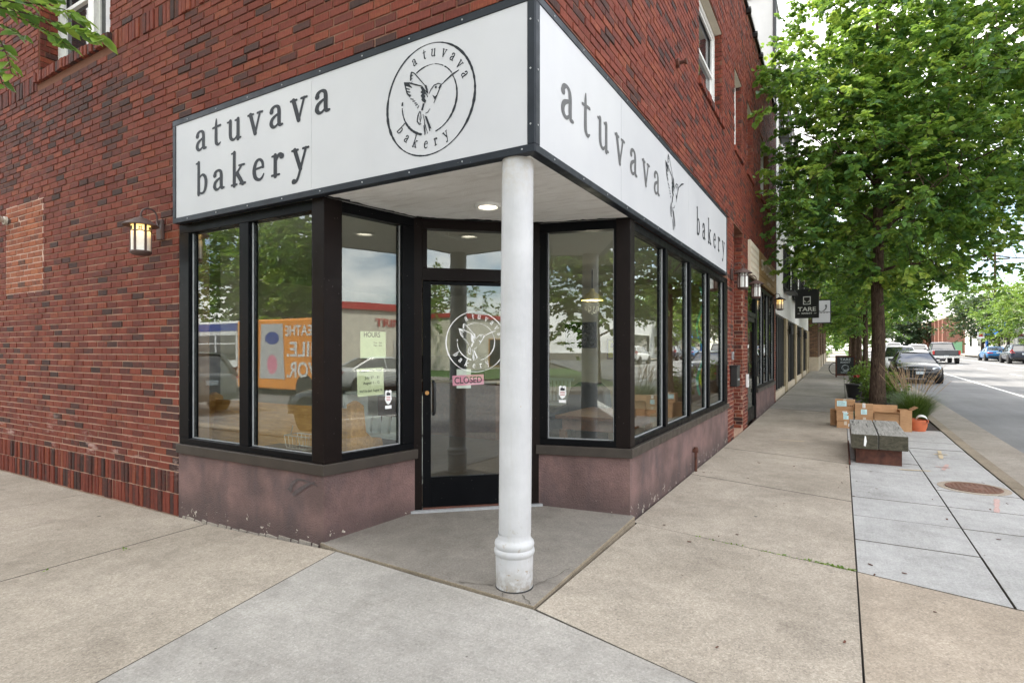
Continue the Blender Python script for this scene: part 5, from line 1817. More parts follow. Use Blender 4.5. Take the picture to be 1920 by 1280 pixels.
# ------------------------------------------------------------------ chalkboard, bicycle, hanging signs
cz = -.10 + gz(33)
cb = thing('chalkboard_sign', 'wooden A frame chalkboard standing on the walk with TARE in chalk', 'chalkboard', (.16, 33.0, cz))
for s_, lean in ((1, -.16), (-1, .16)):
    m = MB()
    ax, up = Vector((1, 0, 0)), Vector((0, -lean, 1)).normalized()
    nn = ax.cross(up)
    o_ = Vector((0, lean * 1.05, 0))
    for x in (-.40, .40):
        m.obox(o_ + ax * x + up * .55, ax * .035, nn * .015, up * .55)
    for z in (.12, 1.06):
        m.obox(o_ + up * z, ax * .366, nn * .014, up * .04)
    fo = m.build('frame', 'rust', cb, local=True)
    m = MB(); m.obox(o_ + up * .59, ax * .364, nn * .006, up * .43); bo = m.build('board', 'slate_board', cb, local=True)
    if s_ > 0:
        m = MB()
        f_ = -nn * .009 if nn.y > 0 else nn * .009
        sans_line(m, 'TARE', o_ + up * .84 + f_, ax, up, .13, .48, True)
        sans_line(m, 'MARKET', o_ + up * .72 + f_, ax, up, .07, .42, True)
        ring(m, o_ + up * .47 + f_, ax, up, .15, .02, 0, 6.283, 5, 40)
        ring(m, o_ + up * .47 + f_, ax, up, .10, .015, R(-200), R(20), 6, 30)
        sans_line(m, 'OFFICE', o_ + up * .22 + f_, ax, up, .05, .4, True)
        m.build('chalk_drawing', 'chalk', bo, local=True)
bk = thing('bicycle', 'dark bicycle parked behind the chalkboard sign', 'bicycle', (.25, 35.2, -.10 + gz(35)), R(90))
for y_ in (-.0, 1.02):
    m = MB()
    m.tube([(.0, y_ - .51 + .33 * math.cos(R(a)), .34 + .33 * math.sin(R(a))) for a in range(0, 361, 15)], .022, 6, cap=False)
    w_ = m.build('wheel', 'rubber', bk, local=True, smooth=True)
    m = MB()
    for a in range(0, 360, 24):
        m.tube([(0, y_ - .51, .34), (0, y_ - .51 + .32 * math.cos(R(a)), .34 + .32 * math.sin(R(a)))], .0025, 4)
    m.tube([(-.04, y_ - .51, .34), (.04, y_ - .51, .34)], .02, 6)
    m.build('spokes', 'wire', w_, local=True)
m = MB()
for p in ([(0, -.51, .34), (0, -.15, .34), (0, .35, .85), (0, -.30, .88), (0, -.15, .34)], [(0, -.51, .34), (0, -.30, .88)], [(0, .51, .34), (0, .38, .75), (0, .33, .98)]):
    m.tube(p, .016, 6)
m.build('frame', 'black_metal', bk, local=True)
m = MB(); m.tube([(0, -.42, .97), (0, -.30, .99), (0, -.16, .97)], [.05, .05, .025], 8); m.build('saddle', 'leather', bk, local=True)
m = MB(); m.tube([(-.28, .28, 1.0), (0, .33, 1.0), (.28, .28, 1.0)], .013, 6); m.build('handlebar', 'black_metal', bk, local=True)

ts = thing('hanging_sign', 'square black hanging sign lettered TARE MARKET in white', 'sign', (-1.72, 24.4, 2.70))
m = MB(); m.box(.16, .98, -.03, .03, .0, 1.12); add_bevel(m.build('board', 'black_metal', ts, local=True), .01)
m = MB()
f_ = (0, -.032, 0)
sans_line(m, 'TARE', (.57, -.033, .27), (1, 0, 0), VZ, .16, .62, True)
sans_line(m, 'MARKET', (.57, -.033, .155), (1, 0, 0), VZ, .06, .36, True)
m.box(.25, .33, -.034, -.031, .175, .187); m.box(.81, .89, -.034, -.031, .175, .187)
for a, b, c, d in ((.44, .70, .52, .545), (.44, .47, .545, .80), (.67, .70, .545, .80), (.44, .70, .80, .83)):
    m.box(a, b, -.034, -.031, c, d)
ring(m, (.57, -.033, .68), (1, 0, 0), VZ, .08, .02, R(180), R(360), 4, 20)
m.build('lettering', 'white_vinyl', ts, local=True)
m = MB(); m.tube([(0, 0, 1.20), (1.0, 0, 1.20)], .018, 6); m.tube([(0, 0, 1.55), (.8, 0, 1.20)], .012, 6); m.tube([(.3, 0, 1.12), (.3, 0, 1.2)], .01, 6); m.tube([(.9, 0, 1.12), (.9, 0, 1.2)], .01, 6)
m.build('bracket', 'black_metal', ts, local=True)
w2 = thing('hanging_sign', 'white framed hanging sign behind the black one', 'sign', (-1.72, 30.0, 2.72))
m = MB(); m.box(.50, 1.30, -.03, .03, .0, 1.1); m.build('board', 'black_metal', w2, local=True)
m = MB(); m.box(.54, 1.26, -.036, .036, .04, 1.06); m.build('face', 'panel', w2, local=True)
m = MB()
for k in range(7):
    m.box(.66 + .02 * (k % 3), 1.36 - .05 * (k % 2), -.04, -.0365, .50 + .02 * (k > 3), .53) if k == 0 else None
for k in range(5):
    m.box(.62 + .12 * k, .70 + .12 * k, -.04, -.0365, .48, .52)
ring(m, (.9, -.038, .76), (1, 0, 0), VZ, .20, .05, R(150), R(390), 8, 24)
m.build('print', 'letter_grey', w2, local=True)
m = MB(); m.tube([(0, 0, .42), (.5, 0, .42)], .02, 6); m.tube([(0, 0, 1.2), (.5, 0, 1.2)], .02, 6); m.build('bracket', 'black_metal', w2, local=True)
# ------------------------------------------------------------------ vehicles
def loft(mb, st, ncap=True):
    """st: list of (y, halfwidth, zb, zs, zt); body skin as a loft of half sections"""
    rings = []
    for y, w, zb, zs, zt in st:
        zm = lerp(zb, zs, .55)
        half = [(w * .80, zb), (w * .97, zb + .10), (w, zm), (w * .965, lerp(zm, zs, .75)), (w * .90, zs), (w * .5, zt - .01), (0, zt)]
        rings.append([(x, y, z) for x, z in half] + [(-x, y, z) for x, z in half[-2::-1]])
    k = len(rings[0])
    vs = [p for r_ in rings for p in r_]
    fs = [(i * k + j, (i + 1) * k + j, (i + 1) * k + j + 1, i * k + j + 1) for i in range(len(rings) - 1) for j in range(k - 1)]
    fs += [(i * k, i * k + k - 1, (i + 1) * k + k - 1, (i + 1) * k) for i in range(len(rings) - 1)]
    fs += [tuple(range(k)), tuple(range(len(vs) - 1, len(vs) - 1 - k, -1))]
    mb.add(vs, fs)
SHAPES = {
 'sedan': dict(st=[(-2.38, .66, .46, .74, .80), (-2.30, .80, .32, .93, .99), (-2.0, .88, .24, 1.0, 1.07), (-1.4, .915, .22, 1.0, 1.04), (0, .925, .2, .98, 1.0), (.95, .92, .2, .955, .99), (1.4, .91, .2, .90, .97), (1.95, .87, .22, .79, .88), (2.25, .79, .26, .66, .76), (2.38, .62, .34, .52, .60)],
               belt=(-1.72, 1.12, .80, .98), roof=(-.80, .28, .58, 1.45), ax=(-1.38, 1.42), wr=.33),
 'suv': dict(st=[(-2.28, .72, .50, .95, 1.0), (-2.22, .86, .36, 1.08, 1.10), (-1.9, .91, .28, 1.10, 1.12), (-1.3, .93, .26, 1.09, 1.1), (0, .935, .26, 1.06, 1.07), (.9, .93, .26, 1.03, 1.07), (1.4, .92, .26, .98, 1.05), (1.9, .88, .28, .90, .98), (2.18, .80, .32, .78, .86), (2.28, .64, .40, .62, .70)],
             belt=(-2.12, 1.12, .83, 1.06), roof=(-1.70, .40, .64, 1.68), ax=(-1.32, 1.36), wr=.36),
 'pickup': dict(st=[(-2.90, .90, .62, 1.18, 1.18), (-2.86, .97, .56, 1.22, 1.22), (-2.2, .99, .52, 1.22, 1.22), (-.9, .99, .50, 1.22, 1.22), (.4, .99, .48, 1.20, 1.21), (1.3, .98, .48, 1.17, 1.22), (1.9, .97, .48, 1.12, 1.19), (2.5, .94, .48, 1.04, 1.12), (2.80, .86, .52, .92, .98), (2.90, .72, .58, .80, .84)],
                belt=(-.95, 1.5, .88, 1.2), roof=(-.60, .75, .70, 1.90), ax=(-1.85, 1.95), wr=.40)}
def car(label, cat, loc, head, colour, shape, group=None, plate=True, nm='parked_car'):
    S = SHAPES[shape]
    t = thing(nm, label, cat, loc, head, group)
    pm = 'paint_' + colour
    m = MB(); loft(m, S['st'])
    bo = m.build('body', pm, t, local=True, smooth=True)
    md = bo.modifiers.new('smooth', 'SUBSURF'); md.levels = 1; md.render_levels = 1
    y0, y1, bw, bz_ = S['belt']
    r0, r1, rw, rz_ = S['roof']
    def P(x, y, z): return (x, y, z)
    # glass house: a frustum of dark glass with roof and pillars over it
    m = MB()
    b = [(-bw, y0, bz_ - .06), (bw, y0, bz_ - .06), (bw, y1, bz_ - .06), (-bw, y1, bz_ - .06)]
    r = [(-rw, r0, rz_ - .05), (rw, r0, rz_ - .05), (rw, r1, rz_ - .05), (-rw, r1, rz_ - .05)]
    for nm_, f in (('rear_window', (0, 1)), ('side_window', (1, 2)), ('windscreen', (2, 3)), ('side_window', (3, 0))):
        i, j = f
        q = [Vector(b[i]), Vector(b[j]), Vector(r[j]), Vector(r[i])]
        nn = (q[1] - q[0]).cross(q[3] - q[0]).normalized()
        bulge = (sum(q, Vector((0, 0, 0))) / 4) + nn * .035
        g = MB()
        g.add(q + [v - nn * .02 for v in q] + [bulge], [(0, 1, 8), (1, 2, 8), (2, 3, 8), (3, 0, 8), (7, 6, 5, 4), (0, 4, 5, 1), (1, 5, 6, 2), (2, 6, 7, 3), (3, 7, 4, 0)])
        g.build(nm_, 'car_glass', t, local=True, smooth=60)
    m = MB()
    rc = (r0 + r1) / 2
    vs = []
    for y, wf, dz in ((r0 - .07, .90, -.055), (r0 + .08, 1.0, -.012), (rc, 1.03, .02), (r1 - .10, 1.0, -.008), (r1 + .07, .93, -.058)):
        w = rw * wf
        vs += [(-w - .03, y, rz_ - .055 + min(dz, 0)), (-w + .03, y, rz_ + dz - .012), (0, y, rz_ + dz + .012), (w - .03, y, rz_ + dz - .012), (w + .03, y, rz_ - .055 + min(dz, 0))]
    m.add(vs, [(5 * i + j, 5 * i + j + 1, 5 * i + 6 + j, 5 * i + 5 + j) for i in range(4) for j in range(4)] + [(0, 5, 10, 15, 20, 24, 19, 14, 9, 4)])
    m.build('roof', pm, t, local=True, smooth=60)
    m = MB()
    ym = lerp(y0, y1, .52); rm_ = lerp(r0, r1, .50)
    for s_ in (-1, 1):
        m.tube([(s_ * bw, y1 + .02, bz_ - .05), (s_ * rw, r1 + .03, rz_ - .05)], .035, 6)
        m.tube([(s_ * bw, y0 - .02, bz_ - .05), (s_ * rw, r0 - .03, rz_ - .05)], .055 if shape != 'pickup' else .05, 6)
        m.tube([(s_ * (bw + .01), ym, bz_ - .05), (s_ * (rw + .01), rm_, rz_ - .05)], .030, 6)
        m.tube([(s_ * bw, y0, bz_ - .03), (s_ * bw, y1, bz_ - .03)], .018, 6)
    m.build('pillars', pm, t, local=True)
    st = S['st']
    wd = max(s[1] for s in st)
    R_ = S['wr']
    ya = MB()
    for yx in S['ax']:
        for s_ in (-1, 1):
            a = MB(); a.lathe((s_ * (wd - .16), yx, R_ + .02), [(R_ + .065, -.10), (R_ + .065, .155 * 1)] if s_ > 0 else [(R_ + .065, -.155), (R_ + .065, .10)], 20, axis='x')
            a.build('wheel_arch', 'rubber', t, local=True)
            w_ = MB()
            prof = [(R_ * .62, -.09), (R_ * .93, -.10), (R_, -.07), (R_, .07), (R_ * .93, .10), (R_ * .64, .09), (R_ * .60, .06)]
            cx = s_ * (wd - .085)
            w_.lathe((cx, yx, R_), prof, 24, axis='x')
            wo_ = w_.build('wheel', 'rubber', t, local=True, smooth=40)
            w_ = MB()
            fx = cx + s_ * .062
            w_.lathe((fx, yx, R_), [(R_ * .62, -.01), (R_ * .62, .012), (R_ * .54, .014), (R_ * .52, -.01)] if s_ > 0 else [(R_ * .62, .01), (R_ * .62, -.012), (R_ * .54, -.014), (R_ * .52, .01)], 20, axis='x', cap=False)
            for k in range(5):
                a_ = R(72 * k + 15)
                w_.obox((fx + s_ * .005, yx + R_ * .3 * math.cos(a_), R_ + R_ * .3 * math.sin(a_)), (.008, 0, 0), (0, R_ * .27 * math.cos(a_), R_ * .27 * math.sin(a_)), (0, -.028 * math.sin(a_), .028 * math.cos(a_)))
            w_.tube([(fx - s_ * .01, yx, R_), (fx + s_ * .018, yx, R_)], .06, 10)
            w_.build('rim', 'rim', wo_, local=True)
    yf, yr = st[-1][0], st[0][0]
    # front: lamps, grille, intake, plate
    fz = st[-2][3]
    fw_ = st[-2][1]
    for s_ in (-1, 1):
        m = MB()
        m.add([(s_ * fw_ * .58, yf - .035, fz - .02), (s_ * fw_ * .99, yf - .235, fz + .0), (s_ * fw_ * 1.055, yf - .42, fz + .09), (s_ * fw_ * .60, yf - .075, fz + .06),
               (s_ * fw_ * .55, yf - .16, fz - .02), (s_ * fw_ * .9, yf - .4, fz), (s_ * fw_ * .9, yf - .5, fz + .08), (s_ * fw_ * .55, yf - .2, fz + .05)],
              [(0, 1, 2, 3), (0, 4, 5, 1), (3, 2, 6, 7), (0, 3, 7, 4), (1, 5, 6, 2)])
        m.build('headlight', 'lens', t, local=True)
        m = MB()
        zt_ = st[1][3]
        if shape == 'pickup':
            m.box(s_ * .84, s_ * .985, yr - .012, yr + .12, .82, 1.16)
        elif shape == 'suv':
            m.add([(s_ * .60, yr - .01, zt_ - .16), (s_ * .885, yr + .075, zt_ - .14), (s_ * .93, yr + .28, zt_ + .02), (s_ * .80, yr + .04, zt_ + .20), (s_ * .70, yr + .02, zt_ - .02),
                   (s_ * .55, yr + .2, zt_ - .16), (s_ * .8, yr + .3, zt_ - .1), (s_ * .7, yr + .3, zt_ + .1)], [(0, 1, 2, 4), (4, 2, 3), (0, 5, 6, 1), (1, 6, 2), (3, 2, 7)])
        else:
            m.add([(s_ * .42, yr - .005, zt_ - .16), (s_ * .80, yr + .075, zt_ - .15), (s_ * .885, yr + .30, zt_ - .04), (s_ * .76, yr + .06, zt_ - .03), (s_ * .45, yr + .02, zt_ - .06), (s_ * .5, yr + .2, zt_ - .1)],
                  [(0, 1, 2, 3), (0, 3, 4), (0, 5, 1), (3, 2, 5)])
        m.build('tail_light', 'tail', t, local=True)
        m = MB()
        m.tube([(s_ * bw, y1 - .28, bz_ + .02), (s_ * (bw + .16), y1 - .30, bz_ + .05)], .02, 6)
        m.obox((s_ * (bw + .21), y1 - .30, bz_ + .07), (.10, 0, 0), (0, .045, 0), (0, 0, .065))
        add_bevel(m.build('mirror', pm, t, local=True), .02)
    m = MB()
    m.box(-fw_ * .52, fw_ * .52, yf - .14, yf + .004, fz - .055, fz - .025)
    m.box(-fw_ * .80, fw_ * .80, yf - .22, yf - .004, .30, .42)
    m.build('grille', 'black_metal', t, local=True)
    m = MB(); m.box(-.20, .20, yf - .05, yf + .012, fz - .03, fz - .012); m.build('badge_bar', 'chrome', t, local=True)
    if plate:
        m = MB(); m.box(-.16, .16, yf - .06, yf + .022, .43, .56); m.build('number_plate', 'plate', t, local=True)
        zp = .84 if shape != 'pickup' else .66
        m = MB(); m.box(-.16, .16, yr - .035, yr + .05, zp - .06, zp + .07); m.build('number_plate', 'plate', t, local=True)
    m = MB()
    if shape == 'pickup':
        m.box(-.98, .98, yr - .10, yr + .05, .52, .70)
        m.build('bumper', 'chrome', t, local=True)
        m = MB(); m.box(-.80, .80, yr - .02, yr + .03, .74, 1.19); o = m.build('tailgate', pm, t, local=True); add_bevel(o, .015)
        m = MB(); m.box(-.13, .13, yr - .035, yr - .019, 1.06, 1.10); m.build('tailgate_handle', 'black_metal', t, local=True)
    else:
        m.box(-.80, .80, yr - .02, yr + .06, .36, .52)
        m.build('bumper', 'black_metal', t, local=True)
    return t
RZ = -.25
def road_z(y): return RZ + gz(y)
G1 = 'cars parked along the shop side kerb'
car('shiny black sedan parked facing the camera beside the planted tree bed', 'car', (3.05, 33.6, road_z(33)), R(180), 'black', 'sedan', G1)
car('white car parked behind the black sedan, half hidden by the tree trunks', 'car', (2.95, 41.0, road_z(41)), R(180), 'white', 'suv', G1)
car('silver sedan parked further up behind the white one, between tree trunks', 'car', (2.95, 49.0, road_z(49)), R(180), 'silver', 'sedan', G1)
G2 = 'vehicles driving away up the street'
car('dark grey pickup truck driving away beyond the black sedan', 'pickup truck', (7.9, 64.5, road_z(64)), R(0), 'charcoal', 'pickup', G2, nm='pickup_truck')
car('white pickup truck far up the street, its roof above the black sedan', 'pickup truck', (5.9, 90.0, road_z(90)), R(0), 'white', 'pickup', G2, nm='pickup_truck')
car('white sedan between the far white pickup and the dark grey pickup', 'car', (6.9, 74.0, road_z(74)), R(0), 'white', 'suv', G2, nm='moving_car')
car('dark sedan just right of the far white pickup truck', 'car', (9.1, 104, road_z(104)), R(0), 'navy', 'sedan', G2, nm='moving_car')
G3 = 'cars parked along the far kerb'
car('dark blue crossover parked on the far side, nearest the right edge', 'suv', (13.5, 66.0, road_z(66)), R(0), 'navy', 'suv', G3)
car('bright blue sedan parked ahead of the dark blue crossover', 'car', (13.35, 74.5, road_z(74)), R(0), 'blue', 'sedan', G3)
car('white crossover parked across the street, seen only reflected in the long shop window', 'suv', (13.4, 52.0, road_z(52)), R(0), 'white', 'suv', G3)
car('grey crossover on the side street, reflected in the left shop window', 'suv', (-17.0, -2.75, RZ), R(90), 'grey', 'suv', 'cars parked on the side street')
car('black sedan on the side street, its nose reflected beside the brick corner post', 'car', (-8.4, -2.75, RZ), R(90), 'black', 'sedan', 'cars parked on the side street')
car('white pickup truck parked by the white building across the junction', 'pickup truck', (29.0, -17.0, -.12), R(75), 'white', 'pickup', nm='pickup_truck')
car('silver sedan parked across the main street, reflected beside the hours sheet', 'car', (13.5, 12.5, road_z(12)), R(0), 'silver', 'sedan', G3)
car('black sedan parked across the main street, behind the silver one', 'car', (13.5, 19.5, road_z(19)), R(0), 'black', 'sedan', G3)

bs = thing('bus', 'orange wrapped city bus with white and blue front, reflected in the left shop window', 'bus', (-20.6, -9.0, RZ - .12))
m = MB(); m.box(-6.4, -.4, -1.28, 1.28, .35, 3.02); add_bevel(m.build('front_body', 'bus_white', bs, local=True), .08, 3)
m = MB(); m.box(-.395, 6.2, -1.285, 1.285, .35, 3.03); add_bevel(m.build('wrapped_body', 'bus_orange', bs, local=True), .08, 3)
m = MB(); m.box(-6.3, -.42, 1.27, 1.292, 2.62, 2.92); m.build('blue_stripe', 'bus_blue', bs, local=True)
for k in range(4):
    m = MB(); m.box(-6.0 + 1.4 * k, -4.75 + 1.4 * k, 1.27, 1.29, 1.45, 2.45); wo_ = m.build('window', 'dark_glass', bs, local=True)
    m = MB(); m.box(-6.0 + 1.4 * k, -4.75 + 1.4 * k, 1.2905, 1.30, 2.08, 2.13); m.box(-6.06 + 1.4 * k, -6.0 + 1.4 * k, 1.2905, 1.30, 1.4, 2.5); m.build('window_bar', 'bus_white', wo_, local=True)
m = MB()
UB = (-1, 0, 0)
sans_line(m, 'PAUSE BREATHE', (6.1, 1.292, 2.38), UB, VZ, .40, 3.6)
sans_line(m, 'SMILE.', (5.0, 1.292, 1.62), UB, VZ, .55, 2.4)
sans_line(m, 'SAVOR.', (5.1, 1.292, .85), UB, VZ, .58, 2.5)
m.build('wrap_lettering', 'bus_white', bs, local=True)
m = MB(); m.add([(1.0, 1.293, .75), (2.5, 1.293, .75), (2.35, 1.293, 2.85), (1.1, 1.293, 2.85)][::-1], [(0, 1, 2, 3)]); pk = m.build('printed_pack', 'panel', bs, local=True)
m = MB(); m.add([(1.75 + .32 * math.cos(R(30 * k)), 1.295, 1.3 + .38 * math.sin(R(30 * k))) for k in range(12)][::-1], [tuple(range(12))]); m.build('pink_print', 'pink', pk, local=True)
m = MB(); m.add([(1.75 + .42 * math.cos(R(45 * k + 22)), 1.295, 2.3 + .25 * math.sin(R(45 * k + 22))) for k in range(8)][::-1], [tuple(range(8))]); m.build('dark_print', 'bus_blue', pk, local=True)
for x in (-4.6, 3.6):
    for y_ in (-1.12, 1.12):
        m = MB(); m.lathe((x, y_, .48), [(.28, -.15), (.48, -.15), (.48, .17), (.28, .175)], 20, axis='y'); m.build('wheel', 'rubber', bs, local=True)

# ------------------------------------------------------------------ trees
def tree_skel(rg, base, H, lean, r0):
    n = 10
    pts, rad = [], []
    for i in range(n + 1):
        t = i / n
        pts.append(np.array([base[0] + lean[0] * t + rg.normal(0, .02) * (i > 1) * H * .1, base[1] + lean[1] * t + rg.normal(0, .02) * (i > 1) * H * .1, base[2] + H * t]))
        rad.append(r0 * ((1.35 - .9 * min(t / .06, 1) * .39) if t < .06 else 1) * (1 - t) ** .75 + .012)
    rad[0] = r0 * 1.35
    return pts, rad
def leaf_cloud(rg, P, D, ln, tone, droop=.25):
    """P: n x 3 leaf bases, D: n x 3 axes"""
    n = len(P)
    D = D / (np.linalg.norm(D, axis=1, keepdims=True) + 1e-9)
    up = np.tile(np.array([0., 0., 1.]), (n, 1)) + rg.normal(0, .55, (n, 3))
    S = np.cross(D, up)
    S /= (np.linalg.norm(S, axis=1, keepdims=True) + 1e-9)
    N = np.cross(S, D)
    l = (ln * rg.uniform(.5, 1.25, n))[:, None]
    w = l * .36
    q = np.empty((n, 6, 3))
    dn = -N * l * droop
    q[:, 0] = P
    q[:, 1] = P + D * l * .33 + S * w + N * l * .06
    q[:, 2] = P + D * l * .70 + S * w * .80 + dn * .35 + N * l * .04
    q[:, 3] = P + D * l + dn
    q[:, 4] = P + D * l * .70 - S * w * .80 + dn * .35 + N * l * .04
    q[:, 5] = P + D * l * .33 - S * w + N * l * .06
    return q
def quads_mesh(name, q, tone, mat):
    n = len(q)
    me = bpy.data.meshes.new(name)
    me.vertices.add(n * 6)
    me.vertices.foreach_set('co', q.reshape(-1).astype(np.float32))
    me.loops.add(n * 8)
    me.polygons.add(n * 2)
    b = (np.arange(n) * 6)[:, None]
    li = np.concatenate([b + np.array([0, 1, 2, 3]), b + np.array([0, 3, 4, 5])], axis=1).reshape(-1)
    me.loops.foreach_set('vertex_index', li.astype(np.int32))
    me.polygons.foreach_set('loop_start', (np.arange(n * 2) * 4).astype(np.int32))
    a = me.attributes.new('tone', 'FLOAT', 'FACE')
    a.data.foreach_set('value', np.repeat(tone, 2).astype(np.float32))
    me.materials.append(MT[mat])
    me.update(calc_edges=True)
    me.validate()
    return me
def tree(label, base, H, crown, r0, nclus, per, ln, seed, mat='leaf', group=None, nm='street_tree', lean=(0, 0), nlimb=12, lz=0, gap=.0, top_light=.0, keep=None, fork=None):
    """crown: (cx,cy,cz,rx,ry,rz) relative to base"""
    rg = np.random.default_rng(seed)
    t = thing(nm, label, 'tree', base, 0, group)
    cx, cy, cz, rx, ry, rz = crown
    pts, rad = tree_skel(rg, (0, 0, 0), min(H, cz + rz * .75), lean, r0)
    tr = MB(); tr.tube([(0, 0, -.15)] + pts, [rad[0] * 1.15] + rad, 14)
    tr.build('trunk', 'bark', t, local=True, smooth=True)
    lm = MB()
    nodes = []
    z0 = cz - rz * 1.02
    for k in range(nlimb):
        f = (k + .5) / nlimb
        zst = lerp(max(z0, .18 * H, lz), (cz + rz * .55), f)
        i = min(int(zst / pts[-1][2] * 10), 9)
        u = zst / pts[-1][2] * 10 - i
        p = pts[i] * (1 - u) + pts[min(i + 1, 10)] * u
        az = k * 2.399 + rg.uniform(-.4, .4)
        tgt = np.array([cx + rx * .82 * math.cos(az) * math.sqrt(max(.15, 1 - (f - .38) ** 2 * 1.6)), cy + ry * .82 * math.sin(az) * math.sqrt(max(.15, 1 - (f - .38) ** 2 * 1.6)), zst + lerp(.10, .75, f) * rz * .8 + rg.uniform(-.2, .2)])
        seg = []
        for j in range(8):
            s = j / 7
            q = p * (1 - s) + tgt * s
            q[2] += math.sin(s * math.pi) * .06 * rx + rg.normal(0, .03) * (0 < j < 7) * rx * .4
            q[:2] += rg.normal(0, .03, 2) * (0 < j < 7) * rx * .4
            seg.append(q)
            if j > 1: nodes.append(q)
        rr = max(.016, r0 * .27 * (1 - .5 * f))
        lm.tube(seg, [max(.008, rr * (1 - .85 * j / 7)) for j in range(8)], 7)
    nodes += [p for p in pts[4:]]
    nodes = np.array(nodes)
    C = []
    while len(C) < nclus:
        d = rg.normal(0, 1, 3)
        d /= np.linalg.norm(d)
        q = d * (rg.uniform(0, 1) ** (1 / 2.4))
        bump = 1 + .16 * math.sin(5 * d[0] + 3 * d[2] + seed) + .12 * math.sin(7 * d[1] - 4 * d[2])
        c = np.array([cx + q[0] * rx * bump, cy + q[1] * ry * bump, cz + q[2] * rz * bump])
        if keep and not keep(c[0] + base[0], c[1] + base[1], c[2] + base[2]): continue
        if gap and math.sin(c[0] * 2.1 + seed) * math.sin(c[1] * 2.3 + 1) * math.sin(c[2] * 2.7 + 2) > .75 - gap: continue
        C.append(c)
    C = np.array(C)
    Q, T = [], []
    d0 = np.array([((nodes - c) ** 2).sum(1).min() for c in C])
    N_ = np.empty((len(nodes) + 2 * len(C), 3))
    N_[:len(nodes)] = nodes
    nn = len(nodes)
    for c in C[np.argsort(d0)]:
        k = np.argmin(((N_[:nn] - c) ** 2).sum(1))
        a = N_[k].copy()
        N_[nn] = c
        N_[nn + 1] = (a + c) / 2
        nn += 2
        out = c - a
        L_ = np.linalg.norm(out) + 1e-6
        mid = (a + c) / 2 + np.array([0, 0, .12 * L_])
        lm.tube([a, mid, c], [.006 + .004 * L_, .005, .003], 4, cap=False)
        ct = rg.uniform(.15, .78)
        hi = (c[2] - cz) / rz
        fresh_lit = rg.uniform() < .18 + .22 * max(0, hi)  # new growth tips; the extra share high in the crown paints in top light
        for w in range(3):
            dr = out / L_ + rg.normal(0, .55, 3)
            dr[2] = dr[2] * .55 + .05
            dr /= np.linalg.norm(dr)
            tl = rg.uniform(.35, .62) * ln * 7.5
            n = per // 3
            s = np.sort(rg.uniform(.05, 1, n))
            P = c + dr * (s * tl)[:, None] + np.array([0, 0, -.35])[None] * ((s ** 2) * tl * .5)[:, None]
            side = np.cross(dr, [0, 0, 1])
            side /= (np.linalg.norm(side) + 1e-9)
            sg = np.where(np.arange(n) % 2 == 0, 1., -1.)[:, None]
            D = dr[None] * .55 + side[None] * sg + rg.normal(0, .30, (n, 3)) + np.array([0, 0, -.18])
            Q.append(leaf_cloud(rg, P, D, ln, None))
            tn = ct + rg.normal(0, .15, n)
            if fresh_lit:
                tn = tn + .38 * s
            T.append(tn)
    lm.build('limbs', 'bark', t, local=True, smooth=True)
    q = np.concatenate(Q)
    tn = np.clip(np.concatenate(T), 0, 1)
    me = quads_mesh('crown', q, tn, mat)
    o = bpy.data.objects.new('crown', me)
    COL.objects.link(o)
    o.parent = t
    o['kind'] = 'stuff'
    return t
GT = 'street trees along the shop side kerb'
tree('large leafy street tree in the planted bed behind the cardboard boxes', (.73, 15.8, -.12), 11, (.45, .1, 6.5, 3.75, 3.8, 4.4), .150, 1900, 51, .120, 5, 'leaf', GT, nlimb=20, lz=3.3, keep=lambda x, y, z: x > -1.42 and z > (3.45 if x < .25 else 2.95 if x < 1.2 else 2.4))
tree('second street tree trunk behind the large one, beside the chalkboard', (.73, 24.0, 0), 8.5, (0, 0, 5.3, 2.9, 3.4, 3.1), .085, 430, 42, .14, 6, 'leaf', GT, keep=lambda x, y, z: x > -1.4 and (x > 0 or z > 4.15))
tree('third street tree in the row, just left of the second trunk', (.75, 32.5, .1), 8.5, (0, 0, 5.2, 2.8, 3.2, 2.9), .12, 380, 39, .16, 7, 'leaf', GT, keep=lambda x, y, z: x > -1.2 and (x > -.2 or z > 4.6))
tree('fourth street tree in the row, near the parked bicycle', (.75, 40.5, .18), 8.5, (0, 0, 5.0, 2.8, 3.2, 2.9), .15, 320, 36, .18, 8, 'leaf', GT, keep=lambda x, y, z: x > -1.2)
tree('fifth street tree in the row, past the bicycle', (.75, 49.5, .27), 8, (0, 0, 4.8, 2.8, 3.2, 2.9), .15, 280, 36, .20, 9, 'leaf_light', GT)
tree('far bright tree at the end of the row where the walk disappears', (.7, 62, .4), 8, (-.3, 0, 4.6, 3.0, 3.5, 3.0), .15, 280, 36, .22, 10, 'leaf_light', GT)
GF = 'trees across the main street'
tree('dark round tree behind the grey pickup truck', (15.6, 93, .75), 8, (0, 0, 5.2, 4.8, 4.6, 3.4), .2, 380, 33, .26, 21, 'leaf_dark', GF, nm='broad_tree')
tree('bright green tree in front of the blue awning at the right edge', (15.4, 72, .45), 7, (0, .5, 4.4, 2.9, 3.4, 2.6), .14, 240, 33, .19, 22, 'leaf_light', GF, nm='broad_tree')
tree('bright green tree left of the shop with the blue awning', (15.4, 83, .6), 7, (0, 0, 4.2, 2.4, 2.8, 2.4), .13, 170, 30, .20, 23, 'leaf_light', GF, nm='broad_tree')
tree('pale tree behind the far white pickup truck', (9.0, 170, 1.4), 12, (0, 0, 6.0, 7, 7, 5.0), .3, 170, 30, .5, 24, 'leaf_light', GF, nm='broad_tree')
tree('dark tree closing the street beyond the black sedan', (-1.0, 150, 1.3), 13, (0, 0, 6.5, 7, 7, 6.0), .3, 190, 30, .5, 25, 'leaf_dark', GF, nm='broad_tree')
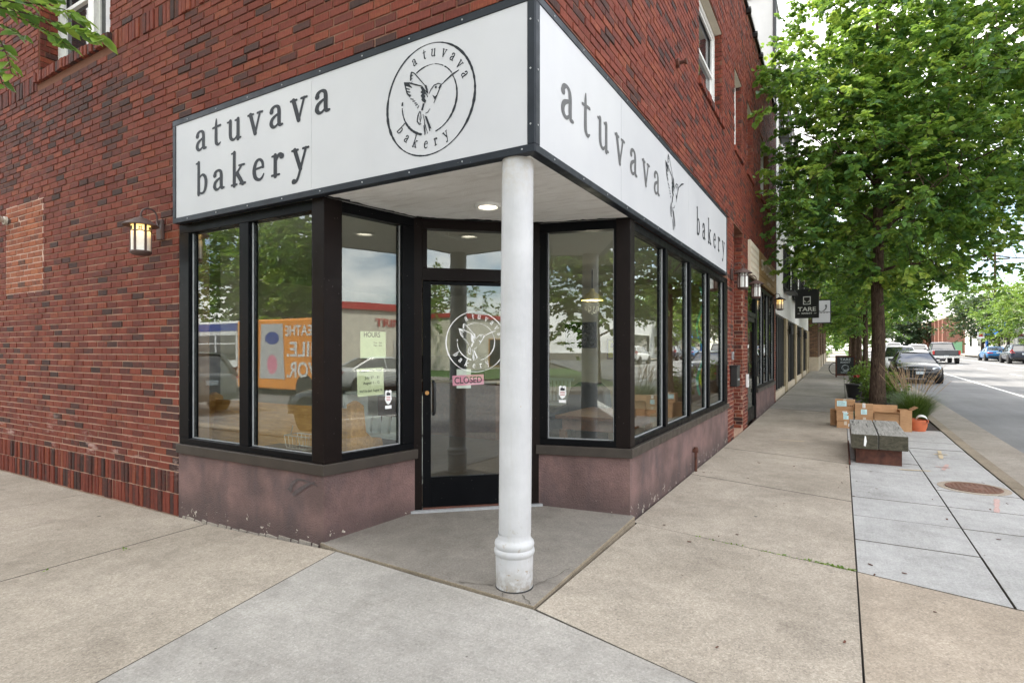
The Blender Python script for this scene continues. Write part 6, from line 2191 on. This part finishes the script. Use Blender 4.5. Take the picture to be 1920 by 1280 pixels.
tree('dark tree left of the brick hall far up the street', (12.5, 150, 1.3), 11, (0, 0, 5.0, 5.0, 5, 4.6), .3, 320, 33, .42, 26, 'leaf_dark', GF, nm='broad_tree')
tree('pale tree behind the shops at the far right', (24, 112, .8), 12, (0, 0, 6.5, 6.5, 6.5, 4.6), .3, 300, 33, .38, 27, 'leaf_light', GF, nm='broad_tree')
GS = 'trees across the side street'
tree('tall leafy tree across the side street, reflected over the bus', (-23.0, -15.0, -.1), 11, (0, 0, 6.6, 5.4, 4.6, 4.6), .22, 620, 39, .23, 31, 'leaf', GS, nm='broad_tree')
tree('light green tree across the side street, reflected in the second pane', (-15.5, -16.0, -.1), 10, (0, 0, 6.2, 5.0, 4.4, 4.3), .2, 560, 39, .23, 32, 'leaf_light', GS, nm='broad_tree')
tree('dark tree across the side street, reflected in the first pane', (-33, -16.5, -.1), 11, (0, 0, 6.6, 6.2, 5, 4.9), .2, 560, 36, .26, 33, 'leaf', GS, nm='broad_tree')
tree('light tree behind the white building across the junction', (38, -36, -.1), 11, (0, 0, 6.5, 6, 6, 4.6), .2, 170, 30, .32, 34, 'leaf_light', GS, nm='broad_tree')
tree('dark tree behind the red trimmed building across the junction', (48, -27, -.1), 11, (0, 0, 6.2, 6, 6, 4.6), .2, 170, 30, .32, 35, 'leaf', GS, nm='broad_tree')
tree('street tree across the main street, reflected right of the column', (15.6, 26, .1), 9, (0, 0, 5.6, 3.6, 3.8, 3.4), .16, 230, 30, .2, 36, 'leaf_light', GF, nm='broad_tree')
tree('street tree across the main street, reflected in the long window', (15.6, 44, .2), 9, (0, 0, 5.6, 3.4, 3.8, 3.3), .16, 210, 30, .2, 37, 'leaf', GF, nm='broad_tree')

tree('leafy tree at the near corner across the side street, reflected right of the column', (1.2, -16.5, -.1), 10, (0, 0, 6.2, 4.6, 4.2, 4.2), .2, 520, 39, .22, 38, 'leaf_light', GS, nm='broad_tree')
tree('dark tree on the lawn across the side street behind the corner tree', (-6.5, -20, -.1), 10, (0, 0, 6.0, 4.6, 4.2, 4.2), .2, 380, 36, .24, 39, 'leaf', GS, nm='broad_tree')
tree('tree across the junction left of the red trimmed garage', (22, -27, -.1), 10, (0, 0, 6.2, 5, 5, 4.4), .2, 380, 36, .25, 40, 'leaf', GS, nm='broad_tree')
tree('green tree beyond the brown brick building at the end of the walk', (-5.5, 84, .6), 10, (0, 0, 5.2, 4.5, 5, 4.8), .2, 300, 33, .32, 43, 'leaf_light', GF, nm='broad_tree')
tree('dark green tree where the walk disappears', (-3.5, 112, .9), 11, (0, 0, 5.2, 5, 5, 5.0), .2, 280, 33, .38, 44, 'leaf', GF, nm='broad_tree')
tree('tall green tree rising behind the shop with the blue awning', (23, 88, .6), 13, (0, 0, 7.5, 5.5, 5.5, 5.0), .3, 320, 33, .34, 45, 'leaf_light', GF, nm='broad_tree')
tree('dark tall tree behind the brick hall', (25, 140, 1.2), 15, (0, 0, 8, 8, 8, 6.5), .3, 300, 33, .48, 46, 'leaf', GF, nm='broad_tree')
# the overhanging branch at the top left, of a tree on the side street, its leaves one by one
ot = tree('street tree on the side street whose low branch hangs into the top left corner', (-4.6, -.3, -.15), 9.5, (-1.2, -.6, 7.4, 3.0, 2.4, 2.3), .14, 260, 36, .13, 41, 'leaf', nm='street_tree', nlimb=10)
ob = MB()
LEAVES = []
def twig(pts, r):
    ob.tube(pts, [lerp(r, .002, i / (len(pts) - 1)) for i in range(len(pts))], 6)
    P_ = [Vector(p) for p in pts]
    tot = sum((b - a).length for a, b in zip(P_, P_[1:]))
    n = int(tot / .021)
    for k in range(n):
        s = (k + .5) / n * (len(P_) - 1)
        i = int(s)
        p = P_[i].lerp(P_[min(i + 1, len(P_) - 1)], s - i)
        d = (P_[min(i + 1, len(P_) - 1)] - P_[i]).normalized()
        LEAVES.append((p, d, 1 if k % 2 else -1))
BRB = [(-4.65, -.25, 5.2), (-5.2, .55, 4.75), (-5.55, 1.25, 4.30)]
ob.tube(BRB, [.04, .03, .02], 8)
def leafpt(x, y, dep):
    lat = (x - 960) / 1057 * dep
    return (lat * .86327 - dep * .50473, lat * .50473 + dep * .86327, 1.48 + (656 - y) * dep / 1057)
TW = [((-4.89, 1.48, 3.77), (-4.61, 1.61, 3.69), (-4.39, 1.71, 3.6), (-4.22, 1.77, 3.54), (-4.11, 1.8, 3.48)), ((-4.95, 1.5, 3.83), (-4.66, 1.63, 3.79), (-4.44, 1.72, 3.73), (-4.29, 1.78, 3.65)), ((-4.91, 1.57, 3.78), (-4.7, 1.66, 3.67), (-4.55, 1.71, 3.58), (-4.44, 1.74, 3.5)), ((-5.07, 1.52, 3.68), (-4.94, 1.56, 3.57), (-4.86, 1.57, 3.44), (-4.8, 1.57, 3.32)), ((-5.13, 1.53, 3.52), (-5.02, 1.56, 3.42), (-4.94, 1.57, 3.28)), ((-5.16, 1.56, 3.98), (-4.89, 1.68, 3.94), (-4.66, 1.78, 3.91)), ((-5.22, 1.57, 3.81), (-5.05, 1.63, 3.74), (-4.92, 1.68, 3.66))]
for k, tw in enumerate(TW):
    ob.tube([BRB[2], tuple(lerp(a, b, .5) + .03 * j for j, (a, b) in enumerate(zip(BRB[2], tw[0]))), tw[0]], [.012, .010, .008], 6)
    twig(tw, .007)
obo = ob.build('low_branch', 'bark', ot, smooth=True)
rg = np.random.default_rng(99)
LV = []
for k in range(12):
    q = leaf_cloud(rg, np.zeros((1, 3)), np.array([[0., 1., 0.]]), .100, None, droop=.12 + .2 * rg.random())
    LV.append(quads_mesh('leaf', q, np.array([.2 + .06 * k]), 'leaf'))
for k, (p, d, s_) in enumerate(LEAVES[:300]):
    o = bpy.data.objects.new('leaf', LV[rg.integers(12)])
    COL.objects.link(o)
    o.parent = obo
    side = d.cross(Vector((0, 0, 1))).normalized() * s_
    ax = (d * .6 + side + Vector((rg.normal(0, .25), rg.normal(0, .25), rg.normal(-.15, .2)))).normalized()
    o.rotation_euler = ax.to_track_quat('Y', 'Z').to_euler()
    o.location = p - ORG[ot.name]
    sc_ = rg.uniform(.7, 1.15)
    o.scale = (sc_, sc_, sc_)

# ------------------------------------------------------------------ planting beds
def shrub(label, loc, r, h, n, ln, seed, mat='leaf_light', nm='shrub', group='shrubs in the tree beds'):
    rg = np.random.default_rng(seed)
    t = thing(nm, label, 'shrub', loc, 0, group)
    st = MB()
    Q, T = [], []
    for k in range(n):
        a = rg.uniform(0, 6.283)
        rr = r * math.sqrt(rg.uniform())
        tip = np.array([rr * math.cos(a), rr * math.sin(a), h * rg.uniform(.45, 1.05) * (1 - .35 * (rr / r) ** 2)])
        b = np.array([tip[0] * .2, tip[1] * .2, 0])
        mid = (b + tip) / 2 + np.array([tip[0] * .05, tip[1] * .05, .1 * h])
        st.tube([b, mid, tip], [.006, .004, .002], 4, cap=False)
        m_ = 11
        s = np.linspace(.3, 1, m_)
        P = (b[None] * ((1 - s) ** 2)[:, None] + 2 * mid[None] * (s * (1 - s))[:, None] + tip[None] * (s ** 2)[:, None])
        az = rg.uniform(0, 6.28, m_)
        D = np.stack([np.cos(az), np.sin(az), rg.normal(.1, .3, m_)], 1)
        Q.append(leaf_cloud(rg, P, D, ln, None, .3))
        T.append(np.clip(rg.uniform(.3, .8) + rg.normal(0, .12, m_), 0, 1))
    st.build('stems', 'bark', t, local=True)
    o = bpy.data.objects.new('foliage', quads_mesh('foliage', np.concatenate(Q), np.concatenate(T), mat))
    COL.objects.link(o)
    o.parent = t
    o['kind'] = 'stuff'
    return t
def grass_clump(label, loc, r, h, n, npl, seed, group='ornamental grasses in the tree bed'):
    rg = np.random.default_rng(seed)
    t = thing('ornamental_grass', label, 'grass clump', loc, 0, group)
    m = MB()
    pl = MB()
    for k in range(n + npl):
        a = rg.uniform(0, 6.283)
        b0 = rg.uniform(0, .35) * r
        hh = h * rg.uniform(.55, 1.0)
        ln = rg.uniform(.35, 1.0) * r
        if k >= n:
            hh, ln = h * rg.uniform(1.0, 1.42), r * rg.uniform(.2, .9)
        ca, sa = math.cos(a), math.sin(a)
        pts = []
        for j in range(6):
            s = j / 5
            d = b0 + ln * s ** 1.8
            pts.append((ca * d, sa * d, hh * (s - (.28 * s ** 3 if k < n else .04 * s ** 3))))
        w = .006 if k < n else .0025
        m.ct = float(rg.uniform(.1, .95))
        vs = []
        for j, p in enumerate(pts):
            ww = w * (1 - (j / 5) ** 2 * .9)
            vs += [(p[0] - sa * ww, p[1] + ca * ww, p[2]), (p[0] + sa * ww, p[1] - ca * ww, p[2])]
        m.add(vs, [(2 * j, 2 * j + 1, 2 * j + 3, 2 * j + 2) for j in range(5)])
        if k >= n:
            p4, p5 = Vector(pts[4]), Vector(pts[5])
            q0 = p4.lerp(p5, -.6)
            pl.tube([q0, q0.lerp(p5, .35), q0.lerp(p5, .75), p5], [.0015, .0052, .004, .0015], 5)
    o = m.build('blades', 'blade', t, local=True)
    o['kind'] = 'stuff'
    if npl:
        pl.build('plumes', 'plume', t, local=True)['kind'] = 'stuff'
    return t
grass_clump('tall ornamental grass with dry tan plumes right of the tree trunk, behind the pot', (1.33, 14.6, -.12), .58, .98, 1000, 46, 51)
grass_clump('ornamental grass with plumes between the tree trunk and the kerb', (1.3, 15.7, -.12), .5, .9, 550, 40, 52)
grass_clump('low grass tuft left of the tree trunk behind the box stack', (.36, 14.7, -.12), .30, .42, 140, 0, 53)
shrub('bright green leafy shrub left of the large tree trunk', (.72, 17.4, -.10), .40, 1.0, 70, .085, 61)
shrub('bright green shrub beside the chalkboard with a red flower', (.55, 21.5, -.04), .45, 1.15, 75, .09, 62)
shrub('yellow green shrub behind the large tree trunk, right side', (1.15, 17.6, -.10), .42, 1.1, 60, .085, 63)
shrub('leafy shrub beside the second tree trunk', (1.15, 23.0, -.02), .5, 1.1, 60, .10, 64)
shrub('green shrub further along the tree row past the chalkboard', (.9, 30.5, .06), .5, 1.0, 45, .12, 65)
shrub('green shrub at the foot of the fourth tree', (1.0, 38.5, .14), .5, 1.0, 45, .12, 66)
shrub('shrub against the brown brick building where the walk narrows', (-1.7, 66, .42), .9, 1.3, 60, .16, 67)
shrub('shrub on the verge far along the walk', (1.4, 58, .35), .8, 1.1, 55, .16, 68)
pl_ = thing('planter_pot', 'dark round planter pot under the shrub beside the chalkboard', 'planter', (.34, 20.6, -.02))
m = MB(); m.lathe((0, 0, 0), [(.17, 0), (.24, .40), (.26, .42), (.25, .44), (.22, .42)], 24); m.build('pot', 'black_metal', pl_, local=True, smooth=40)
rf = thing('red_flower', 'small red flower head above the shrub beside the chalkboard', 'flower', (.42, 21.3, .62))
m = MB()
for k in range(14):
    a, e = rnd.uniform(0, 6.28), rnd.uniform(-.4, 1.2)
    m.obox((.06 * math.cos(a) * math.cos(e), .06 * math.sin(a) * math.cos(e), .05 * math.sin(e)), (.035 * math.cos(a), .035 * math.sin(a), 0), (-.03 * math.sin(a), .03 * math.cos(a), 0), (0, 0, .008))
m.build('petals', 'red_plastic', rf, local=True)
m = MB(); m.tube([(0, 0, -.6), (.02, 0, -.3), (0, 0, 0)], .006, 5); m.build('stem', 'blade', rf, local=True)
# weeds in the joints
rg = np.random.default_rng(3)
P, D = [], []
def weeds(x0, y0, x1, y1, n, sp_=.02):
    for k in range(n):
        t = rg.uniform() ** .7
        P.append([lerp(x0, x1, t) + rg.normal(0, sp_ * .5), lerp(y0, y1, t) + rg.normal(0, sp_ * .35), walk_z(lerp(x0, x1, t), 4) - .006])
        D.append([rg.normal(0, 1), rg.normal(0, 1), rg.uniform(.3, 1.3)])
weeds(-1.1, 4.93, .07, 4.73, 110)
weeds(-.25, 4.80, .07, 4.73, 130, .03)
weeds(-1.55, 2.95, -1.52, 3.05, 25)
weeds(-4.98, 2.35, -5.10, 2.40, 22)
weeds(-5.05, 1.8, -5.05, 1.9, 8)
me = quads_mesh('weeds', leaf_cloud(rg, np.array(P), np.array(D), .020, None), rg.uniform(.3, .9, len(P)), 'leaf_light')
o = bpy.data.objects.new('weeds', me)
COL.objects.link(o)
tag(o, kind='stuff')
# fallen leaves and crumbs on the paving
m = MB()
for k in range(60):
    x, y = rnd.uniform(-3, 1.5), rnd.uniform(2.7, 9)
    s = rnd.uniform(.006, .018)
    a = rnd.uniform(0, 6.28)
    z = (entry_z(x, y) if (x < -1.6) else walk_z(x, y)) + .004
    if x < -1.6 and (y > 4.0 or y < 3.2): continue
    m.obox((x, y, z), (s * math.cos(a), s * math.sin(a), .002), (-s * .5 * math.sin(a), s * .5 * math.cos(a), 0), (0, 0, .001))
tag(m.build('leaf_litter', 'rust'), kind='stuff')

# ------------------------------------------------------------------ the white building and its neighbours
wbg = thing('white_building', 'tall white rendered building with black shutters between beige piers, beyond the brick one', 'building', (-1.75, 18.4, 0))
m = MB()
m.box(-14, -1.75, 18.42, 20.0, 2.62, 8.6)
m.box(-14, -1.95, 20.0, 38.6, 6.0, 11.4)
m.box(-14, -1.75, 20.0, 38.6, 2.62, 5.2)
m.box(-14, -1.95, 20.001, 38.6, 5.2, 6.0)
m.box(-14, -2.3, 18.42, 38.6, -.2, 2.6)
m.build('wall', 'white_stucco', wbg)
m = MB(); m.box(-14, -1.75, 18.42, 20.0, 8.601, 12.1); m.build('stair_tower', 'grey_render', wbg)
m = MB(); m.tube([(-1.72, 18.40, 2.7), (-1.72, 18.40, 12.1)], .05, 8); m.build('downpipe', 'black_metal', wbg)
m = MB(); m.box(-13.9, -1.70, 18.38, 20.05, 12.1, 12.2); m.box(-13.9, -1.85, 20.06, 38.7, 11.4, 11.5); m.build('coping', 'gasket', wbg)
py = [18.5, 22.4, 27.3, 32.0, 36.5, 38.3]
for k, a in enumerate(py[1:]):
    m = MB(); m.box(-2.29, -1.72, a, a + .9, -.2 + gz(a), 2.61); m.build('pier', 'beige_pier', wbg)
for k, (a, b) in enumerate(zip(py, py[1:])):
    a2 = a + (.9 if k else .05)
    m = MB(); m.box(-2.28, -1.745, a2, b, -.2 + gz(a), .12 + gz(a)); m.build('stone_sill', 'limestone', wbg)
    m = MB(); m.box(-2.28, -1.83, a2, b, .121 + gz(a), 2.60); sho = m.build('shutter', 'black_metal', wbg)
    nsl = 5
    for q in range(nsl + 1):
        yy = lerp(a2 + .05, b - .05, q / nsl)
        m = MB(); m.box(-1.829, -1.79, yy - .06, yy + .06, .122 + gz(a), 2.58); m.build('shutter_post', 'black_metal', sho)
for k, (a, b) in enumerate(((21.6, 23.4), (25.5, 27.3), (30, 32), (34.5, 36.5))):
    for z0_, z1_ in ((3.6, 5.15), (6.3, 8.6), (9.2, 11.0)):
        m = MB(); m.box(-1.97 if z0_ > 6 else -1.77, (-1.90 if z0_ > 6 else -1.70), a, b, z0_, z1_); wn_ = m.build('window', 'dark_glass', wbg)
        m = MB()
        xo = -1.90 if z0_ > 6 else -1.70
        for yy in (a, (a + b) / 2, b):
            m.box(xo, xo + .05, yy - .05, yy + .05, z0_, z1_)
        m.box(xo, xo + .05, a, b, z0_ - .05, z0_ + .04)
        m.build('frame', 'black_metal', wn_)
        m = MB()
        x1_ = xo + .30
        m.box(xo, x1_, a, b, z0_ - .1, z0_ - .05)
        for q in range(9):
            yy = lerp(a, b, q / 8)
            m.box(x1_ - .02, x1_, yy - .012, yy + .012, z0_ - .05, z0_ + .95)
        for zz in (z0_ + .25, z0_ + .6, z0_ + .95):
            m.box(x1_ - .025, x1_ + .005, a, b, zz, zz + .03)
        m.build('balcony_rail', 'black_metal', wbg)
for k, yy in enumerate((23.0, 27.9, 32.6)):
    sc_ = thing('wall_sconce', ['small black cylinder light on the first beige pier', 'small black cylinder light on the second beige pier', 'small black cylinder light on the third beige pier'][k], 'wall light', (-1.72, yy, 2.2), group='black cylinder lights on the beige piers')
    m = MB(); m.lathe((.12, 0, -.15), [(.07, 0), (.07, .32), (.05, .33)], 14); m.build('cylinder', 'black_metal', sc_, local=True)
    m = MB(); m.box(.0, .12, -.02, .02, -.02, .02); m.build('arm', 'black_metal', sc_, local=True)
bb = thing('brown_brick_building', 'brown brick building with pale stone foot at the far end of the walk', 'building', (-1.4, 40, 0))
m = MB()
for a, b in ((40.0, 43.6), (47, 49.6), (53, 55.6), (59, 61)):
    m.box(-2.3, -1.28, a, b, .75 + gz(a), 4.2)
m.box(-14, -1.9, 40.05, 61, .3, 4.2)
m.box(-14, -1.35, 40.02, 61, 4.2, 7.2)
m.build('wall', 'brick_brown', bb)
for a, b in ((39.97, 43.65), (46.97, 49.65), (52.97, 55.65), (58.97, 61.03)):
    m = MB()
    m.box(-2.3, -1.24, a, b, -.2, .749 + gz(a))
    m.build('stone_foot', 'limestone', bb)
for a, b in ((43.7, 46.9), (49.7, 52.9), (55.7, 58.9)):
    m = MB(); m.box(-1.89, -1.80, a, b, .5, 4.1); m.build('window', 'dark_glass', bb)

# ------------------------------------------------------------------ far side of the main street
def block(label, x0, x1, y0, y1, h, mat, nm='shop_building', trim=None, windows=(), axis='x', cat='building', wmat='dark_glass', fm='white_paint'):
    z0 = -.15 + (gz(y0) if y0 > 12 else 0)
    t = thing(nm, label, cat, (x0, y0, z0))
    m = MB(); m.box(x0, x1, y0, y1, z0 - .5, z0 + h); m.build('wall', mat, t)
    if trim:
        m = MB(); m.box(x0 - .15, x1 + .15, y0 - .15, y1 + .15, z0 + h, z0 + h + .35); m.build('roof_trim', trim, t)
    for (a, b, c, d) in windows:
        if axis == 'x':
            f = MB(); f.box(x0 - .06, x0 + .02, a, b, z0 + c, z0 + d)
            g = MB(); g.box(x0 - .075, x0 - .0601, a + .1, b - .1, z0 + c + .1, z0 + d - .1)
        else:
            f = MB(); f.box(a, b, y1 - .02, y1 + .06, z0 + c, z0 + d)
            g = MB(); g.box(a + .1, b - .1, y1 + .0601, y1 + .075, z0 + c + .1, z0 + d - .1)
        fo = f.build('window', fm, t)
        g.build('pane', wmat, fo)
    return t, z0
block('tan plastered shop with tall windows beside the green hoarding', 16.9, 30, 99.5, 113.5, 5.0, 'warm_white', windows=[(107.5, 109.5, 1.2, 3.6), (101, 103.5, 1.2, 3.6)], trim='limestone')
t, z0 = block('shop with the bright blue awning across the street', 16.95, 30, 84, 99.4, 5.2, 'warm_white', windows=[(85, 90, .4, 3.0), (91, 96.5, .4, 3.0)], trim='limestone')
m = MB(); m.add([(16.9, 84.2, z0 + 4.2), (16.9, 99.2, z0 + 4.2), (15.6, 99.2, z0 + 3.1), (15.6, 84.2, z0 + 3.1), (15.6, 84.2, z0 + 2.75), (15.6, 99.2, z0 + 2.75), (16.9, 84.2, z0 + 3.1), (16.9, 99.2, z0 + 3.1)],
    [(0, 3, 2, 1), (3, 4, 5, 2), (0, 6, 3), (1, 2, 7), (6, 7, 2, 3)]); m.build('awning', 'blue_awning', t)
m = MB(); m.box(16.75, 16.9, 97.2, 98.0, z0, z0 + 4.1); m.build('blue_post', 'blue_awning', t)
block('grey shop behind the parked crossover at the right edge', 16.9, 30, 60, 83.9, 5.0, 'grey_render', windows=[(62, 68, .5, 3.0), (70, 75, .5, 3.0), (77, 82, .5, 3.0)], trim='black_metal')
t, z0 = block('red brick hall with pale window strips far up the street', 16.8, 34, 131, 180, 6.4, 'brick_red_far', windows=[(134 + 5 * k, 136 + 5 * k, 1.5, 5.4) for k in range(8)], nm='brick_hall', wmat='limestone', trim='limestone')
for k in range(9):
    m = MB(); m.box(16.3, 16.79, 131.5 + 5 * k, 132.7 + 5 * k, z0, z0 + 6.2); m.build('buttress', 'brick_red_far', t)
gh = thing('green_hoarding', 'dark green hoarding between the brick hall and the tan shop', 'fence', (16.6, 114, .8))
for k in range(12):
    m = MB(); m.box(0, .06, 1.6 * k, 1.6 * k + 1.56, 0, 2.0); m.build('panel', 'green_wall', gh, local=True)
rs_ = thing('road_sign', 'small white and red road sign on a post beside the dark round tree', 'road sign', (14.95, 90, .65))
m = MB(); m.tube([(0, 0, 0), (0, 0, 3.1)], .045, 8); m.build('post', 'wire', rs_, local=True)
m = MB(); m.box(-.35, .35, -.07, -.05, 2.2, 3.05); m.build('plate', 'white_vinyl', rs_, local=True)
m = MB(); m.box(-.22, .22, -.08, -.0701, 2.5, 2.9); m.build('red_mark', 'red_plastic', rs_, local=True)
up_ = thing('utility_pole', 'wooden utility pole with a cross arm rising behind the tree at right', 'utility pole', (17.4, 96, .7))
m = MB(); m.tube([(0, 0, 0), (0, 0, 13.6)], [.19, .13], 8); m.build('pole', 'bark', up_, local=True)
m = MB(); m.box(-1.5, 1.5, -.06, .06, 12.6, 12.78); m.build('cross_arm', 'bark', up_, local=True)
for x in (-1.35, -.6, .6, 1.35):
    m = MB(); m.lathe((x, 0, 12.78), [(.04, 0), (.06, .08), (.03, .16)], 8); m.build('insulator', 'gasket', up_, local=True)
for x in (-1.35, .6, 1.35):
    w_ = thing('overhead_wire', {-1.35: 'overhead wire on the left end of the pole cross arm', .6: 'overhead wire just right of the pole on its cross arm', 1.35: 'overhead wire on the right end of the pole cross arm'}[x], 'wire', (17.4 + x, 96, 13.6), group='overhead wires')
    m = MB(); m.tube([(0, -60 + 6 * k, -1.0 * (1 - ((k - 10) / 10) ** 2) * 1.3 + .02) for k in range(21)], .015, 4); m.build('cable', 'black_metal', w_, local=True)

# seen only as reflections in the shop windows
t, z0 = block('white garage with red roof trim across the junction', 26, 44, -34, -22, 4.2, 'warm_white', nm='garage_building', trim='red_trim', axis='y', windows=[(30, 33, .2, 2.6)], fm='pew')
t, z0 = block('long white building with red trim and red lettering across the main street', 19.0, 30, 9, 36, 3.7, 'warm_white', nm='garage_building', trim='red_trim', windows=[(16, 18.5, .2, 2.2), (26, 29, .2, 2.4)])
m = MB(); sans_line(m, 'TRINKS', (18.94, 14.9, z0 + 2.85), (0, 1, 0), VZ, .42, 2.3); m.build('red_lettering', 'red_trim', t)
block('grey building across the main street, reflected in the long window', 17.2, 30, 37, 59.5, 5.2, 'warm_white', windows=[(39, 44, .4, 3), (47, 52, .4, 3), (54, 58, .4, 3)], trim='limestone')
for k, (x, lb) in enumerate(((-36, 'pale gabled house across the side street behind the dark tree'), (-26, 'pale gabled house across the side street behind the bus'), (-15, 'pale gabled house across the side street nearest the junction'))):
    h = thing('gabled_house', lb, 'house', (x, -24, -.14), group='houses across the side street')
    m = MB()
    m.box(-4, 4, -5, 4, 0, 5.6)
    m.add([(-4, 4, 5.6), (4, 4, 5.6), (0, 4, 8.6), (-4, -5, 5.6), (4, -5, 5.6), (0, -5, 8.6)], [(0, 1, 2), (5, 4, 3)])
    m.build('wall', 'siding', h, local=True)
    m = MB()
    for s_ in (-1, 1):
        m.add([(s_ * 4.4, 4.4, 5.3), (s_ * 4.4, -5.4, 5.3), (0, -5.4, 8.75), (0, 4.4, 8.75), (s_ * 4.4, 4.4, 5.45), (s_ * 4.4, -5.4, 5.45), (0, -5.4, 8.92), (0, 4.4, 8.92)], [(0, 1, 2, 3), (4, 7, 6, 5), (0, 3, 7, 4), (0, 4, 5, 1), (1, 5, 6, 2)])
    m.build('roof', 'roof', h, local=True)
    m = MB(); m.box(-3.2, 3.2, 4.01, 6.2, 2.7, 2.95); m.add([(-3.5, 6.4, 2.9), (3.5, 6.4, 2.9), (3.5, 4.0, 3.9), (-3.5, 4.0, 3.9)], [(0, 1, 2, 3)]); m.build('porch_roof', 'roof', h, local=True)
    for wx, wz in ((-2.2, .9), (2.2, .9), (-1.6, 3.9), (1.6, 3.9)):
        m = MB(); m.box(wx - .65, wx + .65, 4.0, 4.08, wz, wz + 1.5); f = m.build('window', 'white_paint', h, local=True)
        m = MB(); m.box(wx - .52, wx + .52, 4.081, 4.1, wz + .13, wz + 1.37); m.build('pane', 'dark_glass', f, local=True)
    m = MB(); m.box(-.5, .5, 4.0, 4.07, .1, 2.2); m.build('door', 'pew', h, local=True)
